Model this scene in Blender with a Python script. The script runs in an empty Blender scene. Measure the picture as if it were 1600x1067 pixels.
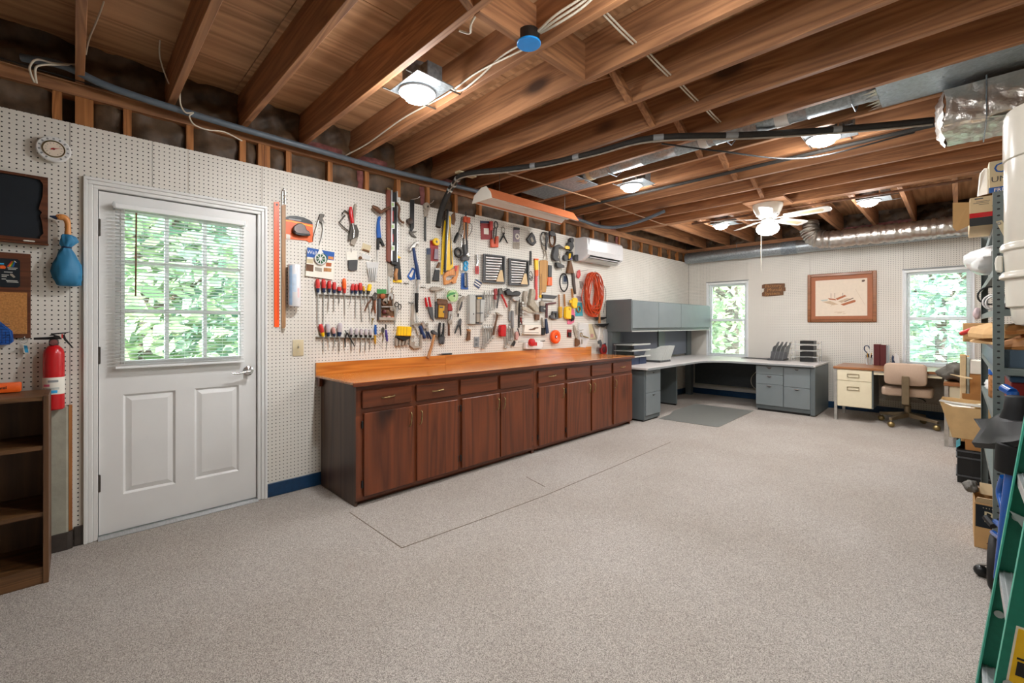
import bpy, bmesh, math, random
from mathutils import Vector, Matrix
random.seed(7)
R = math.radians
SC = bpy.context.scene
COL = SC.collection

# ------------------------------------------------------------------ camera, world, light, exposure
F, CXP, HY, VY = 690.0, 800.0, 507.0, 1497.0      # measured: focal length, centre, horizon, vanishing point (px of 1600x1067)
TH = math.atan((VY - CXP) / F)
CX, CY, CH = 3.51, 0.0, 1.25
cam_d = bpy.data.cameras.new('camera'); cam = bpy.data.objects.new('camera', cam_d); COL.objects.link(cam)
cam.location = (CX, CY, CH); cam.rotation_euler = (R(90), 0, TH)
cam_d.sensor_width = 36; cam_d.lens = F / 1600 * 36; cam_d.shift_y = -(533.5 - HY) / 1600
cam_d.clip_start = 0.02; cam_d.clip_end = 200
SC.camera = cam
SC.view_settings.view_transform = 'Standard'; SC.view_settings.look = 'None'
SC.view_settings.exposure = 0.62; SC.view_settings.gamma = 1; SC.view_settings.use_curve_mapping = False
SC.cycles.use_denoising = True
SC.cycles.max_bounces = 8; SC.cycles.diffuse_bounces = 5; SC.cycles.glossy_bounces = 3
SC.cycles.transparent_max_bounces = 12; SC.cycles.caustics_reflective = False; SC.cycles.caustics_refractive = False
SC.cycles.sample_clamp_indirect = 4
world = bpy.data.worlds.new('sky'); SC.world = world; world.use_nodes = True
wn = world.node_tree.nodes; bg = wn['Background']
bg.inputs[0].default_value = (0.80, 0.90, 1.0, 1); bg.inputs[1].default_value = 9.0
sun_d = bpy.data.lights.new('sun', 'SUN'); sun_d.energy = 14.0; sun_d.angle = R(2); sun_d.color = (1, .95, .85)
sun = bpy.data.objects.new('sun', sun_d); COL.objects.link(sun); sun.rotation_euler = Vector((-.45, .6, -.7)).to_track_quat('-Z', 'Y').to_euler(); sun.location = (0, -10, 12)
LAMP_W = 11.5

# ------------------------------------------------------------------ measuring helpers
FWD = (-math.sin(TH), math.cos(TH)); RGT = (math.cos(TH), math.sin(TH))
def W(px, py, x=None, y=None, z=None):
    """point of the plane x=, y= or z= that was measured at this spot of the photograph"""
    a = (px - CXP) / F; b = -(py - HY) / F
    d = (FWD[0] + a * RGT[0], FWD[1] + a * RGT[1], b)
    t = (x - CX) / d[0] if x is not None else (y - CY) / d[1] if y is not None else (z - CH) / d[2]
    return Vector((CX + t * d[0], CY + t * d[1], CH + t * d[2]))
def Y(px, x=0.0): return W(px, 500, x=x).y

# ------------------------------------------------------------------ materials
MATS = {}
def _new(name):
    m = bpy.data.materials.new(name); m.use_nodes = True; MATS[name] = m
    nt = m.node_tree; b = nt.nodes['Principled BSDF']
    return m, nt, b
def N(nt, t, **kw):
    n = nt.nodes.new(t)
    for k, v in kw.items(): setattr(n, k, v)
    return n
def rgb(c): return (c[0], c[1], c[2], 1)
def lin(h):
    c = [int(h[i:i+2], 16) / 255 for i in (0, 2, 4)]
    return tuple((v / 12.92 if v <= .04045 else ((v + .055) / 1.055) ** 2.4) for v in c)
def plain(name, col, rough=.5, metal=0, var=.12, scale=25, bump=0, coat=0, spec=.5, stretch=(1, 1, 1)):
    """one colour with a little procedural variation and relief"""
    if isinstance(col, str): col = lin(col)
    m, nt, b = _new(name); L = nt.links
    tc = N(nt, 'ShaderNodeTexCoord'); mp = N(nt, 'ShaderNodeMapping'); mp.inputs['Scale'].default_value = stretch
    L.new(tc.outputs['Object'], mp.inputs['Vector'])
    no = N(nt, 'ShaderNodeTexNoise'); no.inputs['Scale'].default_value = scale; no.inputs['Detail'].default_value = 4
    L.new(mp.outputs[0], no.inputs['Vector'])
    cr = N(nt, 'ShaderNodeValToRGB')
    cr.color_ramp.elements[0].position = .3; cr.color_ramp.elements[1].position = .7
    cr.color_ramp.elements[0].color = rgb([max(0, c * (1 - var)) for c in col]); cr.color_ramp.elements[1].color = rgb([min(1, c * (1 + var)) for c in col])
    L.new(no.outputs[0], cr.inputs[0]); L.new(cr.outputs[0], b.inputs['Base Color'])
    b.inputs['Roughness'].default_value = rough; b.inputs['Metallic'].default_value = metal
    b.inputs['Coat Weight'].default_value = coat; b.inputs['Specular IOR Level'].default_value = spec
    if bump:
        bp = N(nt, 'ShaderNodeBump'); bp.inputs['Strength'].default_value = bump; bp.inputs['Distance'].default_value = .01
        L.new(no.outputs[0], bp.inputs['Height']); L.new(bp.outputs[0], b.inputs['Normal'])
    return m
def wood(name, c1, c2, axis='x', rough=.6, ring=9, fine=60, knots=0, coat=0, knotcol=None, bump=.1):
    """grain that runs along an axis; each board gets its own piece of the log"""
    c1 = lin(c1) if isinstance(c1, str) else c1; c2 = lin(c2) if isinstance(c2, str) else c2
    m, nt, b = _new(name); L = nt.links
    tc = N(nt, 'ShaderNodeTexCoord'); oi = N(nt, 'ShaderNodeObjectInfo')
    mul = N(nt, 'ShaderNodeVectorMath', operation='SCALE'); mul.inputs[0].default_value = (13.1, 7.7, 9.3); L.new(oi.outputs['Random'], mul.inputs['Scale'])
    add = N(nt, 'ShaderNodeVectorMath', operation='ADD'); L.new(tc.outputs['Object'], add.inputs[0]); L.new(mul.outputs[0], add.inputs[1])
    s = {'x': (.055, 1, 1), 'y': (1, .055, 1), 'z': (1, 1, .055)}[axis]
    mp = N(nt, 'ShaderNodeMapping'); mp.inputs['Scale'].default_value = s; L.new(add.outputs[0], mp.inputs['Vector'])
    n1 = N(nt, 'ShaderNodeTexNoise'); n1.inputs['Scale'].default_value = ring; n1.inputs['Detail'].default_value = 2; n1.inputs['Distortion'].default_value = .6
    L.new(mp.outputs[0], n1.inputs['Vector'])
    ms = N(nt, 'ShaderNodeMath', operation='MULTIPLY'); ms.inputs[1].default_value = 17; L.new(n1.outputs[0], ms.inputs[0])
    fr = N(nt, 'ShaderNodeMath', operation='PINGPONG'); fr.inputs[1].default_value = 1; L.new(ms.outputs[0], fr.inputs[0])
    n2 = N(nt, 'ShaderNodeTexNoise'); n2.inputs['Scale'].default_value = fine; n2.inputs['Detail'].default_value = 5
    L.new(mp.outputs[0], n2.inputs['Vector'])
    mx = N(nt, 'ShaderNodeMath', operation='MULTIPLY_ADD'); mx.inputs[1].default_value = .45; L.new(fr.outputs[0], mx.inputs[0])
    m3 = N(nt, 'ShaderNodeMath', operation='MULTIPLY'); m3.inputs[1].default_value = .55; L.new(n2.outputs[0], m3.inputs[0]); L.new(m3.outputs[0], mx.inputs[2])
    cr = N(nt, 'ShaderNodeValToRGB'); cr.color_ramp.elements[0].position = .15; cr.color_ramp.elements[1].position = .8
    cr.color_ramp.elements[0].color = rgb(c2); cr.color_ramp.elements[1].color = rgb(c1)
    L.new(mx.outputs[0], cr.inputs[0]); out = cr.outputs[0]
    if knots:
        mk = N(nt, 'ShaderNodeMapping'); k = {'x': (.42, 1, 1), 'y': (1, .42, 1), 'z': (1, 1, .42)}[axis]
        mk.inputs['Scale'].default_value = k; L.new(add.outputs[0], mk.inputs['Vector'])
        vo = N(nt, 'ShaderNodeTexVoronoi'); vo.inputs['Scale'].default_value = knots; L.new(mk.outputs[0], vo.inputs['Vector'])
        kr = N(nt, 'ShaderNodeValToRGB'); kr.color_ramp.elements[0].position = .07; kr.color_ramp.elements[1].position = .17
        kr.color_ramp.elements[0].color = (1, 1, 1, 1); kr.color_ramp.elements[1].color = (0, 0, 0, 1); L.new(vo.outputs['Distance'], kr.inputs[0])
        mc = N(nt, 'ShaderNodeMix', data_type='RGBA'); L.new(kr.outputs[0], mc.inputs[0]); L.new(out, mc.inputs[6])
        kc = knotcol or [c * .35 for c in c2]; mc.inputs[7].default_value = rgb(kc); out = mc.outputs[2]
    L.new(out, b.inputs['Base Color'])
    b.inputs['Roughness'].default_value = rough; b.inputs['Coat Weight'].default_value = coat; b.inputs['Coat Roughness'].default_value = .15
    if bump:
        bp = N(nt, 'ShaderNodeBump'); bp.inputs['Strength'].default_value = bump; bp.inputs['Distance'].default_value = .004
        L.new(mx.outputs[0], bp.inputs['Height']); L.new(bp.outputs[0], b.inputs['Normal'])
    return m
def emit(name, col, strength):
    m, nt, b = _new(name); b.inputs['Base Color'].default_value = rgb(col)
    b.inputs['Emission Color'].default_value = rgb(col); b.inputs['Emission Strength'].default_value = strength
    return m
def pegboard(name, plane):
    """painted hardboard, the shade inside its inch-spaced holes painted as dark dots; plane 'yz' or 'xz'"""
    m, nt, b = _new(name); L = nt.links
    tc = N(nt, 'ShaderNodeNewGeometry'); sp = N(nt, 'ShaderNodeSeparateXYZ'); L.new(tc.outputs['Position'], sp.inputs[0])
    d = []
    for ax in plane:
        o = sp.outputs['XYZ'.index(ax.upper())]
        s = N(nt, 'ShaderNodeMath', operation='MULTIPLY'); s.inputs[1].default_value = 1 / .0258; L.new(o, s.inputs[0])
        f = N(nt, 'ShaderNodeMath', operation='FRACT'); L.new(s.outputs[0], f.inputs[0])
        u = N(nt, 'ShaderNodeMath', operation='SUBTRACT'); u.inputs[1].default_value = .5; L.new(f.outputs[0], u.inputs[0])
        q = N(nt, 'ShaderNodeMath', operation='MULTIPLY'); L.new(u.outputs[0], q.inputs[0]); L.new(u.outputs[0], q.inputs[1]); d.append(q)
    a = N(nt, 'ShaderNodeMath', operation='ADD'); L.new(d[0].outputs[0], a.inputs[0]); L.new(d[1].outputs[0], a.inputs[1])
    c = N(nt, 'ShaderNodeMath', operation='LESS_THAN'); c.inputs[1].default_value = .021; L.new(a.outputs[0], c.inputs[0])
    no = N(nt, 'ShaderNodeTexNoise'); no.inputs['Scale'].default_value = 1.5; L.new(tc.outputs['Position'], no.inputs['Vector'])
    cr = N(nt, 'ShaderNodeValToRGB'); cr.color_ramp.elements[0].color = rgb((.69, .655, .59)); cr.color_ramp.elements[1].color = rgb((.76, .73, .665))
    cr.color_ramp.elements[0].position = .35; cr.color_ramp.elements[1].position = .65; L.new(no.outputs[0], cr.inputs[0])
    mx = N(nt, 'ShaderNodeMix', data_type='RGBA'); L.new(c.outputs[0], mx.inputs[0]); L.new(cr.outputs[0], mx.inputs[6]); mx.inputs[7].default_value = (.02, .017, .014, 1)  # dark inside of the holes is put into the base colour
    L.new(mx.outputs[2], b.inputs['Base Color']); b.inputs['Roughness'].default_value = .6
    return m
def carpet(name):
    m, nt, b = _new(name); L = nt.links
    tc = N(nt, 'ShaderNodeTexCoord')
    n1 = N(nt, 'ShaderNodeTexNoise'); n1.inputs['Scale'].default_value = 330; n1.inputs['Detail'].default_value = 3; L.new(tc.outputs['Object'], n1.inputs['Vector'])
    n2 = N(nt, 'ShaderNodeTexNoise'); n2.inputs['Scale'].default_value = 1.1; n2.inputs['Detail'].default_value = 3; L.new(tc.outputs['Object'], n2.inputs['Vector'])
    r1 = N(nt, 'ShaderNodeValToRGB'); r1.color_ramp.elements[0].position = .36; r1.color_ramp.elements[1].position = .66
    r1.color_ramp.elements[0].color = rgb((.205, .182, .163)); r1.color_ramp.elements[1].color = rgb((.64, .588, .538)); L.new(n1.outputs[0], r1.inputs[0])
    r2 = N(nt, 'ShaderNodeValToRGB'); r2.color_ramp.elements[0].position = .35; r2.color_ramp.elements[1].position = .65
    r2.color_ramp.elements[0].color = rgb((.88, .86, .84)); r2.color_ramp.elements[1].color = (1, 1, 1, 1); L.new(n2.outputs[0], r2.inputs[0])
    mx = N(nt, 'ShaderNodeMix', data_type='RGBA', blend_type='MULTIPLY'); mx.inputs[0].default_value = 1
    L.new(r1.outputs[0], mx.inputs[6]); L.new(r2.outputs[0], mx.inputs[7]); L.new(mx.outputs[2], b.inputs['Base Color'])
    b.inputs['Roughness'].default_value = .95; b.inputs['Specular IOR Level'].default_value = .1
    bp = N(nt, 'ShaderNodeBump'); bp.inputs['Strength'].default_value = .6; bp.inputs['Distance'].default_value = .004; L.new(n1.outputs[0], bp.inputs['Height']); L.new(bp.outputs[0], b.inputs['Normal'])
    return m
def glass(name, tint=(1, 1, 1)):
    m, nt, b = _new(name); L = nt.links
    nt.nodes.remove(b); o = nt.nodes['Material Output']
    t = N(nt, 'ShaderNodeBsdfTransparent'); t.inputs[0].default_value = rgb(tint)
    g = N(nt, 'ShaderNodeBsdfGlossy'); g.inputs['Roughness'].default_value = .03
    fz = N(nt, 'ShaderNodeFresnel'); fz.inputs[0].default_value = 1.35
    mx = N(nt, 'ShaderNodeMixShader'); L.new(fz.outputs[0], mx.inputs[0]); L.new(t.outputs[0], mx.inputs[1]); L.new(g.outputs[0], mx.inputs[2]); L.new(mx.outputs[0], o.inputs[0])
    return m
def film(name, col, alpha):
    """thin clear plastic"""
    m, nt, b = _new(name); b.inputs['Base Color'].default_value = rgb(lin(col)); b.inputs['Roughness'].default_value = .15; b.inputs['Alpha'].default_value = alpha
    return m
def leafmat(name, c1, c2):
    m, nt, b = _new(name); L = nt.links
    g = N(nt, 'ShaderNodeNewGeometry'); cr = N(nt, 'ShaderNodeValToRGB'); L.new(g.outputs['Random Per Island'], cr.inputs[0])
    cr.color_ramp.elements[0].color = rgb(c1); cr.color_ramp.elements[1].color = rgb(c2); L.new(cr.outputs[0], b.inputs['Base Color']); b.inputs['Roughness'].default_value = .5
    o = nt.nodes['Material Output']; tr = N(nt, 'ShaderNodeBsdfTranslucent'); L.new(cr.outputs[0], tr.inputs[0])
    mx = N(nt, 'ShaderNodeMixShader'); mx.inputs[0].default_value = .5; L.new(b.outputs[0], mx.inputs[1]); L.new(tr.outputs[0], mx.inputs[2]); L.new(mx.outputs[0], o.inputs[0])
    return m

pegboard('peg_yz', 'yz'); pegboard('peg_xz', 'xz'); carpet('carpet')
wood('fir_x', 'AE7B52', '7A5135', 'x', knots=2.6, rough=.7); wood('fir_y', 'AE7B52', '7A5135', 'y', knots=2.6, rough=.7); wood('fir_z', 'B4763E', '7E4B22', 'z', rough=.7)
wood('plywood', 'CFA177', '99704B', 'y', ring=4, fine=30, knots=1.7, rough=.75)
wood('oak', 'D68838', 'AA5F22', 'y', ring=6, rough=.22, coat=.5, bump=.03)
wood('stained', '773B1C', '4B220E', 'z', ring=4, rough=.38, coat=.12, bump=.08, knots=2.2); wood('stained_y', '70371B', '48220E', 'y', ring=5, rough=.38, coat=.12, bump=.08)
wood('walnut', '7A5533', '4A311B', 'x', ring=5, rough=.45); wood('walnut_z', '6E4C2E', '40291A', 'z', ring=4, rough=.5); wood('walnut_y', '7A5533', '4A311B', 'y', rough=.45)
wood('frame_wood', '6B3B22', '47230F', 'y', rough=.4); wood('oak_frame', '9A5E32', '78441E', 'x', rough=.35, coat=.2, bump=.03)
wood('desk_wood', 'A06B43', '83522F', 'x', rough=.35, coat=.2, bump=.03); wood('handle_wood', 'C08A55', '9A6536', 'z', rough=.5); wood('tan_wood', 'C79A5E', 'A67843', 'z', rough=.6)
wood('saw_wood', 'E09A55', 'BF7434', 'z', rough=.4)
plain('white', 'E2E2E0', .35, var=.02, scale=5); plain('white_gloss', 'E4E4E6', .18, var=.02); plain('offwhite', 'D8D4C8', .4, var=.03); plain('white_vinyl', 'F0F2F4', .3, var=.01)
plain('slat', 'EEF0F0', .35, var=.01)
plain('blue_base', '12385A', .35, var=.2); plain('black_base', '3A332E', .5, var=.2); plain('concrete', '9D9A8B', .85, var=.12, scale=14, bump=.4); plain('drywall', 'C9C3B6', .8, var=.05)
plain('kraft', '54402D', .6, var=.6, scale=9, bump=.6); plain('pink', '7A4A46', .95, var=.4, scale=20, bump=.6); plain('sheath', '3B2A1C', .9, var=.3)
plain('grey_pipe', '5C6873', .4, var=.08); plain('black_foam', '26231F', .75, var=.2, scale=40); plain('wire_white', 'CFC6B4', .5, var=.05); plain('wire_tan', '8F6A4A', .5)
plain('galv', 'A6AFB4', .38, metal=.85, var=.25, scale=60); plain('galv_dull', '8A949B', .5, metal=.6, var=.3, scale=45)
plain('foil', 'C8C4BE', .30, metal=.95, var=.1, scale=26, bump=.6); plain('foil_panel', 'A9B6BE', .42, metal=.9, var=.12, scale=60, bump=.5); plain('chrome', 'DCDCDC', .16, metal=.85, var=.02); plain('steel', 'B9B7B2', .32, metal=.6, var=.15); plain('wrench_chrome', 'E2E2E2', .25, metal=.5, var=.05); plain('dark_steel', '5E5A55', .4, metal=.8, var=.25)  # foil_panel has a bluish window reflection tinted into its base colour
plain('brass', 'A08B60', .35, metal=.9, var=.1); plain('bronze', '8A7A62', .35, metal=.8, var=.08); plain('rust', '6B4A35', .6, metal=.4, var=.35)
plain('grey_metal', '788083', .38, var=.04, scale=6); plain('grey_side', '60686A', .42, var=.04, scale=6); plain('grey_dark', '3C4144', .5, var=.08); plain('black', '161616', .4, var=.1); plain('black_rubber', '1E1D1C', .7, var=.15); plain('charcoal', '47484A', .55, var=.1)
plain('laminate', 'CFC9C6', .35, var=.03, scale=80); plain('tackboard', '6F7480', .9, var=.15, scale=160, bump=.2); plain('mat', '7C7D78', .35, var=.05); plain('cream', 'E4D9BC', .35, var=.02); plain('fabric', 'B79E8A', .95, var=.12, scale=250, bump=.2)
plain('shelf_grey', '66706E', .45, var=.06); plain('vac', 'D9D3C6', .22, var=.02); plain('cardboard', 'C39A66', .85, var=.07, scale=12); plain('cardboard_dk', 'A9753F', .85, var=.08, scale=12); plain('cardboard_lt', 'D5BB92', .85, var=.05); plain('paper_bag', 'CBA673', .8, var=.08, scale=14, bump=.3); plain('leather_tan', 'B5793F', .5, var=.3, scale=9, bump=.5)
plain('red', 'C21A1F', .25, var=.05); plain('red_dk', '8E1414', .45, var=.15); plain('red_pl', 'C8322F', .35, var=.1); plain('orange', 'F0641A', .4, var=.05); plain('orange_rope', 'CC4A1C', .5, var=.15); plain('orange_neon', 'FF5A10', .4, var=.04)
plain('yellow', 'F2C414', .35, var=.06); plain('yellow_dk', 'C9971C', .45, var=.1); plain('blue', '1E58A8', .4, var=.1); plain('blue_dk', '1B3566', .4, var=.12); plain('navy', '20304F', .5, var=.15); plain('cyan', '35A5DC', .35, var=.08); plain('blue_bag', '2D7BA6', .6, var=.12, scale=8, bump=.15); plain('jack_blue', '15519E', .22, var=.1)
plain('green', '3E8F4A', .4, var=.1); plain('green_dk', '1E5B36', .5, var=.1); plain('ladder_green', '0E7E68', .45, var=.08, scale=60); plain('ladder_edge', '3FA68E', .45, var=.06); plain('alu', 'C9CCCE', .35, metal=.85, var=.12, scale=30, stretch=(1, 12, 1))
plain('pink_pl', 'E06A8A', .35, var=.06); plain('teal', '3F9FB0', .4, var=.1); plain('purple', '4A3C8C', .4); plain('lime', 'A9C98A', .4, var=.1); plain('beige', 'CDBF9C', .5, var=.05); plain('paper', 'E9E4D8', .7, var=.04); plain('picture_paper', 'E6D6C2', .7, var=.03); plain('cork', 'B98046', .9, var=.2, scale=120, bump=.3); plain('chalk', '101820', .8, var=.25, scale=6)
plain('grey_pl', '8C8F90', .45, var=.06); plain('grey_lt', 'B9BBB6', .45, var=.04); plain('taupe', '9C9284', .55, var=.15); plain('mauve', '8A7B86', .45, var=.2); plain('grey_bag', '5A564F', .6, var=.2, scale=9, bump=.3); plain('maroon', '521A1C', .35, var=.06); plain('burl', '7A4A26', .4, var=.4, scale=30); plain('tobacco', '6A4526', .6, var=.3); plain('copper', 'B0603C', .4, metal=.5)
plain('copper_paint', 'C9754C', .4, var=.05); plain('bark', '4F4438', .9, var=.3, scale=12, bump=.6, stretch=(1, 1, .2)); plain('lawn', '3F5A2A', .95, var=.3, scale=4); plain('nuts', 'A06C3C', .6, var=.4, scale=60)
film('film', 'F2F4F5', .38); film('film_thin', 'F4F6F7', .22); film('clear', 'EEF2F2', .3); film('bag_white', 'F4F4F2', .8)
glass('glass'); leafmat('leaf', (.13, .23, .11), (.52, .64, .38)); leafmat('leaf2', (.12, .25, .18), (.46, .62, .48))
plain('blue_cover', '1E8FE0', .35, var=.05)
plain('copper_mat', 'A3623E', .6, var=.05); plain('draw_red', 'B0663F', .7); plain('draw_tan', 'C9AE90', .7); plain('draw_dark', '6A5244', .7); plain('draw_blue', 'B9C0B8', .7); plain('sign_letter', 'A8743C', .4, var=.35, scale=40)
wood('tan_stick', 'B48A62', '94693F', 'z', rough=.5); wood('level_wood', '8A4A38', '5E2C20', 'z', rough=.4); plain('can_blue', 'A9CDF0', .2, var=.1); plain('can_pale', 'CFE0F2', .2); plain('can_pink', 'E9C9C9', .2); plain('clear_pl', 'B8AFB4', .2, var=.1); plain('pink_clear', 'C4948C', .3, var=.15); plain('dark_knob', '3A2C24', .4, var=.2); plain('glove', 'A9A08F', .8, var=.2, scale=30, bump=.3)
plain('bag_pink', 'C9B4B6', .4, var=.1); plain('bin_blue', '46596A', .4, var=.05); plain('blue_lid', '3C5F86', .4); plain('carton_teal', 'B9C4BC', .7, var=.15); plain('hood_black', '0E0F10', .6, var=.15, scale=10, spec=.25)
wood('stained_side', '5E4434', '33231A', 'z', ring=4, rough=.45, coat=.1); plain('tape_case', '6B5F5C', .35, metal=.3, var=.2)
emit('lamp', (1, .98, .95), 75); emit('globe', (1, .96, .9), 14)

# ------------------------------------------------------------------ mesh builder
ORIGIN = {}
class MB:
    def __init__(s): s.v = []; s.f = []
    def add(s, vs, fs):
        o = len(s.v); s.v += [Vector(v) for v in vs]; s.f += [tuple(i + o for i in f) for f in fs]; return s
    def box(s, x0, x1, y0, y1, z0, z1):
        return s.add([(x0, y0, z0), (x1, y0, z0), (x1, y1, z0), (x0, y1, z0), (x0, y0, z1), (x1, y0, z1), (x1, y1, z1), (x0, y1, z1)],
                     [(0, 3, 2, 1), (4, 5, 6, 7), (0, 1, 5, 4), (1, 2, 6, 5), (2, 3, 7, 6), (3, 0, 4, 7)])
    def prism(s, pts, d0, d1):
        """polygon of 3-D points swept from offset d0 to offset d1 (vectors)"""
        n = len(pts); d0 = Vector(d0); d1 = Vector(d1); p = [Vector(q) for q in pts]
        return s.add([q + d0 for q in p] + [q + d1 for q in p], [tuple(range(n)), tuple(range(2 * n - 1, n - 1, -1))] + [(i, i + n, (i + 1) % n + n, (i + 1) % n) for i in range(n)])
    def tube(s, pts, r, n=8, cap=True, flat=None):
        p = [Vector(q) for q in pts]; rs = r if isinstance(r, (list, tuple)) else [r] * len(p)
        vs = []; up = None
        for i, q in enumerate(p):
            t = (p[min(i + 1, len(p) - 1)] - p[max(i - 1, 0)])
            if t.length < 1e-9: t = Vector((0, 0, 1))
            t.normalize()
            if up is None:
                a = Vector((1, 0, 0)) if abs(t.x) < .8 else Vector((0, 0, 1))
                up = t.cross(a).normalized()
            else:
                up = (up - t * up.dot(t)); up = up.normalized() if up.length > 1e-6 else t.orthogonal().normalized()
            w = t.cross(up)
            for k in range(n):
                an = 2 * math.pi * k / n; o = (up * math.cos(an) + w * math.sin(an)) * rs[i]
                if flat: o.x *= flat
                vs.append(q + o)
        fs = []
        for i in range(len(p) - 1):
            for k in range(n):
                a = i * n + k; b = i * n + (k + 1) % n; fs.append((a, b, b + n, a + n))
        if cap: fs += [tuple(range(n - 1, -1, -1)), tuple(range((len(p) - 1) * n, len(p) * n))]
        return s.add(vs, fs)
    def lathe(s, prof, c, axis='z', n=20):
        c = Vector(c); vs = []; fs = []
        for r, h in prof:
            for k in range(n):
                a = 2 * math.pi * k / n; u, w = r * math.cos(a), r * math.sin(a)
                vs.append(c + Vector({'z': (u, w, h), 'x': (h, u, w), 'y': (u, h, w)}[axis]))
        m = len(prof)
        for i in range(m - 1):
            for k in range(n):
                a = i * n + k; b = i * n + (k + 1) % n; fs.append((a, b, b + n, a + n))
        fs += [tuple(range(n - 1, -1, -1)), tuple(range((m - 1) * n, m * n))]
        return s.add(vs, fs)
    def ball(s, c, r, n=12, m=8):
        rx, ry, rz = r if isinstance(r, (tuple, list)) else (r, r, r)
        prof = [(math.sin(math.pi * i / m), -math.cos(math.pi * i / m)) for i in range(m + 1)]
        prof[0] = (.02, -1); prof[-1] = (.02, 1); o = len(s.v)
        s.lathe(prof, (0, 0, 0), 'z', n)
        for i in range(o, len(s.v)): v = s.v[i]; s.v[i] = Vector((c[0] + v.x * rx, c[1] + v.y * ry, c[2] + v.z * rz))
        return s
    def ring(s, c, R0, r, axis='x', n=24, m=8, sy=1, sz=1):
        vs = []; fs = []; c = Vector(c)
        for i in range(n):
            a = 2 * math.pi * i / n
            for k in range(m):
                b = 2 * math.pi * k / m; q = R0 + r * math.cos(b); h = r * math.sin(b); u, w = q * math.cos(a) * sy, q * math.sin(a) * sz
                vs.append(c + Vector({'z': (u, w, h), 'x': (h, u, w), 'y': (u, h, w)}[axis]))
        for i in range(n):
            for k in range(m): fs.append((i * m + k, i * m + (k + 1) % m, ((i + 1) % n) * m + (k + 1) % m, ((i + 1) % n) * m + k))
        return s.add(vs, fs)
    def grid(s, fn, nu, nv, closed=False):
        vs = [fn(i / nu, j / nv) for i in range(nu + 1) for j in range(nv + 1)]
        return s.add(vs, [(i * (nv + 1) + j, (i + 1) * (nv + 1) + j, (i + 1) * (nv + 1) + j + 1, i * (nv + 1) + j + 1) for i in range(nu) for j in range(nv)])
    def xf(s, M):
        s.v = [M @ v for v in s.v]; return s
    def build(s, name, mat, parent=None, smooth=None, bevel=0, origin=None, seg=1):
        lo = [min(v[i] for v in s.v) for i in range(3)]; hi = [max(v[i] for v in s.v) for i in range(3)]
        o = Vector(origin) if origin else Vector(((lo[0] + hi[0]) / 2, (lo[1] + hi[1]) / 2, lo[2]))
        me = bpy.data.meshes.new(name); me.from_pydata([v - o for v in s.v], [], s.f)
        bm = bmesh.new(); bm.from_mesh(me); bmesh.ops.recalc_face_normals(bm, faces=bm.faces)
        if bevel:
            es = [e for e in bm.edges if len(e.link_faces) == 2 and e.calc_face_angle(0) > .6]
            try: bmesh.ops.bevel(bm, geom=es, offset=bevel, segments=seg, profile=.5, affect='EDGES')
            except Exception: pass
        bm.to_mesh(me); bm.free()
        if smooth is not None:
            me.shade_smooth()
            if smooth < 180: me.set_sharp_from_angle(angle=R(smooth))
        me.materials.append(MATS[mat])
        ob = bpy.data.objects.new(name, me); COL.objects.link(ob)
        return _place(ob, o, parent)
def _place(ob, o, parent):
    ORIGIN[ob.name] = Vector(o)
    if parent: ob.parent = parent; ob.location = Vector(o) - ORIGIN[parent.name]
    else: ob.location = o
    return ob
def tag(o, label, cat, group=None):
    o['label'] = label; o['category'] = cat
    if group: o['group'] = group
    return o
def thing(name, label, cat, loc, group=None):
    e = bpy.data.objects.new(name, None); COL.objects.link(e); e.empty_display_size = .05
    return tag(_place(e, loc, None), label, cat, group)
def struct(o): o['kind'] = 'structure'; return o
def copy_of(ob, parent, o):
    c = ob.copy(); COL.objects.link(c); c.parent = None
    return _place(c, o, parent)
def lettering(name, text, size, loc, u, v, mat, parent, depth=.0008, align='CENTER'):
    """raised print: text laid along u, upright along v"""
    cu = bpy.data.curves.new(name, 'FONT'); cu.body = text; cu.size = size; cu.extrude = depth; cu.align_x = align; cu.align_y = 'CENTER'; cu.resolution_u = 2
    t = bpy.data.objects.new(name, cu); COL.objects.link(t)
    bpy.context.view_layer.update()
    me = bpy.data.meshes.new_from_object(t.evaluated_get(bpy.context.evaluated_depsgraph_get())); bpy.data.objects.remove(t)
    me.materials.clear(); me.materials.append(MATS[mat]); me.name = name
    u = Vector(u).normalized(); v = Vector(v).normalized(); n = u.cross(v)
    M = Matrix((u, v, n)).transposed(); me.transform(M.to_4x4())
    ob = bpy.data.objects.new(name, me); COL.objects.link(ob)
    return _place(ob, Vector(loc), parent)
def Bx(name, mat, par, x0, x1, y0, y1, z0, z1, bevel=0, seg=1):
    return MB().box(x0, x1, y0, y1, z0, z1).build(name, mat, par, bevel=bevel, seg=seg, smooth=40 if bevel and seg > 1 else None)
def bez(pts, n=8):
    """smooth path through points (Catmull-Rom)"""
    p = [Vector(q) for q in pts]; p = [p[0] * 2 - p[1]] + p + [p[-1] * 2 - p[-2]]; out = []
    for i in range(1, len(p) - 2):
        for k in range(n):
            t = k / n; a, b, c, d = p[i-1], p[i], p[i+1], p[i+2]
            out.append(.5 * ((2 * b) + (c - a) * t + (2 * a - 5 * b + 4 * c - d) * t * t + (3 * b - a - 3 * c + d) * t ** 3))
    return out + [p[-2]]

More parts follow.
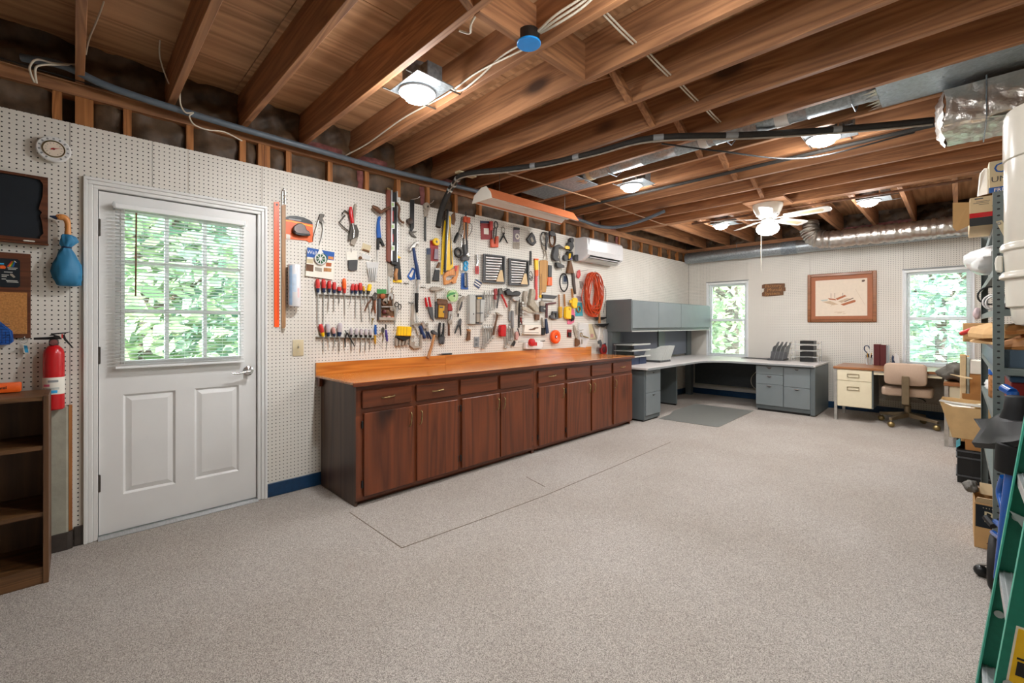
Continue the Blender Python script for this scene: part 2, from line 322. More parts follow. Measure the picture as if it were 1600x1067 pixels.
# ------------------------------------------------------------------ setting: floor
XR, YB, YF = 4.10, 8.08, -3.0
PT = 2.385                                  # top of the pegboard
JZ, JH = 2.62, .235                         # joist underside, joist height
floor = struct(MB().box(-.15, XR + .1, YF - .1, YB + .15, -.05, 0).build('floor', 'carpet'))
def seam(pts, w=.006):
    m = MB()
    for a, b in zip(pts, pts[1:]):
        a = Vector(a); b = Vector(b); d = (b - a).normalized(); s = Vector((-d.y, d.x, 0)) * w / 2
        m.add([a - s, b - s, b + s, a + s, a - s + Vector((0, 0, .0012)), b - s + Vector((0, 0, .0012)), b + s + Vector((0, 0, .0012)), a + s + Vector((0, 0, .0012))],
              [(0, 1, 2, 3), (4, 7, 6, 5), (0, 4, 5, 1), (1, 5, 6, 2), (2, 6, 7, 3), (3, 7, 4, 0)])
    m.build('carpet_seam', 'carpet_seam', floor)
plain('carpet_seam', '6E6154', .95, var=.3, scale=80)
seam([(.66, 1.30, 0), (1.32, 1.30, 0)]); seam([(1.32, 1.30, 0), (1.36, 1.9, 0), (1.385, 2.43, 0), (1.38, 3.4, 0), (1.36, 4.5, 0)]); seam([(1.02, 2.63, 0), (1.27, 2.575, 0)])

# ------------------------------------------------------------------ left wall: sheathing, studs, insulation, pegboard
DY0, DY1, DZ = .095, .923, 2.035
wl = MB(); wl.box(-.22, -.10, YF, DY0 - .02, 0, 2.86); wl.box(-.22, -.10, DY1 + .02, YB + .2, 0, 2.86); wl.box(-.22, -.10, DY0 - .02, DY1 + .02, DZ + .02, 2.86)
wall_left = struct(wl.build('wall_left', 'sheath'))
def peg(y0, y1, z0, z1): return Bx('pegboard_panel', 'peg_yz', wall_left, -.006, 0, y0 + .0012, y1 - .0012, z0, z1)
CAS = .058                                   # door casing width
peg(YF, -1.22, .09, PT); peg(-1.22, -.02, .80, PT); peg(-.02, DY0 - .03, .09, 2.06); peg(-.02, .341, 2.06, PT); peg(.341, .522, 2.06, PT); peg(.522, DY1 + .03, 2.06, PT)
peg(DY1 + .03, 2.072, .09, PT); peg(2.072, 2.94, .09, 2.36); peg(2.94, 4.16, .09, PT); peg(4.16, 5.38, .09, PT); peg(5.38, 6.6, .09, PT); peg(6.6, YB - .006, .09, PT)
struct_conc = Bx('concrete_patch', 'concrete', wall_left, -.08, .022, -1.22, -.026, 0, .80, bevel=.008)
Bx('wood_strip', 'fir_z', wall_left, -.02, .006, -.024, -.010, .09, .80)
STUDS = [-.07, .02, .058, .225, .533, .835, .95, .99, 1.137, 1.445, 1.756, 2.056, 2.368, 2.70, 3.02, 3.41, 3.74, 4.13, 4.42, 4.75, 5.05, 5.40, 5.72, 6.05, 6.38, 6.70, 7.02, 7.34, 7.66, 7.95]
for i in range(7): STUDS.insert(0, -.5 - .41 * i) if -.5 - .41 * i > YF else None
m0 = MB().box(-.097, -.008, -.019, .019, 2.12, 2.545).build('stud', 'fir_z', wall_left)
for i, y in enumerate(STUDS):
    if i == 0: m0.location = Vector((-.0525, y, 2.12)) - ORIGIN['wall_left']
    else: copy_of(m0, wall_left, (-.0525, y, 2.12))
Bx('top_plate', 'fir_y', wall_left, -.097, .0, YF, YB, 2.545, JZ)
def batt(par, y0, y1, z0, z1, x0, mat, amp=.02, name='insulation_batt', axis='x', n=16):
    sd = random.uniform(0, 50)
    def fn(u, v):
        y = y0 + (y1 - y0) * u; z = z0 + (z1 - z0) * v
        b = math.sin(u * math.pi) ** .5 * .02 + amp * (math.sin(y * 31 + z * 17 + sd) * .5 + math.sin(y * 11 - z * 43 + sd * 2) * .6 + math.sin(y * 73 + z * 59 + sd) * .25 + abs(math.sin(y * 27 - z * 31 + sd * 3)) * .5)
        return Vector((x0 + b, y, z)) if axis == 'x' else Vector((y, x0 - b, z))
    return MB().grid(fn, n, 12).build(name, mat, par, smooth=50)
ss = sorted(STUDS)
for a, b in zip(ss, ss[1:]):
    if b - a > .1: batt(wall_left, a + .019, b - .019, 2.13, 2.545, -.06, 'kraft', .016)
    if .2 < b - a and random.random() < .22: batt(wall_left, b - .075, b - .02, 2.30, 2.54, -.035, 'pink', .006, 'pink_fibre', n=4)

# ------------------------------------------------------------------ ceiling: subfloor, joists, blocking
ceiling = struct(MB().box(-.15, XR + .1, YF - .1, YB + .15, JZ + JH + .02, JZ + JH + .05).build('ceiling', 'sheath'))
for i in range(2):
    for j in range(9):
        x0 = -.1 + 2.44 * i - (.9 if j % 2 else 0); y0 = YF + 1.22 * j + .12
        xa, xb = max(x0, -.1) + .002, min(x0 + 2.44, XR + .08) - .002
        Bx('plywood_sheet', 'plywood', ceiling, xa, xb, y0 + .002, min(y0 + 1.218, YB + .1), JZ + JH, JZ + JH + .018)
        if i == 1 and xb < XR: Bx('plywood_sheet', 'plywood', ceiling, xb + .004, XR + .08, y0 + .002, min(y0 + 1.218, YB + .1), JZ + JH, JZ + JH + .018)
JY = [.02 + .4065 * i for i in range(-7, 14)]
j0 = None
for y in JY:
    o = (2.03, y, JZ)
    if j0 is None: j0 = MB().box(-.07, XR + .03, y - .019, y + .019, JZ, JZ + JH).build('joist', 'fir_x', ceiling, bevel=.002)
    else: copy_of(j0, ceiling, (ORIGIN[j0.name].x, y, JZ))
for y in (5.715, 5.755, 5.795): Bx('header_joist', 'fir_x', ceiling, -.07, XR + .03, y, y + .0385, JZ, JZ + JH, bevel=.002)
SX = [.295, .70, 1.095, 1.50, 1.90, 2.30, 2.70, 3.10, 3.49, 3.9]
s0 = None
for x in SX:
    if s0 is None: s0 = MB().box(x - .019, x + .019, 5.837, YB + .06, JZ, JZ + JH).build('short_joist', 'fir_y', ceiling, bevel=.002)
    else: copy_of(s0, ceiling, (x, ORIGIN[s0.name].y, JZ))
# rim insulation above the plates
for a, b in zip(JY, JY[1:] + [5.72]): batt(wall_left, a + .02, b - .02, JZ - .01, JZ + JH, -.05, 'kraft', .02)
for a in JY[7:]:
    if random.random() < .7: batt(wall_left, a + .03, a + .3, JZ - .01, JZ + .045, -.015, 'pink', .012, 'pink_fibre', n=6)
batt(wall_left, 5.86, YB, JZ, JZ + JH, -.05, 'kraft', .02)
# cross bridging: slanted pieces between joists (x position, joist index)
def bridge(x, i, up, w=.04):
    y0 = JY[i] + .019; y1 = JY[i + 1] - .019
    za, zb = (JZ + .012, JZ + JH - .02) if up else (JZ + JH - .02, JZ + .012)
    m = MB().prism([(x, y0, za - .012), (x, y1, zb - .012), (x, y1, zb + .03), (x, y0, za + .03)], (-w / 2, 0, 0), (w / 2, 0, 0)); m.build('bridging', 'fir_y', ceiling)
XB = 2.02
for i in range(7, 20):
    if i in (10, 11): Bx('blocking', 'fir_y', ceiling, XB - .02, XB + .02, JY[i] + .02, JY[i + 1] - .02, JZ, JZ + .16 + .05)
    else: bridge(XB, i, i % 2 == 0); bridge(XB + .06, i, i % 2 == 1)

# ------------------------------------------------------------------ back wall with two windows
WIN = [(.338, 1.007, .677, 1.99), (2.985, 3.647, .677, 1.99)]
wb = MB(); xs = [-.2, WIN[0][0], WIN[0][1], WIN[1][0], WIN[1][1], XR + .1]
for i in range(5):
    if i in (1, 3): wb.box(xs[i], xs[i + 1], YB + .012, YB + .14, 0, .677); wb.box(xs[i], xs[i + 1], YB + .012, YB + .14, 1.99, 2.86)
    else: wb.box(xs[i], xs[i + 1], YB + .012, YB + .14, 0, 2.86)
wall_back = struct(wb.build('wall_back', 'sheath'))
def pegb(x0, x1, z0, z1): Bx('pegboard_panel', 'peg_xz', wall_back, x0 + .001, x1 - .001, YB, YB + .006, z0, z1)
pegb(0, .338, .09, PT); pegb(.338, 1.007, .09, .677); pegb(.338, 1.007, 1.99, PT); pegb(1.007, 1.9, .09, PT); pegb(1.9, 2.985, .09, PT); pegb(2.985, 3.647, .09, .677); pegb(2.985, 3.647, 1.99, PT); pegb(3.647, XR, .09, PT)
Bx('top_plate', 'fir_x', wall_back, .0, XR, YB - .05, YB + .05, 2.55, JZ)
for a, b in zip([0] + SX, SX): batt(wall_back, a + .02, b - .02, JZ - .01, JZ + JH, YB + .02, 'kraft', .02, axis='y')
batt(wall_back, 2.72, 3.08, JZ - .01, JZ + .06, YB - .03, 'pink', .012, 'pink_fibre', axis='y'); batt(wall_back, 2.32, 2.68, JZ - .01, JZ + .05, YB - .03, 'pink', .012, 'pink_fibre', axis='y')
wall_right = struct(Bx('wall_right', 'drywall', None, XR, XR + .1, YF, YB + .15, 0, 2.86))
wall_front = struct(Bx('wall_front', 'drywall', None, -.2, XR + .1, YF - .1, YF, 0, 2.86))
# baseboards
bb = struct(Bx('baseboard_left', 'blue_base', None, .0005, .012, DY1 + CAS + .004, YB - .001, .001, .10, bevel=.004))
struct(Bx('baseboard_back', 'blue_base', None, .013, XR - .001, YB - .013, YB - .001, .001, .10, bevel=.004))
b2 = MB().prism([(.0225, -1.22, .001), (.034, -1.22, .001), (.034, -.03, .001), (.026, -.012, .001), (.013, -.006, .001), (.0005, -.006, .001), (.0005, -.02, .001), (.0225, -.024, .001)], (0, 0, 0), (0, 0, .095))
struct(b2.build('baseboard_corner', 'black_base'))
struct(Bx('baseboard_stub', 'black_base', None, .0005, .012, -.005, DY0 - CAS - .002, .001, .11, bevel=.003))

# ------------------------------------------------------------------ mini blinds
def blind(par, c, width, z0, z1, axis, out, pitch=.0205, slat=.024, tilt=14):
    """c: centre of the blind in the wall direction; axis 'y' (left wall) or 'x' (back wall); out: distance of the slat line from the wall plane into the room"""
    def pt(u, d, z): return Vector((out + d, c + u, z)) if axis == 'y' else Vector((c + u, YB - out - d, z))
    n = int((z1 - z0) / pitch); first = None; h = width / 2
    for i in range(n):
        z = z0 + .012 + i * pitch
        if first is None:
            m = MB(); a = R(tilt); prof = []
            for k in range(5):
                t = -1 + k / 2; prof.append((t * slat / 2 * math.cos(a), t * slat / 2 * math.sin(a) + .0022 * (1 - t * t)))
            vs = [pt(s * h, d, z + e) for s in (-1, 1) for d, e in prof] + [pt(s * h, d, z + e + .0006) for s in (-1, 1) for d, e in prof]
            fs = [(k, k + 1, k + 6, k + 5) for k in range(4)] + [(k + 10, k + 15, k + 16, k + 11) for k in range(4)] + [(0, 5, 15, 10), (4, 14, 19, 9)]
            first = m.add(vs, fs).build('slat', 'slat', par, smooth=60, origin=pt(0, 0, z))
        else: copy_of(first, par, pt(0, 0, z))
    def bxx(name, mat, u0, u1, d0, d1, za, zb, bevel=.002):
        a = pt(u0, d0, za); b = pt(u1, d1, zb)
        return Bx(name, mat, par, min(a.x, b.x), max(a.x, b.x), min(a.y, b.y), max(a.y, b.y), za, zb, bevel=bevel)
    bxx('headrail', 'slat', -h - .004, h + .004, -.015, .015, z1, z1 + .028); bxx('bottom_rail', 'slat', -h, h, -.012, .012, z0 - .012, z0 + .002)
    for u in (-h * .62, h * .62, 0 if width > .66 else h * .3): MB().tube([pt(u, -.011, z0), pt(u, -.011, z1)], .0008, 4).build('ladder_cord', 'slat', par)
    return pt

# ------------------------------------------------------------------ windows
for wi, (x0, x1, z0, z1) in enumerate(WIN):
    e = bpy.data.objects.new('window_%d' % (wi + 1), None); COL.objects.link(e); struct(_place(e, ((x0 + x1) / 2, YB, z0), None))
    f = MB(); y0, y1 = YB + .004, YB + .10
    for a, b, c, d in ((x0, x0 + .03, z0, z1), (x1 - .03, x1, z0, z1), (x0 + .03, x1 - .03, z1 - .03, z1), (x0 + .03, x1 - .03, z0, z0 + .03)): Bx('window_frame', 'white_vinyl', e, a, b, y0, y1, c, d, bevel=.003)
    zm = 1.325
    for nm, za, zb, yy in (('upper_sash', zm - .02, z1 - .03, YB + .06), ('lower_sash', z0 + .03, zm + .025, YB + .025)):
        r = .032; xa, xb = x0 + .03, x1 - .03
        fr = MB(); fr.box(xa, xa + r, yy, yy + .03, za, zb); fr.box(xb - r, xb, yy, yy + .03, za, zb); fr.box(xa + r, xb - r, yy, yy + .03, za, za + r + .008); fr.box(xa + r, xb - r, yy, yy + .03, zb - r - .008, zb)
        sash = fr.build(nm, 'white_vinyl', e)
        Bx('pane', 'glass', sash, xa + r, xb - r, yy + .012, yy + .016, za + r + .008, zb - r - .008)
    Bx('window_stop', 'white_vinyl', e, x0 - .012, x0, YB - .012, YB + .03, z0, z1 + .004); Bx('window_stop', 'white_vinyl', e, x1, x1 + .012, YB - .012, YB + .03, z0, z1 + .004)
    Bx('head_trim', 'grey_pl', e, x0 - .016, x1 + .016, YB - .014, YB + .004, z1 + .004, z1 + .018)
    Bx('window_sill', 'white_vinyl', e, x0 - .012, x1 + .012, YB - .04, YB + .03, z0 - .022, z0, bevel=.004)
    bl = thing('window_blind', ('white mini blind on the window beside the grey overhead cabinets', 'white mini blind on the window above the cream and wood desk')[wi], 'blind', ((x0 + x1) / 2, YB - .02, z0), 'mini blinds')
    pt = blind(bl, (x0 + x1) / 2, x1 - x0 - .03, z0 + .03, z1 - .035, 'x', .012, pitch=.021, slat=.022, tilt=-5)
    MB().tube([pt(-(x1 - x0) / 2 + .05, .018, z1 - .04), pt(-(x1 - x0) / 2 + .055, .02, z1 - .6)], .003, 6).build('tilt_wand', 'clear', bl)

# ------------------------------------------------------------------ door with nine lights
e = bpy.data.objects.new('door_1', None); COL.objects.link(e); struct(_place(e, (0, (DY0 + DY1) / 2, 0), None)); door = e
GY0, GY1, GZ0, GZ1 = .192, .838, 1.01, 1.95
DX0, DX1 = -.052, -.012
PAN = [(.205, .458), (.558, .812)]; PZ0, PZ1 = .232, .83
sl = MB()
def dbox(y0, y1, z0, z1): sl.box(DX0, DX1, y0, y1, z0, z1)
dbox(DY0 + .004, GY0, .02, DZ - .006); dbox(GY1, DY1 - .004, .02, DZ - .006); dbox(GY0, GY1, GZ1, DZ - .006); dbox(GY0, GY1, PZ1, GZ0); dbox(GY0, PAN[0][0], PZ0, PZ1); dbox(PAN[0][1], PAN[1][0], PZ0, PZ1); dbox(PAN[1][1], GY1, PZ0, PZ1); dbox(GY0, GY1, .02, PZ0)
slab = sl.build('door_slab', 'white', door)
for a, b in PAN:
    p = MB(); xr, xo = DX1 - .012, DX1 - .003
    o = [(a, PZ0), (b, PZ0), (b, PZ1), (a, PZ1)]; i1 = [(a + .012, PZ0 + .012), (b - .012, PZ0 + .012), (b - .012, PZ1 - .012), (a + .012, PZ1 - .012)]
    i2 = [(a + .04, PZ0 + .04), (b - .04, PZ0 + .04), (b - .04, PZ1 - .04), (a + .04, PZ1 - .04)]
    vs = [(DX1, y, z) for y, z in o] + [(xr, y, z) for y, z in i1] + [(xo, y, z) for y, z in i2]
    p.add(vs, [(i, (i + 1) % 4, 4 + (i + 1) % 4, 4 + i) for i in range(4)] + [(4 + i, 4 + (i + 1) % 4, 8 + (i + 1) % 4, 8 + i) for i in range(4)] + [(8, 9, 10, 11)])
    p.build('door_panel', 'white', door)
for a, b, c, d in ((GY0, GY0 + .022, GZ0, GZ1), (GY1 - .022, GY1, GZ0, GZ1), (GY0 + .022, GY1 - .022, GZ1 - .022, GZ1), (GY0 + .022, GY1 - .022, GZ0, GZ0 + .022)): Bx('glazing_bead', 'white', door, DX0 - .004, DX1 + .006, a, b, c, d, bevel=.004)
gw = (GY1 - GY0 - .044); gh = (GZ1 - GZ0 - .044)
for k in (1, 2):
    y = GY0 + .022 + gw * k / 3; Bx('muntin', 'white', door, DX0 + .004, DX1 + .002, y - .011, y + .011, GZ0 + .022, GZ1 - .022, bevel=.003)
    z = GZ0 + .022 + gh * k / 3; Bx('muntin', 'white', door, DX0 + .006, DX1, GY0 + .022, GY1 - .022, z - .011, z + .011, bevel=.003)
for i in range(3):
    for j in range(3):
        Bx('pane', 'glass', door, -.034, -.030, GY0 + .022 + gw * i / 3 + .004, GY0 + .022 + gw * (i + 1) / 3 - .004, GZ0 + .022 + gh * j / 3 + .004, GZ0 + .022 + gh * (j + 1) / 3 - .004)
for z in (1.815, 1.07, .325):
    Bx('hinge', 'dark_steel', door, -.012, .004, DY0 - .006, DY0 + .012, z - .05, z + .05, bevel=.003)
lv = MB().lathe([(.033, 0), (.033, .008), (.024, .014), (.013, .018), (.013, .05), (.017, .054), (.017, .064)], (-.012, .868, .925), 'x', 20)
hd = lv.build('door_handle', 'chrome', door, smooth=40)
MB().tube(bez([(.046, .868, .925), (.048, .84, .922), (.05, .79, .915), (.05, .755, .92)]), [.011, .0105, .0105, .01, .01, .0095, .009, .009, .009, .0088, .0086, .0084, .0082, .008, .0078, .0076, .0074, .0072, .007, .0068, .0066, .0064, .0062, .006, .006][:25], 10).build('lever', 'chrome', hd, smooth=60)
# jamb, casing, threshold
for a, b, c, d in ((DY0 - .02, DY0, 0, DZ), (DY1, DY1 + .02, 0, DZ), (DY0 - .02, DY1 + .02, DZ, DZ + .02)): struct(Bx('trim_jamb', 'white', None, -.11, .002, a, b, c, d))
for a, b, c, d in ((DY0, DY0 + .014, .02, DZ), (DY1 - .014, DY1, .02, DZ), (DY0, DY1, DZ - .014, DZ)): struct(Bx('trim_leak_stop', 'white', None, -.095, DX0 - .0005, a, b, c, d))  # unseen stops added to close gaps where light leaked past the door
CO = .062; zt = DZ + .058
STEP = [(0, .35, .010), (.35, .7, .016), (.7, 1.0, .021)]
for nm, sgn, yi in (('trim_door_1', -1, DY0), ('trim_door_2', 1, DY1)):
    e2 = None
    for k, (a, b, h) in enumerate(STEP):
        ya, yb = sorted((yi + sgn * a * CO, yi + sgn * b * CO))
        o = Bx(nm if k == 0 else 'moulding', 'white', e2, .0021, h, ya, yb, 0, DZ + a * CO, bevel=.003)
        if k == 0: e2 = struct(o)
e2 = None
for k, (a, b, h) in enumerate(STEP):
    o = Bx('trim_door_3' if k == 0 else 'moulding', 'white', e2, .0021, h, DY0 - b * CO, DY1 + b * CO, DZ + a * CO, DZ + b * CO, bevel=.003)
    if k == 0: e2 = struct(o)
th = struct(MB().prism([(-.11, DY0, 0), (.035, DY0, 0), (.035, DY0, .004), (.012, DY0, .016), (-.11, DY0, .018)], (0, 0, 0), (0, DY1 - DY0, 0)).build('trim_threshold', 'alu'))
bl = thing('door_blind', 'white mini blind with brown wand hung over the door glass', 'blind', (.02, .5, 1.0), 'mini blinds')
pt = blind(bl, .502, .665, 1.0, 1.935, 'y', .022, pitch=.0205, tilt=10)
MB().tube([pt(-.24, .02, 1.92), pt(-.243, .022, 1.42)], .0042, 6).build('tilt_wand', 'tobacco', bl)
for s in (-1, 1): Bx('bracket', 'clear', bl, -.0115, .042, .502 + s * .332 - (0 if s > 0 else .012), .502 + s * .332 + (.012 if s > 0 else 0), 1.93, 1.97, bevel=.002)
# ------------------------------------------------------------------ outdoors: ground and trees
struct(MB().box(-40, 40, -30, -3.2, -.35, -.30).build('ground_front', 'lawn')); struct(MB().box(-40, -.35, -3.2, 50, -.35, -.30).build('ground_side', 'lawn')); struct(MB().box(-.35, 40, 8.4, 50, -.35, -.30).build('ground_back', 'lawn'))
def tree(x, y, h, rt, rad, label, nleaf=2600, mat='leaf', lean=0, zc=None, fork=False, ls=.11):
    t = thing('tree', label, 'tree', (x, y, -.3), 'trees outside the windows')
    p = [Vector((x + lean * k / 5, y + .1 * math.sin(k), -.3 + h * .8 * k / 5)) for k in range(6)]
    MB().tube(bez(p, 4), [rt * (1 - .6 * k / 20) for k in range(21)], 10).build('trunk', 'bark', t, smooth=60)
    if fork: MB().tube(bez([p[2] - Vector((0, 0, .3)), p[2] + Vector((.35, 0, .5)), p[2] + Vector((.6, .1, 1.5))], 5), [rt * .7 - .003 * k for k in range(11)], 8).build('branch', 'bark', t, smooth=60)
    for k in range(5):
        a = random.uniform(0, 6.28); b = p[2 + k % 3]; MB().tube([b, b + Vector((math.cos(a) * rad * .4, math.sin(a) * rad * .4, .5)), b + Vector((math.cos(a) * rad * .8, math.sin(a) * rad * .8, .7))], [rt * .35, rt * .22, .01], 6).build('branch', 'bark', t)
    m = MB(); zc = zc or h * .62; cl = [(random.gauss(0, .45), random.gauss(0, .45), random.gauss(0, .45)) for _ in range(26)]
    vs = []; fs = []
    for k in range(nleaf):
        c = random.choice(cl); q = Vector((x + lean * .7 + (c[0] + random.gauss(0, .17)) * rad, y + (c[1] + random.gauss(0, .17)) * rad, zc + (c[2] + random.gauss(0, .17)) * h * .42))
        if q.z < -.2: continue
        u = Vector((random.gauss(0, 1), random.gauss(0, 1), random.gauss(0, .5))).normalized(); w = u.orthogonal().normalized(); s = ls * random.uniform(.6, 1.4)
        o = len(vs); vs += [q - u * s, q + w * s * .5, q + u * s, q - w * s * .5]; fs.append((o, o + 1, o + 2, o + 3))
    m.v = vs; m.f = fs; cr = m.build('foliage', mat, t); cr['kind'] = 'stuff'
tree(-4.5, .6, 5.2, .10, 1.7, 'leafy tree seen through the left panes of the door', lean=.3, zc=1.9, nleaf=3224)
tree(-4.2, 2.1, 6, .13, 1.8, 'tree with a leaning dark trunk seen through the middle of the door glass', lean=-.6, zc=2.2, mat='leaf2', nleaf=3224)
tree(-6.5, 3.6, 6.5, .12, 2.0, 'leafy tree seen through the right panes of the door', zc=2.0, nleaf=3224)
tree(-8.5, 1.4, 7, .14, 2.6, 'tall tree farther off behind the door glass', zc=2.6, mat='leaf2', nleaf=3720, ls=.15)
tree(-.75, 12.4, 7, .20, 2.0, 'thick trunked tree outside the window beside the overhead cabinets', zc=1.9, nleaf=2604)
tree(-2.2, 15.2, 7, .16, 2.6, 'pale leafy tree farther off outside the overhead cabinet window', zc=2.4, nleaf=3720, ls=.14)
tree(3.25, 13.2, 7, .11, 2.0, 'forked dark tree outside the window above the cream desk', zc=2.0, mat='leaf2', fork=True, nleaf=3410)
tree(2.3, 16.5, 7, .16, 2.8, 'leafy tree farther off outside the cream desk window', zc=2.2, nleaf=3720, ls=.14)
tree(5.1, 14.5, 6, .12, 2.2, 'bushy tree at the right edge outside the cream desk window', zc=1.8, nleaf=3100)

# ------------------------------------------------------------------ recessed lights, each with its own lamp and an unseen fill light
def recessed(x, y, label, y0, y1, bar='y', k=1.0):
    """housing hung on two bars between the timbers at y0 and y1 (x0, x1 when bar is 'x')"""
    t = thing('recessed_light', label, 'ceiling light', (x, y, 2.56), 'recessed ceiling lights')
    MB().lathe([(.005, 2.545), (.04, 2.55), (.068, 2.562), (.082, 2.585), (.084, 2.60)], (x, y, 0), n=24).build('dome', 'lamp', t, smooth=60)
    MB().lathe([(.084, 2.594), (.104, 2.594), (.106, 2.60), (.104, 2.606), (.084, 2.606), (.084, 2.594)], (x, y, 0), n=24).build('trim_ring', 'white_gloss', t, smooth=40)
    Bx('plate', 'galv', t, x - .10, x + .19, y - .12, y + .12, 2.607, 2.612); MB().lathe([(.085, 2.6125), (.085, 2.74), (.08, 2.745)], (x, y, 0), n=20).build('housing', 'galv_dull', t, smooth=40)
    Bx('junction_box', 'galv_dull', t, x + .10, x + .18, y - .05, y + .05, 2.6125, 2.70, bevel=.004)
    for d in (-.11, .14):
        p = [(x + d, y0, 2.6155), (x + d, y1, 2.6155)] if bar == 'y' else [(y0, y + d, 2.6155), (y1, y + d, 2.6155)]
        MB().tube(p, .005, 6).build('hanger_bar', 'dark_steel', t)
    ld = bpy.data.lights.new('lamp_bulb', 'AREA'); ld.shape = 'DISK'; ld.size = .15; ld.energy = LAMP_W * k; ld.color = (.97, .985, 1)
    lo = bpy.data.objects.new('lamp_bulb', ld); COL.objects.link(lo); _place(lo, (x, y, 2.54), t)
    l2 = bpy.data.lights.new('joist_fill', 'POINT'); l2.energy = LAMP_W * .75 * k; l2.shadow_soft_size = .08; l2.color = (.97, .985, 1)  # unseen point light added below the dome to brighten the dark ceiling
    lo = bpy.data.objects.new('joist_fill', l2); COL.objects.link(lo); _place(lo, (x, y, 2.42), t)
recessed(1.29, 1.42, 'recessed light with long hanger bars nearest the white door', JY[10] + .02, JY[11] - .02, k=1.05)
recessed(2.82, 1.42, 'recessed light overhead in front of the step ladder', JY[10] + .02, JY[11] - .02)
recessed(1.265, 3.86, 'recessed light above the far end of the wooden worktop', JY[16] + .02, JY[17] - .02, k=.62)
recessed(2.82, 3.86, 'recessed light beside the foil wrapped trunk duct', JY[16] + .02, JY[17] - .02)
recessed(1.24, 6.25, 'recessed light left of the ceiling fan', SX[2] + .02, SX[3] - .02, 'x', k=.62)
recessed(2.82, 6.20, 'recessed light right of the ceiling fan', SX[6] + .02, SX[7] - .02, 'x')

# ------------------------------------------------------------------ ceiling fan
fx, fy = 2.0, 5.55
t = thing('ceiling_fan', 'white five blade ceiling fan with a lit globe', 'ceiling fan', (fx, fy, 2.6))
Bx('mounting_board', 'fir_x', t, 1.81, 2.215, 5.30, 5.70, 2.602, 2.6195)
MB().lathe([(.15, 2.60), (.148, 2.57), (.135, 2.53), (.12, 2.50), (.118, 2.495)], (fx, fy, 0), n=28).build('housing', 'offwhite', t, smooth=40)
mo = MB().lathe([(.118, 2.4945), (.115, 2.48), (.085, 2.455), (.055, 2.445)], (fx, fy, 0), n=28).build('motor_cover', 'white', t, smooth=40)
for k in range(20):
    a = 2 * math.pi * k / 20; c = Vector((fx + .104 * math.cos(a), fy + .104 * math.sin(a), 2.473)); d = Vector((math.cos(a), math.sin(a), 0)); s = Vector((-d.y, d.x, 0)) * .005
    MB().prism([c - s - d * .012 - Vector((0, 0, .009)), c + s - d * .012 - Vector((0, 0, .009)), c + s + d * .010 + Vector((0, 0, .008)), c - s + d * .010 + Vector((0, 0, .008))], (0, 0, 0), (0, 0, -.002)).build('vent_slot', 'charcoal', mo)
MB().lathe([(.05, 2.4445), (.05, 2.43), (.062, 2.425), (.062, 2.405), (.045, 2.40)], (fx, fy, 0), n=24).build('light_fitter', 'white', t, smooth=40)
MB().lathe([(.045, 2.3995), (.06, 2.395), (.10, 2.37), (.115, 2.34), (.112, 2.31), (.09, 2.28), (.05, 2.262), (.005, 2.258)], (fx, fy, 0), n=28).build('globe', 'globe', t, smooth=60)
for k in range(5):
    a = R(-5 + 72 * k); M = Matrix.Translation((fx, fy, 2.442)) @ Matrix.Rotation(a, 4, 'Z') @ Matrix.Rotation(R(-13), 4, 'X')
    pr = [(.17, -.045), (.19, -.058), (.52, -.068), (.58, -.06), (.60, -.03), (.60, .03), (.58, .06), (.52, .068), (.19, .058), (.17, .045)]
    bl = MB().prism([(x, y, 0) for x, y in pr], (0, 0, -.003), (0, 0, .003)).xf(M).build('blade', 'white', t)
    MB().prism([(.29, -.026, 0), (.52, -.03, 0), (.54, 0, 0), (.52, .03, 0), (.29, .026, 0)], (0, 0, -.0036), (0, 0, -.0031)).xf(M).build('cane_insert', 'beige', bl)
    MB().prism([(.05, -.012, 0), (.14, -.012, 0), (.18, -.035, 0), (.22, -.03, 0), (.22, .03, 0), (.18, .035, 0), (.14, .012, 0), (.05, .012, 0)], (0, 0, -.008), (0, 0, -.0037)).xf(M).build('blade_iron', 'white', t, bevel=.001)
MB().tube([(fx - .06, fy - .02, 2.42), (fx - .062, fy - .022, 1.86)], .0022, 6).build('pull_cord', 'wire_white', t)
ld = bpy.data.lights.new('lamp_bulb', 'POINT'); ld.energy = LAMP_W * 1.3; ld.shadow_soft_size = .11; ld.color = (1, .97, .93)
lo = bpy.data.objects.new('lamp_bulb', ld); COL.objects.link(lo); _place(lo, (fx, fy, 2.12), t)

# ------------------------------------------------------------------ ducts
def band(par, c, r, x0, x1, mat): MB().lathe([(r, x0), (r + .0015, x0), (r + .0015, x1), (r, x1)], c, 'x', 24).build('tape', mat, par, smooth=30)
t = thing('branch_duct', 'galvanised round duct lying between two joists with tape bands', 'duct', (2, 3.47, 2.66))
prof = [(.078, .98)]
for k in range(7): prof += [(.078, 1.0 + .3 * k), (.081, 1.004 + .3 * k), (.081, 1.012 + .3 * k), (.078, 1.016 + .3 * k)]
MB().lathe(prof + [(.078, 3.17)], (0, 3.47, 2.70), 'x', 24).build('pipe', 'galv', t, smooth=40)
for a, b, mt in ((1.05, 1.09, 'beige'), (2.10, 2.16, 'white'), (2.62, 2.70, 'white')): band(t, (0, 3.47, 2.70), .0812, a, b, mt)
m = MB()
for k in range(14):
    a = 2 * math.pi * k / 14; r0 = .082
    m.add([(.93, 3.47 + r0 * 1.25 * math.cos(a), 2.70 + r0 * 1.25 * math.sin(a)), (1.03, 3.47 + r0 * 1.03 * math.cos(a + .1), 2.70 + r0 * 1.03 * math.sin(a + .1)), (1.0, 3.47 + r0 * 1.2 * math.cos(a + .5), 2.70 + r0 * 1.2 * math.sin(a + .5))], [(0, 1, 2)])
m.build('foil_collar', 'foil', t)
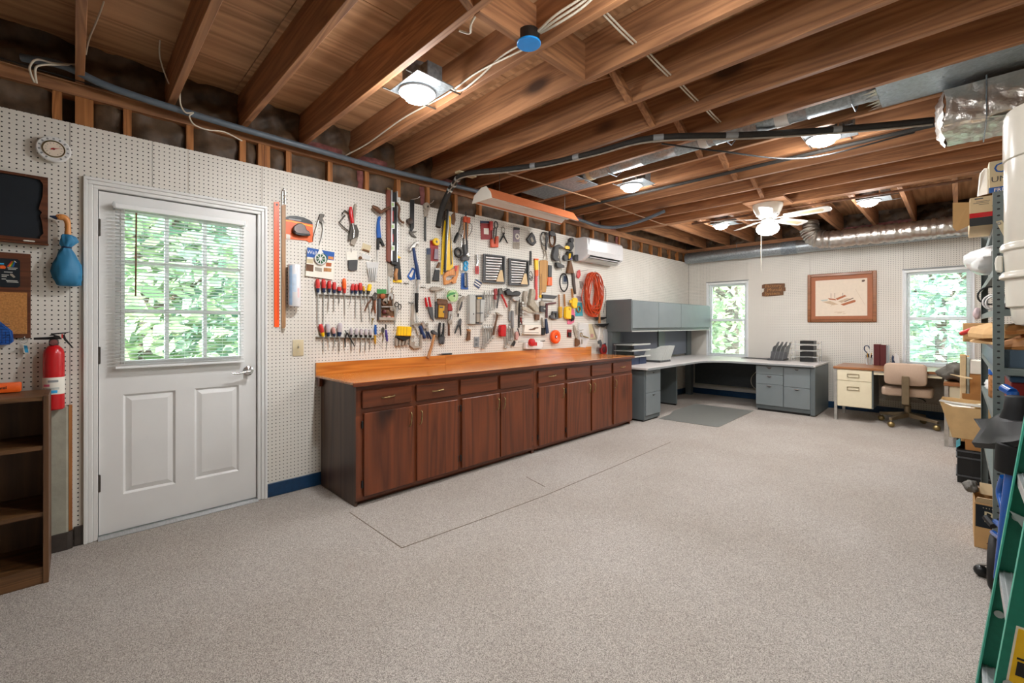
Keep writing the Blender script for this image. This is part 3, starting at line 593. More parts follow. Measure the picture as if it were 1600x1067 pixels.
for x in (1.3, 2.3, 3.05): MB().tube([(x, JY[15] + .021, 2.70), (x, 3.40, 2.61), (x, 3.54, 2.61), (x, JY[16] - .021, 2.70)], .004, 5).build('strap', 'galv_dull', t)
tag(Bx('panned_duct_sheet', 'galv_dull', None, .32, 1.02, JY[15] + .021, JY[16] - .021, 2.621, 2.628), 'flat galvanised sheet closing a joist bay above the shop light', 'duct')
t = thing('foil_duct_panel', 'flat foil faced duct closing the joist bay at upper right', 'duct', (3.6, 3.47, 2.62))
def crumple(x0, x1, y0, y1, z, amp, n=26):
    sd = random.uniform(0, 9)
    return MB().grid(lambda u, v: Vector((x0 + (x1 - x0) * u, y0 + (y1 - y0) * v, z + amp * (math.sin(u * 31 + v * 9 + sd) + math.sin(v * 27 - u * 13 + sd) + math.sin(u * 67 + v * 41)) * (1 if 0 < u < 1 and 0 < v < 1 else 0))), n, 12)
crumple(3.17, XR, JY[15] + .021, JY[16] - .021, 2.63, .0018).build('panel', 'foil_panel', t, smooth=60)
m = MB()
for k in range(7):
    y = 3.34 + .045 * k; m.add([(3.168, y, 2.632), (3.10 + .02 * (k % 2), y + .02, 2.622), (3.168, y + .045, 2.632), (3.2, y + .02, 2.655)], [(0, 1, 2), (0, 1, 3), (1, 2, 3), (0, 2, 3)])
m.build('ragged_edge', 'foil', t)
# foil wrapped trunk duct under the joists
t = thing('trunk_duct', 'foil wrapped rectangular trunk duct hanging below the joists', 'duct', (3.78, 3.78, 2.39))
def wrap(u, v):
    per = [(3.56, 2.60), (3.555, 2.50), (3.565, 2.40), (3.60, 2.385), (3.80, 2.38), (3.97, 2.388), (4.0, 2.41), (4.005, 2.5), (4.0, 2.60)]
    k = v * (len(per) - 1); i = min(int(k), len(per) - 2); f = k - i
    y = per[i][0] * (1 - f) + per[i + 1][0] * f; z = per[i][1] * (1 - f) + per[i + 1][1] * f
    w = .0022 * (math.sin(u * 40 + v * 22) + math.sin(u * 23 - v * 51) + math.sin(u * 71 + v * 13)) * (0 if v in (0, 1) else 1)
    return Vector((3.45 + .64 * u + (.012 * math.sin(v * 14) if u < .02 else 0), y + w, z + w))
MB().grid(wrap, 30, 40).build('wrap', 'foil', t, smooth=60)
def endcap(u, v):
    y = 3.56 + .44 * u; z = 2.385 + .215 * v; b = min(u, 1 - u, v, 1 - v)
    return Vector((3.45 - .035 * min(1, b * 5) + .004 * math.sin(u * 17 + v * 23), y, z))
MB().grid(endcap, 14, 10).build('end_cap', 'foil', t, smooth=60)
MB().grid(lambda u, v: Vector((3.62 + .16 * u, 3.57 + .06 * v * .3, 2.395 + .0 * v - .012 * math.sin(u * 3.14))), 6, 3).build('tape_patch', 'foil', t)
for x in (3.62, 3.95): MB().tube([(x, 3.55, 2.618), (x, 3.548, 2.39), (x, 3.6, 2.372), (x, 3.97, 2.372), (x, 4.012, 2.40), (x, 4.012, 2.618)], .003, 5).build('strap', 'galv_dull', t)
# round duct along the back wall
t = thing('wall_duct', 'galvanised round duct along the top of the back wall', 'duct', (1.8, 7.96, 2.36))
prof = [(.098, .015)]
for x in (.5, 1.6, 1.72, 2.9): prof += [(.098, x - .008), (.102, x - .004), (.102, x + .004), (.098, x + .008)]
MB().lathe(prof + [(.098, 3.62)], (0, 7.955, 2.452), 'x', 28).build('pipe', 'galv', t, smooth=40)
band(t, (0, 7.955, 2.452), .1021, 1.55, 1.76, 'galv_dull'); 
for x in (.9, 2.4): MB().tube([(x, 7.88, 2.60), (x, 7.85, 2.45), (x, 7.90, 2.36), (x, 7.955, 2.347), (x, 8.02, 2.37), (x, 8.05, 2.45)], .003, 5).build('strap', 'galv_dull', t)
# silver flexible duct
t = thing('flexible_duct', 'crinkled silver flexible duct bending up under the short joists', 'duct', (2.8, 7.6, 2.33))
path = bez([(1.98, 7.62, 2.74), (1.99, 7.60, 2.62), (2.06, 7.6, 2.50), (2.25, 7.6, 2.455), (2.6, 7.6, 2.455), (2.95, 7.6, 2.45), (3.3, 7.6, 2.45), (3.62, 7.62, 2.45)], 14)
MB().tube(path, [.118 + .008 * math.sin(i * 2.1) + .004 * math.sin(i * 5.3) for i in range(len(path))], 26).build('hose', 'foil', t, smooth=60)
for i in (34, 62, 84): c = path[i]; MB().lathe([(.124, -.02), (.129, -.018), (.129, .018), (.124, .02)], c, 'x', 24).build('tape', 'foil', t, smooth=30)

# ------------------------------------------------------------------ pipes and lines
def cable(name, pts, r, mat, label, cat, n=8, group=None, smooth=True):
    return tag(MB().tube(bez(pts, n) if smooth else pts, r, 8).build(name, mat, smooth=60), label, cat, group)
cable('conduit', [(.03, -.20, 2.66), (.09, -.04, 2.655), (.11, .165, 2.60), (.11, .63, 2.575), (.11, 1.23, 2.565), (.11, 1.85, 2.56), (.11, 2.4, 2.575), (.12, 2.9, 2.585), (.12, 3.7, 2.58), (.14, 4.5, 2.575), (.22, 4.86, 2.53), (.40, 5.02, 2.52), (.75, 5.0, 2.54), (1.05, 4.99, 2.60)], .021, 'grey_pipe', 'grey plastic conduit running along the top of the pegboard wall', 'pipe')
cable('gas_pipe', [(-.0, 4.13, 2.600), (1.5, 4.13, 2.600), (3.40, 4.13, 2.600)], .016, 'black_foam', 'long black pipe strapped under the joists', 'pipe', smooth=False)
t = thing('line_set', 'black insulated refrigerant line set bending down beside the pegboard', 'pipe', (.8, 2.8, 2.1))
ls = [(.13, 2.385, 2.15), (.125, 2.42, 2.30), (.14, 2.47, 2.44), (.22, 2.49, 2.54), (.42, 2.47, 2.585), (.80, 2.66, 2.585), (1.14, 2.80, 2.585), (1.55, 2.88, 2.585), (1.97, 2.95, 2.585), (2.47, 3.38, 2.585), (2.90, 3.70, 2.585), (3.2, 3.86, 2.575), (3.395, 3.94, 2.565)]
pth = bez(ls, 8); MB().tube(pth, .026, 10).build('insulation', 'black_foam', t, smooth=60)
MB().tube([q + Vector((0, -.018, -.028)) for q in pth[16:]], .006, 6).build('drain_hose', 'taupe', t, smooth=60)
for i, mt in ((20, 'grey_lt'), (24, 'grey_lt'), (28, 'grey_lt'), (44, 'grey_pl'), (52, 'grey_pl'), (64, 'grey_pl'), (70, 'grey_pl'), (80, 'grey_pl')): MB().tube([pth[i], pth[i + 1]], .0275, 10).build('tape', mt, t, smooth=40)
cable('loose_cable', [(2.0, 3.02, 2.56), (2.3, 3.3, 2.50), (2.7, 3.9, 2.50), (3.3, 4.1, 2.57)], .006, 'black', 'thin dark cable sagging beside the black line set', 'cable')
cable('thin_pipe', [(.66, 2.62, 2.605), (.74, 3.87, 2.605), (.70, 5.58, 2.605), (.72, 5.70, 2.605)], .007, 'wire_tan', 'thin tan tube crossing under the joists over the shop light', 'pipe', smooth=False)
cable('brown_pipe', [(1.0, 5.88, 2.60), (1.3, 5.87, 2.59), (2.4, 5.865, 2.59), (3.6, 5.87, 2.59)], .013, 'rust', 'rusty brown pipe along the header beside the fan', 'pipe')
for i, y in enumerate((1.665, 2.07, 2.475, 2.885)):
    for d in (0, .018): cable('white_cable', [(2.36 - .02 * i * .5 + d, y, 2.685), (2.35 - .02 * i * .5 + d, y + .19, 2.681), (2.34 - .02 * i * .5 + d, y + .365, 2.685)], .0045, 'wire_white', ('left', 'right')[d > 0] + ' white cable of the ' + ('first', 'second', 'third', 'fourth')[i] + ' joist pair counted from the blue box', 'cable', 4, 'cables through the joists')
t = thing('junction_box', 'round electrical box with bright blue cover on a joist', 'electrical box', (2.04, 1.53, 2.60))
MB().lathe([(.052, 2.6105), (.052, 2.66), (.05, 2.665)], (2.05, 1.56, 0), n=20).build('box', 'black', t, smooth=40); MB().lathe([(.056, 2.602), (.058, 2.604), (.058, 2.61)], (2.05, 1.56, 0), n=24).build('cover', 'blue_cover', t, smooth=40)
W1 = [(1.38, 1.52, 2.68), (1.45, 1.60, 2.62), (1.6, 1.618, 2.64), (1.8, 1.618, 2.68), (2.0, 1.60, 2.66)]
cable('lamp_cable', W1, .0055, 'wire_white', 'white cable from the blue cover box to the nearest light', 'cable')
cable('joist_cable', [(.02, 1.56, 2.62), (.3, 1.615, 2.655), (.8, 1.618, 2.68), (1.3, 1.618, 2.66), (1.6, 1.618, 2.675), (1.96, 1.61, 2.64)], .0055, 'wire_white', 'white cable clipped along a joist side to the blue cover box', 'cable')
for k in range(3): cable('cable_loop', [(2.10, 1.59 - .01 * k, 2.65), (2.22, 1.58 - .012 * k, 2.635 + .012 * k), (2.36, 1.60 - .012 * k, 2.66 + .01 * k), (2.52, 1.60, 2.72)], .006, 'wire_white', ('lowest', 'middle', 'highest')[k] + ' white cable of the bundle beside the blue cover box', 'cable', 5, 'cable bundle by the blue box')
cable('plate_cable', [(1.88, 1.27, 2.615), (1.92, 1.30, 2.60), (1.97, 1.27, 2.61), (2.05, 1.275, 2.66)], .005, 'wire_white', 'short white cable stapled to a joist near the corner block', 'cable')
cable('hanging_wire', [W(134, 85, x=.22), W(139, 62, x=.30), W(148, 40, x=.38), W(158, 15, x=.48), W(166, -10, x=.56)], .004, 'wire_white', 'thin white wire rising beside the second joist near the corner', 'wire')
cable('stapled_wire', [W(264, 131, x=.18), W(254, 105, x=.24), W(249, 80, x=.30), W(252, 45, x=.38), W(256, 10, x=.48), W(257, -10, x=.52)], .004, 'wire_white', 'thin white wire dropping from the subfloor above the door', 'wire')
cable('looped_wire', [W(118, 101, x=.10), W(85, 99, x=.13), W(58, 93, x=.14), W(47, 103, x=.14), W(48, 115, x=.13), W(54, 129, x=.11)], .005, 'wire_white', 'white wire looped over the conduit, the outer of two', 'wire')
cable('looped_wire', [W(118, 102, x=.09), W(90, 101, x=.135), W(62, 102, x=.145), W(55, 110, x=.14), W(57, 130, x=.11)], .005, 'wire_white', 'white wire looped over the conduit, the inner of two', 'wire')
cable('drooping_wire', [W(281, 145, x=.15), W(282, 163, x=.15), W(290, 176, x=.15), W(302, 176, x=.15), W(296, 182, x=.15), W(304, 195, x=.14), W(325, 203, x=.13), W(350, 206, x=.1), W(378, 220, x=.05)], .0045, 'wire_white', 'white wire drooping from the conduit above the door', 'wire')
for k, (z, mt) in enumerate(((2.607, 'black'), (2.59, 'wire_tan'))): cable('plate_wire', [(.03, -.3, z + .02), (.035, .6, z), (.03, 1.4, z + .003), (.035, 2.3, z)], .0035, mt, ('thin black wire strung along the wall plate', 'thin tan wire strung along the wall plate')[k], 'wire')

# ------------------------------------------------------------------ fluorescent shop light
t = thing('shop_light', 'white fluorescent shop light with copper coloured top hanging over the tools', 'light fixture', (.52, 3.2, 2.34))
y0, y1 = 2.57, 3.81
def sec(pts, ya, yb): return MB().prism([(x, ya, z) for x, z in pts], (0, 0, 0), (0, yb - ya, 0))
sec([(.665, 2.352), (.672, 2.356), (.60, 2.452), (.545, 2.452), (.42, 2.36), (.425, 2.354), (.545, 2.440), (.598, 2.440)], y0, y1).build('reflector', 'copper_paint', t)
sec([(.412, 2.352), (.418, 2.350), (.50, 2.405), (.52, 2.395), (.56, 2.395), (.58, 2.405), (.658, 2.350), (.662, 2.352), (.585, 2.412), (.555, 2.402), (.525, 2.402), (.498, 2.412)], y0 + .004, y1 - .004).build('inner_reflector', 'white', t)
sec([(.525, 2.383), (.555, 2.383), (.555, 2.394), (.525, 2.394)], y0 + .02, y1 - .02).build('ballast_cover', 'white', t)
sec([(.41, 2.345), (.67, 2.345), (.655, 2.40), (.60, 2.462), (.54, 2.462), (.44, 2.41)], y0 - .012, y0 - .001).build('end_plate', 'offwhite', t)
Bx('lamp_holder', 'offwhite', t, .505, .53, y0 + .001, y0 + .03, 2.352, 2.382); Bx('lamp_holder', 'offwhite', t, .55, .575, y0 + .001, y0 + .03, 2.352, 2.382)
for y in (2.75, 3.70): MB().tube([(.57, y, 2.452), (.57, y, 2.62)], .0022, 5).build('chain', 'dark_steel', t)
tag(MB().prism([(.34, 2.42, 2.602), (.40, 2.42, 2.602), (.40, 2.62, 2.602), (.34, 2.62, 2.602)], (0, 0, 0), (0, 0, .017)).build('tan_power_box', 'beige'), 'small tan plastic box fixed to a joist near the shop light', 'electrical box')

# ------------------------------------------------------------------ split air conditioner
t = thing('air_conditioner', 'white wall mounted split air conditioner', 'air conditioner', (.11, 5.0, 2.06))
AY0, AY1 = 4.62, 5.46
sec([(.001, 2.08), (.001, 2.372), (.15, 2.372), (.185, 2.36), (.205, 2.33), (.212, 2.20), (.205, 2.145), (.13, 2.085), (.10, 2.07)], AY0, AY1).build('body', 'white_gloss', t, bevel=.004)
sec([(.203, 2.14), (.213, 2.20), (.2155, 2.20), (.2155, 2.335), (.188, 2.362), (.186, 2.36), (.206, 2.33), (.2125, 2.20)], AY0 + .03, AY1 - .03).build('front_panel', 'white_gloss', t, smooth=20)
sec([(.198, 2.1385), (.1895, 2.131), (.191, 2.129), (.2, 2.137)], AY0 + .07, AY1 - .07).build('upper_louver_gap', 'black', t)
sec([(.20, 2.139), (.165, 2.111), (.168, 2.108), (.204, 2.137)], AY0 + .07, AY1 - .07).build('outlet_slot', 'black', t)
sec([(.158, 2.106), (.11, 2.073), (.113, 2.069), (.162, 2.103)], AY0 + .05, AY1 - .05).build('louver', 'grey_lt', t)
sec([(.1885, 2.122), (.178, 2.115), (.182, 2.11), (.192, 2.118)], AY0 + .07, AY1 - .07).build('vane', 'white_gloss', t)

# ------------------------------------------------------------------ wooden base cabinets and worktop
CF = .62
DRW = [[(1.401, 1.789, 1), (1.831, 2.216, 1), (2.251, 2.659, 0), (2.698, 3.107, 0)], [(3.207, 3.612, 1), (3.652, 4.062, 0), (4.10, 4.49, 0), (4.532, 4.93, 1)]]
DOR = [[(1.412, 1.804, 1), (1.835, 2.223, -1), (2.267, 2.693, 1), (2.706, 3.116, -1)], [(3.216, 3.608, 1), (3.654, 4.07, 1), (4.102, 4.496, -1), (4.541, 4.962, -1)]]
def bail(par, p, d, n=(1, 0, 0), L=.045, name='handle', mat='brass'):
    """arched pull centred on p, running along d"""
    p = Vector(p); d = Vector(d); n = Vector(n); q = MB()
    q.tube(bez([p - d * L, p - d * L * .8 + n * .016, p - d * L * .3 + n * .021, p + n * .018, p + d * L * .3 + n * .021, p + d * L * .8 + n * .016, p + d * L], 4), [.0055, .005, .0045, .004, .004, .004, .004, .004, .005, .005, .006, .006, .006, .005, .005, .004, .004, .004, .004, .004, .0045, .005, .005, .0052, .0055], 8)
    return q.build(name, mat, par, smooth=60)
for u, (ya, yb) in enumerate(((1.363, 3.160), (3.162, 4.977))):
    t = thing('base_cabinet', ('dark stained wooden base cabinet nearest the white door', 'dark stained wooden base cabinet beside the grey file cabinet')[u], 'cabinet', (.35, (ya + yb) / 2, 0), 'base cabinets under the worktop')
    Bx('side_panel', 'stained_side', t, .02, .602, ya, ya + .018, .0, .838); Bx('side_panel', 'stained', t, .02, .602, yb - .018, yb, .0, .838)
    Bx('bottom_panel', 'stained_y', t, .02, .60, ya + .018, yb - .018, .045, .06); Bx('back_panel', 'stained_y', t, .02, .03, ya + .018, yb - .018, .06, .838)
    Bx('toe_kick', 'stained_y', t, .545, .56, ya + .018, yb - .018, .0, .045)
    Bx('front_rail', 'stained_y', t, .602, CF, ya, yb, .04, .08); Bx('front_rail', 'stained_y', t, .602, CF, ya, yb, .62, .68); Bx('front_rail', 'stained_y', t, .602, CF, ya, yb, .78, .838)
    ed = [ya] + [(DOR[u][i][1] + DOR[u][i + 1][0]) / 2 for i in range(3)] + [yb]
    for i, y in enumerate(ed):
        a, b = (y, y + .06) if i == 0 else (y - .06, y) if i == 4 else (y - .028, y + .028)
        Bx('front_stile', 'stained', t, .602, CF + .0002, a, b, .08, .62); Bx('front_stile', 'stained', t, .602, CF + .0002, a, b, .68, .78)
    for i in range(4):
        a, b, hs = DOR[u][i]
        d = Bx('door', 'stained', t, CF + .001, CF + .020, a, b, .065, .638, bevel=.004)
        y = b - .03 if hs > 0 else a + .03; bail(d, (CF + .020, y, .545), (0, .12, 1), L=.05)
        yh = a - .007 if hs > 0 else b + .007
        for z in (.15, .56): Bx('hinge', 'black', d, CF + .0015, CF + .012, yh - .007, yh + .007, z - .026, z + .026, bevel=.003)
        a, b, hd = DRW[u][i]
        d = Bx('drawer', 'stained_y', t, CF + .001, CF + .020, a, b, .672, .795, bevel=.004)
        if hd: bail(d, (CF + .020, (a + b) / 2, .735), (0, 1, .06), L=.05)
t = thing('worktop', 'glossy orange oak worktop with backsplash on the base cabinets', 'worktop', (.33, 3.15, .84))
for a, b in ((1.325, 3.85), (3.851, 4.985)): Bx('top_board', 'oak', t, .022, .655, a, b, .8395, .858, bevel=.003)
Bx('front_edge', 'stained_y', t, .6551, .662, 1.325, 4.985, .828, .856, bevel=.002); Bx('end_bracket', 'stained', t, .022, .065, 1.333, 1.358, .775, .8385)
for a, b in ((1.325, 2.55), (2.551, 3.85), (3.851, 4.966)): Bx('backsplash', 'oak', t, .002, .021, a, b, .8395, .953, bevel=.002)

# ------------------------------------------------------------------ bookcase at the left edge and things above it
t = thing('bookcase', 'low dark walnut bookcase with three open shelves by the concrete', 'bookcase', (.22, -.47, 0))
y0, y1, zt = -.85, -.09, .905
for a in (y0, y1 - .019): Bx('side_panel', 'walnut_z', t, .06, .405, a, a + .019, 0, zt, bevel=.001)
for z in (zt - .04, .645, .325, .06): Bx('shelf', 'walnut_y', t, .07, .40, y0 + .0195, y1 - .0195, z - .0 if z < zt - .05 else zt - .022, (z if z < zt - .05 else zt - .022) + .02)
Bx('back_panel', 'walnut_z', t, .061, .0695, y0 + .0195, y1 - .0195, .0, zt - .023); Bx('kick_board', 'walnut_y', t, .385, .399, y0 + .0195, y1 - .0195, .0, .0595)
t = thing('orange_case', 'orange plastic level case lying on the bookcase', 'case', (.12, -.3, zt)); Bx('shell', 'orange', t, .09, .15, -.45, -.195, zt + .001, zt + .05, bevel=.008, seg=2)
lettering('print', 'level', .022, (.1508, -.262, zt + .028), (0, 1, 0), (0, 0, 1), 'black', t)
t = thing('fire_extinguisher', 'red fire extinguisher with white label hung beside the door', 'fire extinguisher', (.062, -.081, .79))
c = (.062, -.081, 0)
MB().lathe([(.036, .79), (.041, .795), (.042, .80), (.042, 1.09), (.038, 1.112), (.026, 1.13), (.018, 1.138)], c, n=28).build('cylinder', 'red', t, smooth=50)
MB().lathe([(.0424, .875), (.0426, .876), (.0426, .965), (.0424, .966)], c, n=28).build('label_band', 'paper', t, smooth=30)
for k, (za, zb, aa, ab, mt) in enumerate(((.882, .898, -55, 20, 'cyan'), (.90, .912, -70, 30, 'grey_lt'), (.94, .952, -30, 25, 'grey_pl'), (.918, .930, -60, -20, 'pink_pl'))):
    q = MB(); n = 8; vs = []
    for i in range(n + 1):
        a = R(aa + (ab - aa) * i / n); vs += [(c[0] + .0429 * math.cos(a), c[1] + .0429 * math.sin(a), za), (c[0] + .0429 * math.cos(a), c[1] + .0429 * math.sin(a), zb)]
    q.add(vs, [(2 * i, 2 * i + 2, 2 * i + 3, 2 * i + 1) for i in range(n)]).build('label_print', mt, t)
MB().lathe([(.017, 1.138), (.019, 1.14), (.019, 1.165), (.014, 1.17)], c, n=18).build('valve', 'dark_steel', t, smooth=40)
MB().lathe([(.016, 0), (.016, .008), (.013, .010)], (.0815, -.081, 1.153), 'x', 18).build('gauge', 'pink', t, smooth=40)
MB().tube([(.062, -.075, 1.178), (.062, -.10, 1.176), (.064, -.155, 1.175)], [.009, .0075, .006], 8).build('nozzle', 'black', t)
MB().prism([(.055, -.10, 1.19), (.055, -.085, 1.203), (.055, -.03, 1.208), (.055, -.012, 1.212), (.055, -.03, 1.203), (.055, -.08, 1.195), (.055, -.085, 1.17), (.055, -.05, 1.17), (.055, -.06, 1.188)], (0, 0, 0), (.014, 0, 0)).build('lever', 'black', t)
MB().prism([(.055, -.05, 1.19), (.055, -.042, 1.165), (.055, -.008, 1.118), (.055, -.005, 1.122), (.055, -.034, 1.172), (.055, -.04, 1.198)], (0, 0, 0), (.014, 0, 0)).build('squeeze_handle', 'black', t); Bx('pin', 'red_pl', t, .070, .074, -.052, -.046, 1.175, 1.198)
MB().tube([(.0005, -.081, 1.06), (.02, -.081, 1.06)], .012, 8).build('wall_bracket', 'black', t)
# thermometer
t = thing('dial_thermometer', 'round white dial thermometer on the pegboard above the door', 'thermometer', (.04, -.082, 2.14))
c = (.0, -.082, 2.207)
MB().lathe([(.004, .0005), (.006, .002), (.006, .022), (.066, .026), (.069, .030), (.069, .036), (.064, .040)], c, 'x', 36).build('case', 'white', t, smooth=30)
MB().lathe([(.0415, .0402), (.043, .045), (.045, .045), (.046, .0402)], c, 'x', 36).build('bezel', 'brass', t, smooth=30); MB().lathe([(.0395, .0402), (.0395, .0412)], c, 'x', 36).build('dial', 'picture_paper', t)
for k in range(13):
    a = R(-60 + 300 * k / 12 - 0); d = Vector((0, math.cos(a), math.sin(a))); s = Vector((0, -d.z, d.y)); q = Vector((.0404, c[1], c[2])) + d * .0555
    MB().prism([q - d * .0045 - s * .004, q + d * .0045 - s * .004, q + d * .0045 + s * .004, q - d * .0045 + s * .004], (0, 0, 0), (.0006, 0, 0)).build('numeral', 'grey_pl', t)
    q = Vector((.0414, c[1], c[2])) + d * .031
    MB().prism([q - d * .003 - s * .0012, q + d * .003 - s * .0012, q + d * .003 + s * .0012, q - d * .003 + s * .0012], (0, 0, 0), (.0005, 0, 0)).build('tick', 'taupe', t)
MB().prism([(.0425, c[1] - .012, c[2] - .007), (.0425, c[1] + .028, c[2] + .010), (.0425, c[1] - .009, c[2] + .001)], (0, 0, 0), (.0008, 0, 0)).build('needle', 'red', t); MB().lathe([(.006, .0412), (.006, .0436)], c, 'x', 12).build('hub', 'red_dk', t)
# chalkboard and cork board
t = thing('chalkboard', 'black chalkboard in a scalloped dark wood frame', 'chalkboard', (.012, -.4, 1.68))
y0, y1, z0, z1 = -.72, -.104, 1.683, 2.05
Bx('slate', 'chalk', t, .001, .010, y0 + .004, y1 - .004, z0 + .004, z1 - .004)
hole = [(y1 - .03, z0 + .04), (y1 - .017, z0 + .06), (y1 - .022, z0 + .12), (y1 - .030, z0 + .155), (y1 - .022, z0 + .175), (y1 - .034, z0 + .19), (y1 - .030, z0 + .215), (y1 - .020, z0 + .26), (y1 - .018, z1 - .04), (y1 - .03, z1 - .018), (y1 - .08, z1 - .012)]
Rr = [(y1, z0 + .03)] + [(y1, z1)] + [(y1 - .08, z1)] + hole[::-1] + [(y1 - .03, z0 + .03)]
MB().prism([(.0101, a, b) for a, b in Rr], (0, 0, 0), (.012, 0, 0)).build('frame_side', 'frame_wood', t)
Bx('frame_top', 'frame_wood', t, .0101, .022, y0, y1 - .081, z1 - .013, z1); Bx('frame_bottom', 'frame_wood', t, .0101, .022, y0, y1, z0, z0 + .0299); Bx('frame_side', 'frame_wood', t, .0101, .022, y0, y0 + .02, z0 + .0301, z1 - .0131)
Bx('chalk_tray', 'frame_wood', t, .0221, .045, y0, y1 + .003, z0 - .006, z0 + .006, bevel=.003)
tag(Bx('chalk_stick', 'paper', None, .028, .038, -.195, -.152, z0 + .007, z0 + .015, bevel=.003), 'stick of white chalk in the chalkboard tray', 'chalk')
t = thing('cork_board', 'wood backed cork board with a black printed plate', 'board', (.01, -.45, 1.18))
Bx('backing', 'frame_wood', t, .001, .014, -.72, -.168, 1.178, 1.627, bevel=.002); Bx('cork_panel', 'cork', t, .0141, .018, -.71, -.181, 1.20, 1.42)
p = MB().prism([(.0141, a, b) for a, b in [(-.42, 1.445), (-.215, 1.445), (-.206, 1.454), (-.206, 1.586), (-.215, 1.595), (-.42, 1.595)]], (0, 0, 0), (.003, 0, 0)).build('printed_plate', 'chalk', t)
def dab(par, mat, pts, x, name='print'): MB().prism([(x, a, b) for a, b in pts], (0, 0, 0), (.0005, 0, 0)).build(name, mat, par)
dab(p, 'paper', [(-.228, 1.585), (-.222, 1.583), (-.217, 1.575), (-.224, 1.578)], .0172)
for k, mt in enumerate(('red_pl', 'yellow', 'green', 'blue')): dab(p, mt, [(-.252 + .006 * k, 1.553), (-.246 + .006 * k, 1.553), (-.231 + .003 * k, 1.580), (-.236 + .003 * k, 1.582)], .0172)
dab(p, 'orange', [(-.275, 1.54), (-.258, 1.54), (-.255, 1.55), (-.262, 1.558), (-.275, 1.556)], .0172); dab(p, 'taupe', [(-.242, 1.51), (-.228, 1.495), (-.222, 1.5), (-.232, 1.515), (-.240, 1.517)], .0172)
for k, (a, b, z) in enumerate(((-.25, -.215, 1.545), (-.248, -.22, 1.538), (-.262, -.232, 1.522), (-.27, -.245, 1.506), (-.27, -.252, 1.498), (-.255, -.215, 1.478), (-.252, -.212, 1.471), (-.27, -.255, 1.485))): dab(p, 'grey_lt', [(a, z), (b, z), (b, z + .004), (a, z + .004)], .0172)
dab(p, 'cyan', [(-.30, 1.56), (-.262, 1.563), (-.262, 1.569), (-.30, 1.566)], .0172)
t = thing('key_tag', 'key ring with blue and white tag below the cork board', 'key tag', (.02, -.19, 1.09)); MB().ring((.022, -.192, 1.165), .014, .0012, 'x', 18, 6).build('ring', 'chrome', t)
MB().tube([(.001, -.19, 1.185), (.024, -.19, 1.185), (.024, -.19, 1.176)], .002, 6).build('peg_hook', 'steel', t); k = MB().prism([(.020, -.197, 1.15), (.020, -.176, 1.146), (.020, -.170, 1.095), (.020, -.192, 1.098)], (0, 0, 0), (.003, 0, 0)).build('tag', 'paper', t); dab(k, 'cyan', [(-.193, 1.14), (-.180, 1.137), (-.175, 1.10), (-.188, 1.102)], .0231)
t = thing('mesh_basket', 'blue wire mesh basket hung on the cork board', 'basket', (.06, -.31, 1.14))
for a in range(14): MB().tube([(.10, -.40 + .0125 * a, 1.155), (.10, -.40 + .0125 * a, 1.27 if a < 9 else 1.27 - .014 * (a - 8))], .0011, 4).build('wire', 'blue_dk', t)
for z in range(8): MB().tube([(.10, -.40, 1.155 + .014 * z), (.10, -.236, 1.155 + .014 * z)], .0011, 4).build('wire', 'blue_dk', t)
MB().prism([(0, -.40, 1.15), (0, -.24, 1.15), (0, -.228, 1.162), (0, -.232, 1.215), (0, -.29, 1.285), (0, -.40, 1.285)], (.02, 0, 0), (.024, 0, 0)).build('back_sheet', 'blue', t)
MB().prism([(.024, -.40, 1.15), (.10, -.40, 1.15), (.10, -.24, 1.15), (.024, -.24, 1.15)], (0, 0, 0), (0, 0, .003)).build('base_sheet', 'blue', t)
MB().tube([(.10, -.40, 1.285), (.10, -.30, 1.285), (.10, -.238, 1.22), (.10, -.228, 1.16), (.10, -.24, 1.15), (.10, -.40, 1.15)], .0025, 6).build('rim', 'blue', t); MB().tube([(.024, -.24, 1.2), (.10, -.235, 1.2)], .002, 6).build('rim', 'blue', t)
# duck head umbrella
t = thing('duck_umbrella', 'umbrella in a blue pouch with a wooden duck head handle', 'umbrella', (.05, -.03, 1.45))
MB().tube(bez([(.05, -.028, 1.735), (.05, -.027, 1.78), (.05, -.030, 1.82), (.05, -.042, 1.838), (.05, -.060, 1.838), (.05, -.072, 1.835)], 4), [.014, .014, .0135, .013, .0125, .0125, .0125, .013, .0135, .0145, .0155, .016, .0165, .0165, .0165, .0165, .016, .0155, .0145, .013, .011], 14).build('duck_head', 'saw_wood', t, smooth=60)
MB().tube([(.05, -.068, 1.834), (.05, -.080, 1.834), (.05, -.097, 1.837)], [.0125, .009, .003], 10, flat=None).build('beak', 'navy', t, smooth=60)
MB().ball((.064, -.063, 1.843), .0025, 8, 5).build('eye', 'black', t)
def pouch(cx, cy, prof, fold, name, par, mat, n=28, ph=0):
    m = MB(); vs = []; k = len(prof)
    for z, ry, rx, dy in prof:
        for i in range(n):
            a = 2 * math.pi * i / n; f = 1 + fold * (math.sin(a * 5 + z * 40 + ph) * .6 + math.sin(a * 9 - z * 63) * .4)
            vs.append((cx + rx * f * math.sin(a), cy + dy + ry * f * math.cos(a), z))
    fs = [(i * n + j, i * n + (j + 1) % n, (i + 1) * n + (j + 1) % n, (i + 1) * n + j) for i in range(k - 1) for j in range(n)] + [tuple(range(n)), tuple(range((k - 1) * n, k * n))]
    return m.add(vs, fs).build(name, mat, par, smooth=50)
pouch(.055, -.03, [(1.462, .03, .015, .0), (1.468, .045, .025, .005), (1.50, .056, .036, .003), (1.54, .058, .038, .0), (1.58, .053, .034, .0), (1.62, .040, .026, -.002), (1.65, .028, .02, -.003), (1.668, .020, .015, -.003), (1.675, .018, .014, -.002)], .17, 'pouch', t, 'blue_bag')
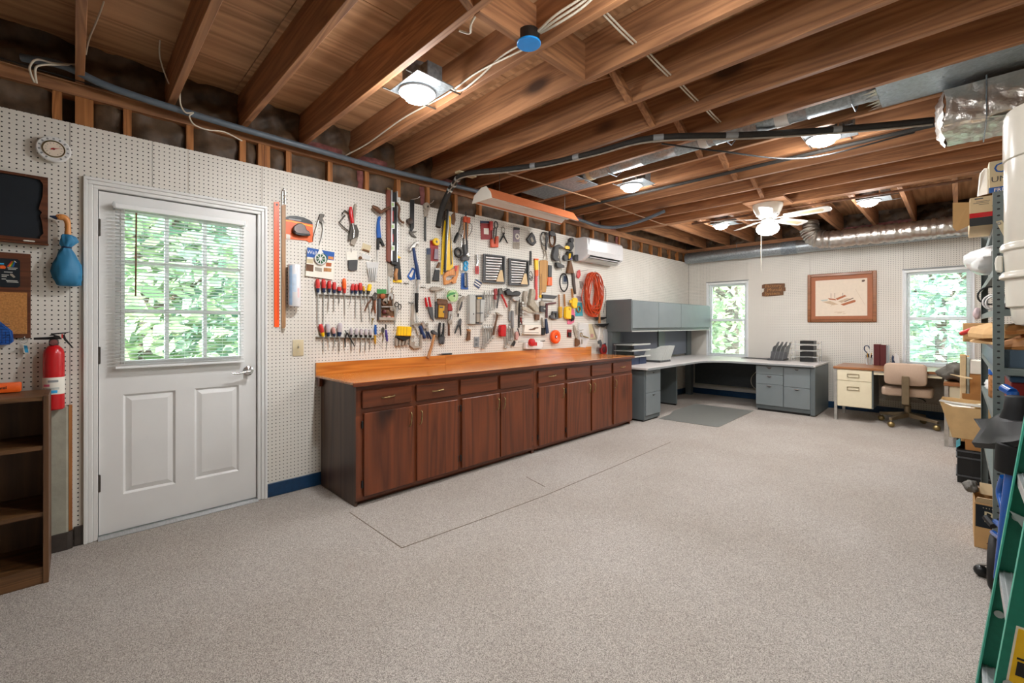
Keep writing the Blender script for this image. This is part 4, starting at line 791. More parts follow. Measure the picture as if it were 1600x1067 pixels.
pouch(.055, -.03, [(1.6755, .018, .014, -.002), (1.69, .026, .02, .0), (1.71, .034, .024, .008), (1.735, .03, .022, .006), (1.745, .018, .016, .0), (1.7455, .015, .014, .0)], .2, 'gathered_top', t, 'blue_bag', ph=1)
MB().ring((.055, -.032, 1.674), .018, .004, 'z', 18, 6).build('drawstring', 'navy', t)
# light switch
t = thing('light_switch', 'beige toggle light switch beside the door casing', 'switch', (.003, 1.199, 1.013)); Bx('cover_plate', 'beige', t, .0005, .006, 1.159, 1.238, 1.013, 1.134, bevel=.003, seg=2); Bx('toggle', 'taupe', t, .0061, .018, 1.194, 1.203, 1.07, 1.088, bevel=.002)
for z in (1.045, 1.102): MB().lathe([(.003, .0061), (.003, .0072)], (0, 1.1985, z), 'x', 10).build('screw', 'steel', t)

# ------------------------------------------------------------------ grey office desk, files, overhead cabinets
DZT = .70
t = thing('corner_desk', 'light grey L shaped laminate desk in the far corner', 'desk', (.8, 7.2, 0))
r = .40; arc = [(.76 + r - r * math.cos(R(a)), 7.05 - r + r * math.sin(R(a))) for a in range(0, 91, 9)]
poly = [(.012, 5.12), (.74, 5.12), (.76, 5.14)] + arc + [(2.14, 7.05), (2.16, 7.07), (2.16, 7.98), (.012, 7.98)]
MB().prism([(x, y, 0) for x, y in poly], (0, 0, DZT - .028), (0, 0, DZT)).build('desktop', 'laminate', t, bevel=.004)
ep = [(.7605, 5.14)] + [(x + .0, y) for x, y in arc] + [(2.14, 7.0495)]
m = MB(); k = len(ep); vs = []
for i, (x, y) in enumerate(ep):
    a = ep[max(i - 1, 0)]; b = ep[min(i + 1, k - 1)]; d = Vector((b[0] - a[0], b[1] - a[1], 0)).normalized(); nrm = Vector((d.y, -d.x, 0))
    for z, o in ((DZT - .030, .001), (DZT - .030, .007), (DZT - .006, .007), (DZT - .006, .001)): vs.append(Vector((x, y, z)) + nrm * o)
m.add(vs, [(i * 4 + j, i * 4 + (j + 1) % 4, (i + 1) * 4 + (j + 1) % 4, (i + 1) * 4 + j) for i in range(k - 1) for j in range(4)]).build('front_edge', 'grey_pl', t)
Bx('modesty_panel', 'grey_dark', t, .17, 1.415, 7.95, 7.968, .20, DZT - .029); Bx('modesty_panel', 'grey_dark', t, .02, .038, 5.62, 7.2, .20, DZT - .029)
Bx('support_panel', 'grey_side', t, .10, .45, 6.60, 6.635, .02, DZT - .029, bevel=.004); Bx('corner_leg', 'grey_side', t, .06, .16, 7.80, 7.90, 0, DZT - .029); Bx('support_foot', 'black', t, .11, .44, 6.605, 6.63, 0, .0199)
def pull(par, p, axis): # small metal scoop pull
    p = Vector(p); n, d = (Vector((1, 0, 0)), Vector((0, 1, 0))) if axis == 'x' else (Vector((0, -1, 0)), Vector((1, 0, 0)))
    MB().prism([p - d * .032, p - d * .03 + n * .014, p + d * .03 + n * .014, p + d * .032], (0, 0, -.003), (0, 0, .003)).build('handle', 'chrome', par)
    MB().prism([p - d * .026 + Vector((0, 0, -.004)), p - d * .012 + Vector((0, 0, -.022)), p + d * .012 + Vector((0, 0, -.022)), p + d * .026 + Vector((0, 0, -.004))], (0, 0, 0), n * .003).build('pull_recess', 'charcoal', par)
t = thing('file_pedestal', 'narrow grey two drawer file cabinet at the end of the wooden cabinets', 'file cabinet', (.38, 5.39, 0))
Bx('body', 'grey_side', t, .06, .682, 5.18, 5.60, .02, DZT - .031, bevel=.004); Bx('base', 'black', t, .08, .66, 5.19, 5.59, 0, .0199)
for a, b in ((.075, .362), (.367, .655)): d = Bx('drawer', 'grey_metal', t, .6825, .697, 5.205, 5.595, a, b, bevel=.003); pull(d, (.6971, 5.40, b - .022), 'x')
t = thing('lateral_file', 'wide grey file cabinet with five drawers under the right desk end', 'file cabinet', (1.78, 7.5, 0))
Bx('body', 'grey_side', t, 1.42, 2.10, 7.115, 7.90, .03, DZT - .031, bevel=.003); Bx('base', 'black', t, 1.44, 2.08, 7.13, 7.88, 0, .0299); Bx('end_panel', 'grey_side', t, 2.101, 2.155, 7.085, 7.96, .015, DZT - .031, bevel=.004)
for a, b, zs in ((1.425, 1.775, (.085, .39, .53, .655)), (1.782, 2.098, (.085, .375, .655))):
    for za, zb in zip(zs, zs[1:]): d = Bx('drawer', 'grey_metal', t, a, b, 7.095, 7.1148, za + .0025, zb - .0025, bevel=.003); pull(d, ((a + b) / 2, 7.0949, zb - .022), 'y')
# overhead cabinets
t = thing('overhead_cabinet', 'grey three door overhead storage hutch above the corner desk', 'cabinet', (.2, 6.7, 1.15))
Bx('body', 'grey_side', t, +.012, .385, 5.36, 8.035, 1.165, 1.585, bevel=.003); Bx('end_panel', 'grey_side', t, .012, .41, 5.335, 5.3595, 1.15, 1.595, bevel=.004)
for a, b in ((5.365, 6.105), (6.112, 6.85), (6.857, 8.035)): Bx('door', 'grey_metal', t, .386, .41, a, b, 1.20, 1.575, bevel=.006); Bx('lower_lip', 'grey_lt', t, .37, .405, a, b - .01, 1.15, 1.1645)
for y in (5.345, 6.78, 7.86): Bx('upright', 'grey_side', t, .02, .07 if y > 5.4 else .10, y, y + (.22 if y > 7 else .28) * .8, DZT + .001, 1.149, bevel=.003)
for a, b in ((5.58, 6.76), (7.02, 7.84)): Bx('tackboard', 'tackboard', t, .03, .055, a, b, DZT + .03, 1.149)
tag(MB().prism([(.72, 5.50, .001), (1.44, 5.55, .001), (1.46, 5.58, .001), (1.43, 6.97, .001), (.60, 6.95, .001), (.62, 6.1, .001), (.70, 5.9, .001)], (0, 0, 0), (0, 0, .004)).build('chair_mat', 'mat'), 'thin grey chair mat on the carpet in front of the corner desk', 'mat')
cable('power_cord', [(1.22, 7.93, .62), (1.20, 7.92, .50), (1.12, 7.91, .38), (1.13, 7.91, .25), (1.25, 7.93, .14)], .005, 'wire_white', 'white cord hanging under the corner desk', 'cord')
Bx('cord_plate', 'brass', bpy.data.objects['corner_desk'], 1.16, 1.32, 7.935, 7.9495, .635, .65)
# trays on the desk
def sorter(name, label, o, n, mat, step, flip=1, base='charcoal', axis='y', w=.25, h=.24, lean=.13):
    """a row of slanted file dividers on a base"""
    t = thing(name, label, 'file sorter', o); o = Vector(o)
    d = Vector((0, 1, 0)) if axis == 'y' else Vector((1, 0, 0)); s = Vector((1, 0, 0)) if axis == 'y' else Vector((0, 1, 0))
    for i in range(n):
        a = o + d * (step * i); up = Vector((0, 0, h)); le = d * lean * flip
        pr = [a - s * w / 2, a + s * w / 2, a + s * w / 2 + le + up, a + s * w * .2 + le + up, a - s * w * .05 + le * .8 + up * .8, a - s * w / 2 + le * .75 + up * .75]
        MB().prism(pr, (0, 0, .012), d * .006 + Vector((0, 0, .012))).build('divider', mat, t)
    e = o + d * (step * (n - 1) + .03); q = o - d * .03; lo = [min(e[k], q[k]) for k in range(3)]; hi = [max(e[k], q[k]) for k in range(3)]
    if axis == 'y': Bx('base', base, t, o.x - w / 2, o.x + w / 2, lo[1], hi[1], o.z + .001, o.z + .03, bevel=.003)
    else: Bx('base', base, t, lo[0], hi[0], o.y - w / 2, o.y + w / 2, o.z + .001, o.z + .03, bevel=.003)
    return t
sorter('file_sorter', 'pale grey slanted file sorter on the desk under the overhead cabinets', (.34, 6.02, DZT), 6, 'grey_lt', .055, 1, lean=.17, h=.22, w=.30)
t = sorter('file_rack', 'dark grey slanted file rack on the desk under the wooden sign', (1.47, 7.72, DZT), 4, 'grey_pl', .055, 1, 'charcoal', 'x', w=.26, h=.27, lean=.065)
Bx('front_block', 'charcoal', t, 1.49, 1.70, 7.59, 7.60, DZT + .031, DZT + .14, bevel=.003)
t = thing('letter_tray_stack', 'stack of grey letter trays behind the wooden worktop end', 'letter tray', (.26, 5.55, DZT))
for k, z in enumerate((.70, .80, .885, .965)):
    if k: Bx('tray', 'grey_lt', t, .14, .42, 5.33, 5.83, z, z + .006); Bx('tray_lip', 'grey_lt', t, .42, .426, 5.33, 5.83, z, z + .02)
Bx('tray_back', 'charcoal', t, .12, .1395, 5.33, 5.83, DZT + .001, .99)
for y in (5.34, 5.82): Bx('post', 'charcoal', t, .15, .17, y - .008, y + .008, DZT + .001, .985)
for k, (a, b) in enumerate(((5.36, 5.55), (5.57, 5.76))): tag(Bx('storage_binder', 'navy', None, .20, .40, a, b, DZT + .001, .795, bevel=.003), ('dark blue binder under the grey letter trays, the near one', 'dark blue binder under the grey letter trays, the far one')[k], 'binder', 'binders under the letter trays')
t = thing('clear_tray_stack', 'clear stacked trays holding black folders at the right desk end', 'letter tray', (1.91, 7.72, DZT))
for z in (.765, .86, .95):
    Bx('tray', 'clear', t, 1.76, 2.08, 7.62, 7.86, z, z + .004); MB().tube([(1.76, 7.62, z + .012), (2.08, 7.62, z + .012)], .004, 6).build('tray_rail', 'grey_lt', t); MB().tube([(2.08, 7.62, z + .012), (2.08, 7.86, z + .03)], .004, 6).build('tray_rail', 'grey_lt', t)
    for x in (1.75, 2.085): MB().ball((x, 7.63, z + .03), .011, 8, 6).build('riser_knob', 'taupe', t)
for x in (1.752, 2.088): MB().tube([(x, 7.63, DZT + .001), (x, 7.63, 1.0)], .004, 6).build('riser', 'clear', t); MB().tube([(x, 7.85, DZT + .001), (x, 7.85, 1.0)], .004, 6).build('riser', 'clear', t)
for k, (za, zb) in enumerate(((.702, .764), (.77, .845), (.865, .935), (.956, 1.01))): tag(Bx('black_folder', 'black', None, 1.86, 2.03, 7.64, 7.84, za, zb, bevel=.002), ('lowest', 'second', 'third', 'topmost')[k] + ' black folder bundle in the clear desk trays, counted upwards', 'folder', 'folders in the clear trays')
tag(Bx('black_pad', 'black', None, 1.02, 1.42, 7.72, 7.95, DZT + .001, DZT + .008), 'thin black pad on the desk below the wooden sign', 'pad')

# ------------------------------------------------------------------ wall things on the back wall
t = thing('framed_print', 'oak framed architectural print with a brown mat on the back wall', 'picture', (2.285, YB - .02, 1.287))
x0, x1, z0, z1 = 1.869, 2.70, 1.287, 2.018
for a, b, c, d in ((x0, x0 + .045, z0, z1), (x1 - .045, x1, z0, z1), (x0 + .045, x1 - .045, z1 - .045, z1), (x0 + .045, x1 - .045, z0, z0 + .045)): Bx('frame_rail', 'oak_frame', t, a, b, YB - .028, YB - .001, c, d, bevel=.006)
Bx('mat_board', 'copper_mat', t, x0 + .0455, x1 - .0455, YB - .012, YB - .002, z0 + .0455, z1 - .0455); pp = Bx('print_sheet', 'picture_paper', t, 1.972, 2.595, YB - .0135, YB - .0121, 1.377, 1.918)
def pd(mat, pts, nm='print_drawing'): MB().prism([(1.972 + .623 * u, YB - .0136, 1.918 - .541 * v) for u, v in pts], (0, 0, 0), (0, -.0004, 0)).build(nm, mat, pp)
pd('draw_red', [(.40, .52), (.58, .43), (.62, .46), (.44, .56)]); pd('draw_red', [(.25, .50), (.40, .53), (.42, .57), (.28, .54)]); pd('draw_tan', [(.45, .60), (.62, .52), (.70, .54), (.52, .64)]); pd('draw_dark', [(.56, .61), (.74, .51), (.75, .53), (.58, .62)]); pd('draw_red', [(.50, .68), (.76, .57), (.79, .59), (.78, .63), (.56, .72)]); pd('draw_tan', [(.14, .60), (.30, .58), (.46, .68), (.36, .70)]); pd('draw_blue', [(.10, .55), (.26, .53), (.24, .57), (.14, .58)])
for u in (.31, .385, .54): pd('draw_dark', [(u, .37), (u + .008, .37), (u + .008, .50), (u, .50)])
pd('draw_tan', [(.78, .28), (.785, .28), (.965, .72), (.96, .72)]); pd('draw_dark', [(.90, .05), (.95, .04), (.96, .07), (.94, .10), (.90, .10)]); pd('draw_tan', [(.30, .72), (.34, .70), (.345, .71), (.305, .73)])
for u0, u1, v in ((.38, .58, .89), (.44, .52, .915), (.54, .60, .935)): pd('draw_tan', [(u0, v), (u1, v - .005), (u1, v + .008), (u0, v + .013)])
t = thing('wooden_sign', 'small carved brown wooden sign with three lines of lettering', 'sign', (1.4, YB - .01, 1.72))
for k, (s, x, z, w) in enumerate((('Factory', 1.395, 1.880, .33), ('Mutual', 1.415, 1.815, .31), ('System', 1.385, 1.755, .31))):
    bd = MB().prism([(x - w / 2, YB - .001, z - .035), (x - w * .3, YB - .001, z - .045 if k == 2 else z - .036), (x + w / 2, YB - .001, z - .032), (x + w / 2, YB - .001, z + .030), (x + w * .1, YB - .001, z + .036), (x - w * .42, YB - .001, z + .034), (x - w / 2, YB - .001, z + .02)], (0, 0, 0), (0, -.012 - .001 * k, 0)).build('sign_board', 'tobacco', t, bevel=.003)
    lettering('lettering', s, .078, (x, YB - .0185 - .001 * k, z - .002), (1, 0, 0), (0, 0, 1), 'sign_letter', bd, .004)

# ------------------------------------------------------------------ cream steel desk, its return and the chair
t = thing('steel_desk', 'cream steel desk with wood top and chrome legs under the window', 'desk', (2.9, 7.5, 0))
Bx('desktop', 'desk_wood', t, 2.35, 3.98, 7.11, 7.90, .67, .70, bevel=.003)
for x in (2.36, 3.93):
    for y in (7.12, 7.70): Bx('leg', 'steel', t, x, x + .03, y, y + .03, 0, .6695)
p = Bx('pedestal', 'cream', t, 2.395, 2.745, 7.135, 7.68, .185, .6695); Bx('pedestal_side', 'grey_side', t, 2.7455, 2.76, 7.135, 7.68, .185, .6695)
for a, b in ((.19, .52), (.525, .665)):
    d = Bx('drawer', 'cream', t, 2.393, 2.745, 7.118, 7.1345, a, b, bevel=.002); zc = b - .095 if b < .6 else b - .075; x = 2.56
    q = MB()
    for u0, u1, w0, w1 in ((-.062, .062, .018, .023), (-.062, .062, -.023, -.018), (-.062, -.057, -.018, .018), (.057, .062, -.018, .018)): q.box(x + u0, x + u1, 7.111, 7.1179, zc + w0, zc + w1)
    q.build('pull_frame', 'brass', d)
Bx('centre_drawer', 'cream', t, 2.765, 3.38, 7.122, 7.55, .622, .664, bevel=.002); Bx('centre_drawer_lip', 'taupe', t, 2.765, 3.38, 7.116, 7.1215, .650, .668); Bx('kneehole_panel', 'taupe', t, 2.765, 3.92, 7.66, 7.675, .25, .6695)
t = thing('desk_return', 'low cream desk return with wood top and chrome leg beside the shelving', 'desk', (3.7, 6.7, 0))
Bx('return_top', 'desk_wood', t, 3.405, 3.98, 6.34, 7.08, .622, .655, bevel=.003); Bx('leg', 'steel', t, 3.41, 3.44, 6.35, 6.38, 0, .6215); Bx('leg', 'steel', t, 3.94, 3.97, 6.35, 6.38, 0, .6215); Bx('pedestal', 'cream', t, 3.445, 3.935, 6.37, 7.05, .10, .6215, bevel=.003); Bx('foot', 'black', t, 3.5, 3.9, 6.40, 7.0, 0, .0995)
# swivel chair
cx, cy = 3.07, 7.33
t = thing('swivel_chair', 'beige upholstered swivel chair with bronze base at the steel desk', 'chair', (cx, cy, 0))
def cush(w, d, h, n=16, e=.28):
    """rounded slab centred at the origin"""
    m = MB(); vs = []; prof = [(-1, .80), (-.85, .94), (-.45, 1), (.45, 1), (.85, .94), (1, .80)]
    for z, s in prof:
        for i in range(40):
            a = 2 * math.pi * i / 40; c, q = math.cos(a), math.sin(a)
            vs.append((math.copysign(abs(c) ** e, c) * w / 2 * (1 - (1 - s) * .25), math.copysign(abs(q) ** e, q) * d / 2 * (1 - (1 - s) * .25), z * h / 2))
    k = len(prof)
    return m.add(vs, [(i * 40 + j, i * 40 + (j + 1) % 40, (i + 1) * 40 + (j + 1) % 40, (i + 1) * 40 + j) for i in range(k - 1) for j in range(40)] + [tuple(range(40)), tuple(range((k - 1) * 40, k * 40))])
cush(.47, .46, .095).xf(Matrix.Translation((cx, cy - .01, .43))).build('seat', 'fabric', t, smooth=60)
cush(.385, .26, .075).xf(Matrix.Translation((cx - .005, cy - .275, .655)) @ Matrix.Rotation(R(97), 4, 'X')).build('backrest', 'fabric', t, smooth=60)
MB().prism([(cx - .034, cy - .33, .635), (cx - .034, cy - .325, .30), (cx - .034, cy - .22, .27), (cx - .034, cy - .04, .262), (cx - .034, cy - .04, .275), (cx - .034, cy - .20, .285), (cx - .034, cy - .308, .32), (cx - .034, cy - .318, .635)], (0, 0, 0), (.068, 0, 0)).build('back_support', 'bronze', t, bevel=.003)
Bx('seat_plate', 'black', t, cx - .16, cx + .16, cy - .13, cy + .12, .368, .382); MB().tube([(cx + .02, cy - .02, .365), (cx + .14, cy - .10, .355), (cx + .17, cy - .12, .33)], .006, 6).build('tilt_lever', 'black', t)
MB().lathe([(.03, .11), (.034, .12), (.034, .24), (.024, .25), (.024, .3675)], (cx, cy, 0), n=18).build('column', 'bronze', t, smooth=40)
for k in range(4):
    a = R(63 + 90 * k); d = Vector((math.cos(a), math.sin(a), 0)); s = Vector((-d.y, d.x, 0)); c = Vector((cx, cy, 0))
    vs = []
    for q, w, z0, z1 in ((.03, .026, .105, .165), (.31, .018, .085, .115)): vs += [c + d * q - s * w + Vector((0, 0, z0)), c + d * q + s * w + Vector((0, 0, z0)), c + d * q + s * w + Vector((0, 0, z1)), c + d * q - s * w + Vector((0, 0, z1))]
    lg = MB().add(vs, [(0, 1, 2, 3), (7, 6, 5, 4), (0, 4, 5, 1), (1, 5, 6, 2), (2, 6, 7, 3), (3, 7, 4, 0)]).build('base_arm', 'bronze', t, bevel=.003)
    e = c + d * .295; MB().ball((e.x, e.y, .036), .036, 16, 10).build('caster', 'brass', lg, smooth=60); MB().tube([(e.x, e.y, .06), (e.x, e.y, .10)], .007, 8).build('caster_stem', 'steel', lg)
# small things on the steel desk
t = thing('pen_cup', 'clear cup of pens with a dark hooked handle on the steel desk', 'pen cup', (2.65, 7.75, .70)); MB().lathe([(.038, .701), (.042, .80)], (2.65, 7.75, 0), n=18).build('cup', 'clear', t, smooth=40)
for k in range(9): a = 2.4 * k; MB().tube([(2.65 + .012 * math.cos(a), 7.75 + .012 * math.sin(a), .704), (2.65 + .034 * math.cos(a), 7.75 + .034 * math.sin(a), .83 + .01 * (k % 4))], .004, 6).build('pen', ('navy', 'black', 'dark_steel', 'yellow_dk')[k % 4], t)
MB().tube(bez([(2.645, 7.75, .71), (2.635, 7.75, .84), (2.60, 7.75, .90), (2.605, 7.75, .95), (2.64, 7.75, .955), (2.655, 7.75, .92)], 6), .006, 8).build('hook_handle', 'navy', t, smooth=60)
for k, (x, w, mt, lb) in enumerate(((2.705, .066, 'maroon', 'maroon hardback book nearest the pen cup on the steel desk'), (2.773, .062, 'maroon', 'maroon hardback book beside the grey one on the steel desk'), (2.837, .02, 'grey_pl', 'thin grey book at the right of the maroon books'))):
    b = thing('book', lb, 'book', (x + w / 2, 7.76, .70), 'books on the steel desk'); Bx('cover', mt, b, x, x + w, 7.68, 7.84, .701, .985 - .006 * k, bevel=.003); Bx('page_block', 'paper', b, x + .004, x + w - .004, 7.69, 7.8405, .985 - .006 * k, .9855 - .006 * k)
t = thing('card_stand', 'small white card stand with a dark figure on the steel desk', 'ornament', (2.92, 7.75, .70)); MB().prism([(2.89, 7.77, .701), (2.965, 7.77, .701), (2.955, 7.77, .83), (2.93, 7.77, .88), (2.905, 7.77, .80)], (0, 0, 0), (0, .012, 0)).build('card', 'white', t)
MB().prism([(2.872, 7.75, .701), (2.925, 7.75, .701), (2.92, 7.75, .75), (2.905, 7.75, .78), (2.91, 7.75, .82), (2.895, 7.75, .845), (2.885, 7.75, .80), (2.89, 7.75, .76)], (0, 0, 0), (0, .012, 0)).build('figure', 'navy', t, bevel=.003)

# ------------------------------------------------------------------ tools on the pegboard (outlines measured on the wall, each given its own thickness)
CR = {'z': (0, 0, 1), 'a': (420, 290, 8.892), 'b': (420, 400, 8.892), 'c': (485, 430, 8.892), 'd': (530, 310, 8.21), 'e': (585, 430, 8.21), 'f': (600, 290, 7.62), 'g': (660, 310, 7.62), 'h': (640, 430, 8.21),
      'i': (715, 330, 8.21), 'j': (715, 440, 8.89), 'k': (790, 340, 8.89), 'l': (800, 440, 8.89), 'm': (840, 340, 8.89), 'n': (860, 440, 8.21)}
def at(cr, p, x): o = CR[cr]; return W(o[0] + p[0] / o[2], o[1] + p[1] / o[2], x=x)
def mpp(cr, p):
    o = CR[cr]; v = W(o[0] + p[0] / o[2], 500, x=0); return (-(v.x - CX) * -FWD[0] + (v.y - CY) * FWD[1]) / F / o[2] if False else ((v.x - CX) * FWD[0] + (v.y - CY) * FWD[1]) / F / o[2]
def shape(cr, s):
    m = MB(); k = s[0]; sm = None; bev = 0
    if k == 'p': m.prism([at(cr, p, s[4]) for p in s[3]], (0, 0, 0), (s[5] - s[4], 0, 0)); bev = s[6] if len(s) > 6 else 0
    elif k == 't':
        r = s[4]; c = mpp(cr, s[3][0]); x = s[5]; xs = x if isinstance(x, (list, tuple)) else [x] * len(s[3])
        pts = [at(cr, p, q) for p, q in zip(s[3], xs)]; rr = [v * c for v in r] if isinstance(r, (list, tuple)) else r * c
        if len(s) > 6 and not isinstance(r, (list, tuple)): pts = bez(pts, 6)
        m.tube(pts, rr, 8); sm = 50
    elif k == 'd': c = at(cr, s[3], 0); r = s[4] * mpp(cr, s[3]); m.lathe([(r * .92, s[5]), (r, s[5] + .001), (r, s[6] - .001), (r * .92, s[6])], (0, c.y, c.z), 'x', 20); sm = 40
    elif k == 'r': c = at(cr, s[3], s[6]); q = mpp(cr, s[3]); m.ring(c, s[4] * q, s[5] * q, 'x', 24, 8, sy=s[7] if len(s) > 7 else 1); sm = 60
    return m, sm, bev
def tool(cr, name, label, cat, parts, group=None):
    built = [shape(cr, s) for s in parts]
    if len(parts) == 1:
        m, sm, bv = built[0]; return tag(m.build(name, parts[0][2], None, smooth=sm, bevel=bv), label, cat, group)
    vs = [v for m, _, _ in built for v in m.v]
    t = thing(name, label, cat, (.01, sum(v.y for v in vs) / len(vs), min(v.z for v in vs)), group)
    for s, (m, sm, bv) in zip(parts, built): m.build(s[1], s[2], t, smooth=sm, bevel=bv)
    return t
P = lambda n, m, pts, a, b, *k: ('p', n, m, pts, a, b) + k
T = lambda n, m, pts, r, x, *k: ('t', n, m, pts, r, x) + k
D = lambda n, m, p, r, a, b: ('d', n, m, p, r, a, b)
RG = lambda n, m, p, R0, r, x, *k: ('r', n, m, p, R0, r, x) + k
def rect(x0, y0, x1, y1): return [(x0, y0), (x1, y0), (x1, y1), (x0, y1)]

tool('z', 'straightedge', 'long fluorescent orange straightedge hanging beside the door', 'ruler', [P('blade', 'orange_neon', [(428, 316), (436, 315), (436, 511), (428.5, 511)], .004, .0065), D('hang_hole', 'black', (432, 320), 1.6, .0066, .0069), P('scale_print', 'black', rect(434.2, 330, 434.7, 500), .0066, .0068)])
tool('z', 'yardstick', 'wooden yardstick with a metal hanging loop beside the orange straightedge', 'ruler', [P('stick', 'tan_stick', [(440, 321), (446, 320), (446, 510), (444, 513), (440, 513)], .004, .011), P('metal_tip', 'taupe', [(440, 513.5), (445.6, 513.5), (443.5, 519), (440.5, 518)], .004, .010), T('loop', 'chrome', [(441.5, 319), (441.6, 302), (443.5, 295.5), (445.5, 302), (446, 319)], .8, .012, 1), T('peg_hook', 'steel', [(443.5, 294), (443.5, 297)], .7, [.001, .02])])
tool('a', 'tape_measure_pack', 'orange and black blister pack holding a tape measure', 'package', [P('card', 'orange', [(232, 470), (310, 480), (540, 530), (608, 540), (612, 782), (560, 790), (520, 762), (228, 738)], .004, .008), P('card_top', 'black', [(234, 440), (290, 420), (380, 422), (480, 442), (570, 482), (606, 515), (606, 538), (540, 528), (310, 478), (234, 468)], .004, .008), P('yellow_stripe', 'yellow', [(234, 480), (310, 488), (606, 560), (606, 572), (310, 500), (234, 492)], .0081, .0086), P('tape_case', 'tape_case', [(350, 660), (318, 620), (330, 570), (380, 535), (440, 535), (490, 570), (500, 620), (550, 650), (555, 690), (350, 680)], .0087, .045, .006), P('tape_base', 'black', [(310, 640), (350, 685), (440, 708), (550, 705), (560, 685), (350, 660)], .0087, .047, .003), P('barcode', 'paper', [(240, 670), (295, 680), (298, 745), (240, 735)], .0081, .0086), P('logo', 'grey_pl', [(275, 450), (450, 475), (450, 495), (275, 468)], .0081, .0086)])
tool('a', 'slip_joint_pliers', 'chrome slip joint pliers hanging above the blue package', 'pliers', [P('jaws', 'dark_steel', [(700, 400), (725, 392), (768, 405), (762, 440), (740, 450), (770, 520), (740, 540), (680, 480)], .008, .018, .002), T('handle', 'steel', [(690, 480), (672, 560), (640, 650), (622, 720), (615, 770)], [14, 12, 11, 10, 7], .013), T('handle', 'steel', [(745, 500), (757, 600), (740, 710), (720, 770), (703, 818)], [14, 12, 11, 9, 6], .013)])
tool('z', 'wallpaper_kit', 'blue and white boxed wall kit card with small photos', 'package', [P('card', 'paper', [(480.4, 386.2), (522.9, 394), (519, 437), (476.2, 431)], .003, .018), P('blue_band', 'blue', [(480.5, 386.4), (522.8, 394.2), (521.6, 407), (479.2, 401)], .0181, .0186), P('photo', 'beige', [(479.5, 404), (489.5, 405), (489, 411.5), (479, 411)], .0181, .0186), P('photo', 'rust', [(478.5, 412), (490, 414), (489.5, 424.5), (477.8, 423)], .0181, .0186), P('photo', 'copper', [(509.5, 410), (518, 411), (517.5, 416.5), (509, 416)], .0181, .0186), P('photo', 'handle_wood', [(506, 418), (518, 419.5), (517.5, 425), (505.5, 424)], .0181, .0186), P('photo', 'taupe', [(492, 417), (503, 419), (503, 425), (492, 423)], .0181, .0186), P('badge', 'saw_wood', [(513, 400), (521, 401.5), (521, 406), (512.5, 404.5)], .0187, .019)])
lettering('print', 'Wall', .04, W(487.5, 394.5, x=.0192), (0, 1, 0), (0, 0, 1), 'white', bpy.data.objects['wallpaper_kit'], .0004)
tool('z', 'twist_tie_spool', 'white spool with green wheel hung over the blue package', 'spool', [P('tag', 'white', [(499, 389.5), (502, 390), (509, 402), (509, 408), (504, 413.5), (497, 413.5), (492, 408), (492.5, 402)], .022, .026), D('wheel', 'green_dk', (500.7, 404.5), 8.4, .0262, .034)] + [T('spoke', 'white', [(500.7, 404.5), (500.7 + 7.4 * math.sin(a * .7854), 404.5 - 8 * math.cos(a * .7854))], .7, .0355) for a in range(8)] + [RG('rim', 'white', (500.7, 404.5), 8.2, .9, .034)])
c = W(460, 446, x=.048); t = thing('spray_can', 'tall white and pale blue spray can on the pegboard', 'can', (c.x, c.y, c.z - .156))
MB().lathe([(.040, c.z - .156), (.043, c.z - .150), (.043, c.z + .148), (.040, c.z + .154), (.034, c.z + .156)], (c.x, c.y, 0), n=28).build('can_body', 'white_gloss', t, smooth=40)
for a0, a1, za, zb, mt in ((-75, -38, -.146, .144, 'can_blue'), (-35, 0, -.05, .08, 'can_pale'), (10, 30, -.09, -.02, 'can_pink')):
    q = MB(); vs = []
    for i in range(9): a = R(a0 + (a1 - a0) * i / 8); vs += [(c.x + .0433 * math.cos(a), c.y + .0433 * math.sin(a), c.z + za), (c.x + .0433 * math.cos(a), c.y + .0433 * math.sin(a), c.z + zb)]
    q.add(vs, [(2 * i, 2 * i + 2, 2 * i + 3, 2 * i + 1) for i in range(8)]).build('label_print', mt, t)
# rails and screwdrivers
tool('c', 'tool_rail', 'upper thin steel rail holding the red screwdrivers', 'tool rail', [P('rail', 'steel', [(70, 262), (860, 290), (860, 312), (70, 284)], .001, .004), P('shelf', 'steel', [(70, 262), (860, 290), (860, 296), (70, 268)], .004, .034)])
tool('c', 'tool_rail', 'lower thin steel rail holding the clear handled drivers', 'tool rail', [P('rail', 'steel', [(75, 850), (890, 868), (890, 888), (75, 870)], .001, .004), P('shelf', 'steel', [(75, 850), (890, 868), (890, 874), (75, 856)], .004, .034)])
def driver(cr, top, fer, tip, w, hm, cm, label, x=.022, shaft=7, group='screwdrivers on the upper rail'):
    v = lambda f: (top[0] + (fer[0] - top[0]) * f, top[1] + (fer[1] - top[1]) * f)
    tool(cr, 'screwdriver', label, 'screwdriver', [T('handle', hm, [top, v(.06), v(.2), v(.5), v(.68)], [w * .55, w * .85, w, w, w * .9], x), T('collar', cm, [v(.68), v(.85), v(1)], [w * .92, w * .75, w * .6], x), T('shaft', 'steel', [v(1), tip], [shaft, shaft * .8], x)], group)
U = 'red screwdriver on the upper rail, '
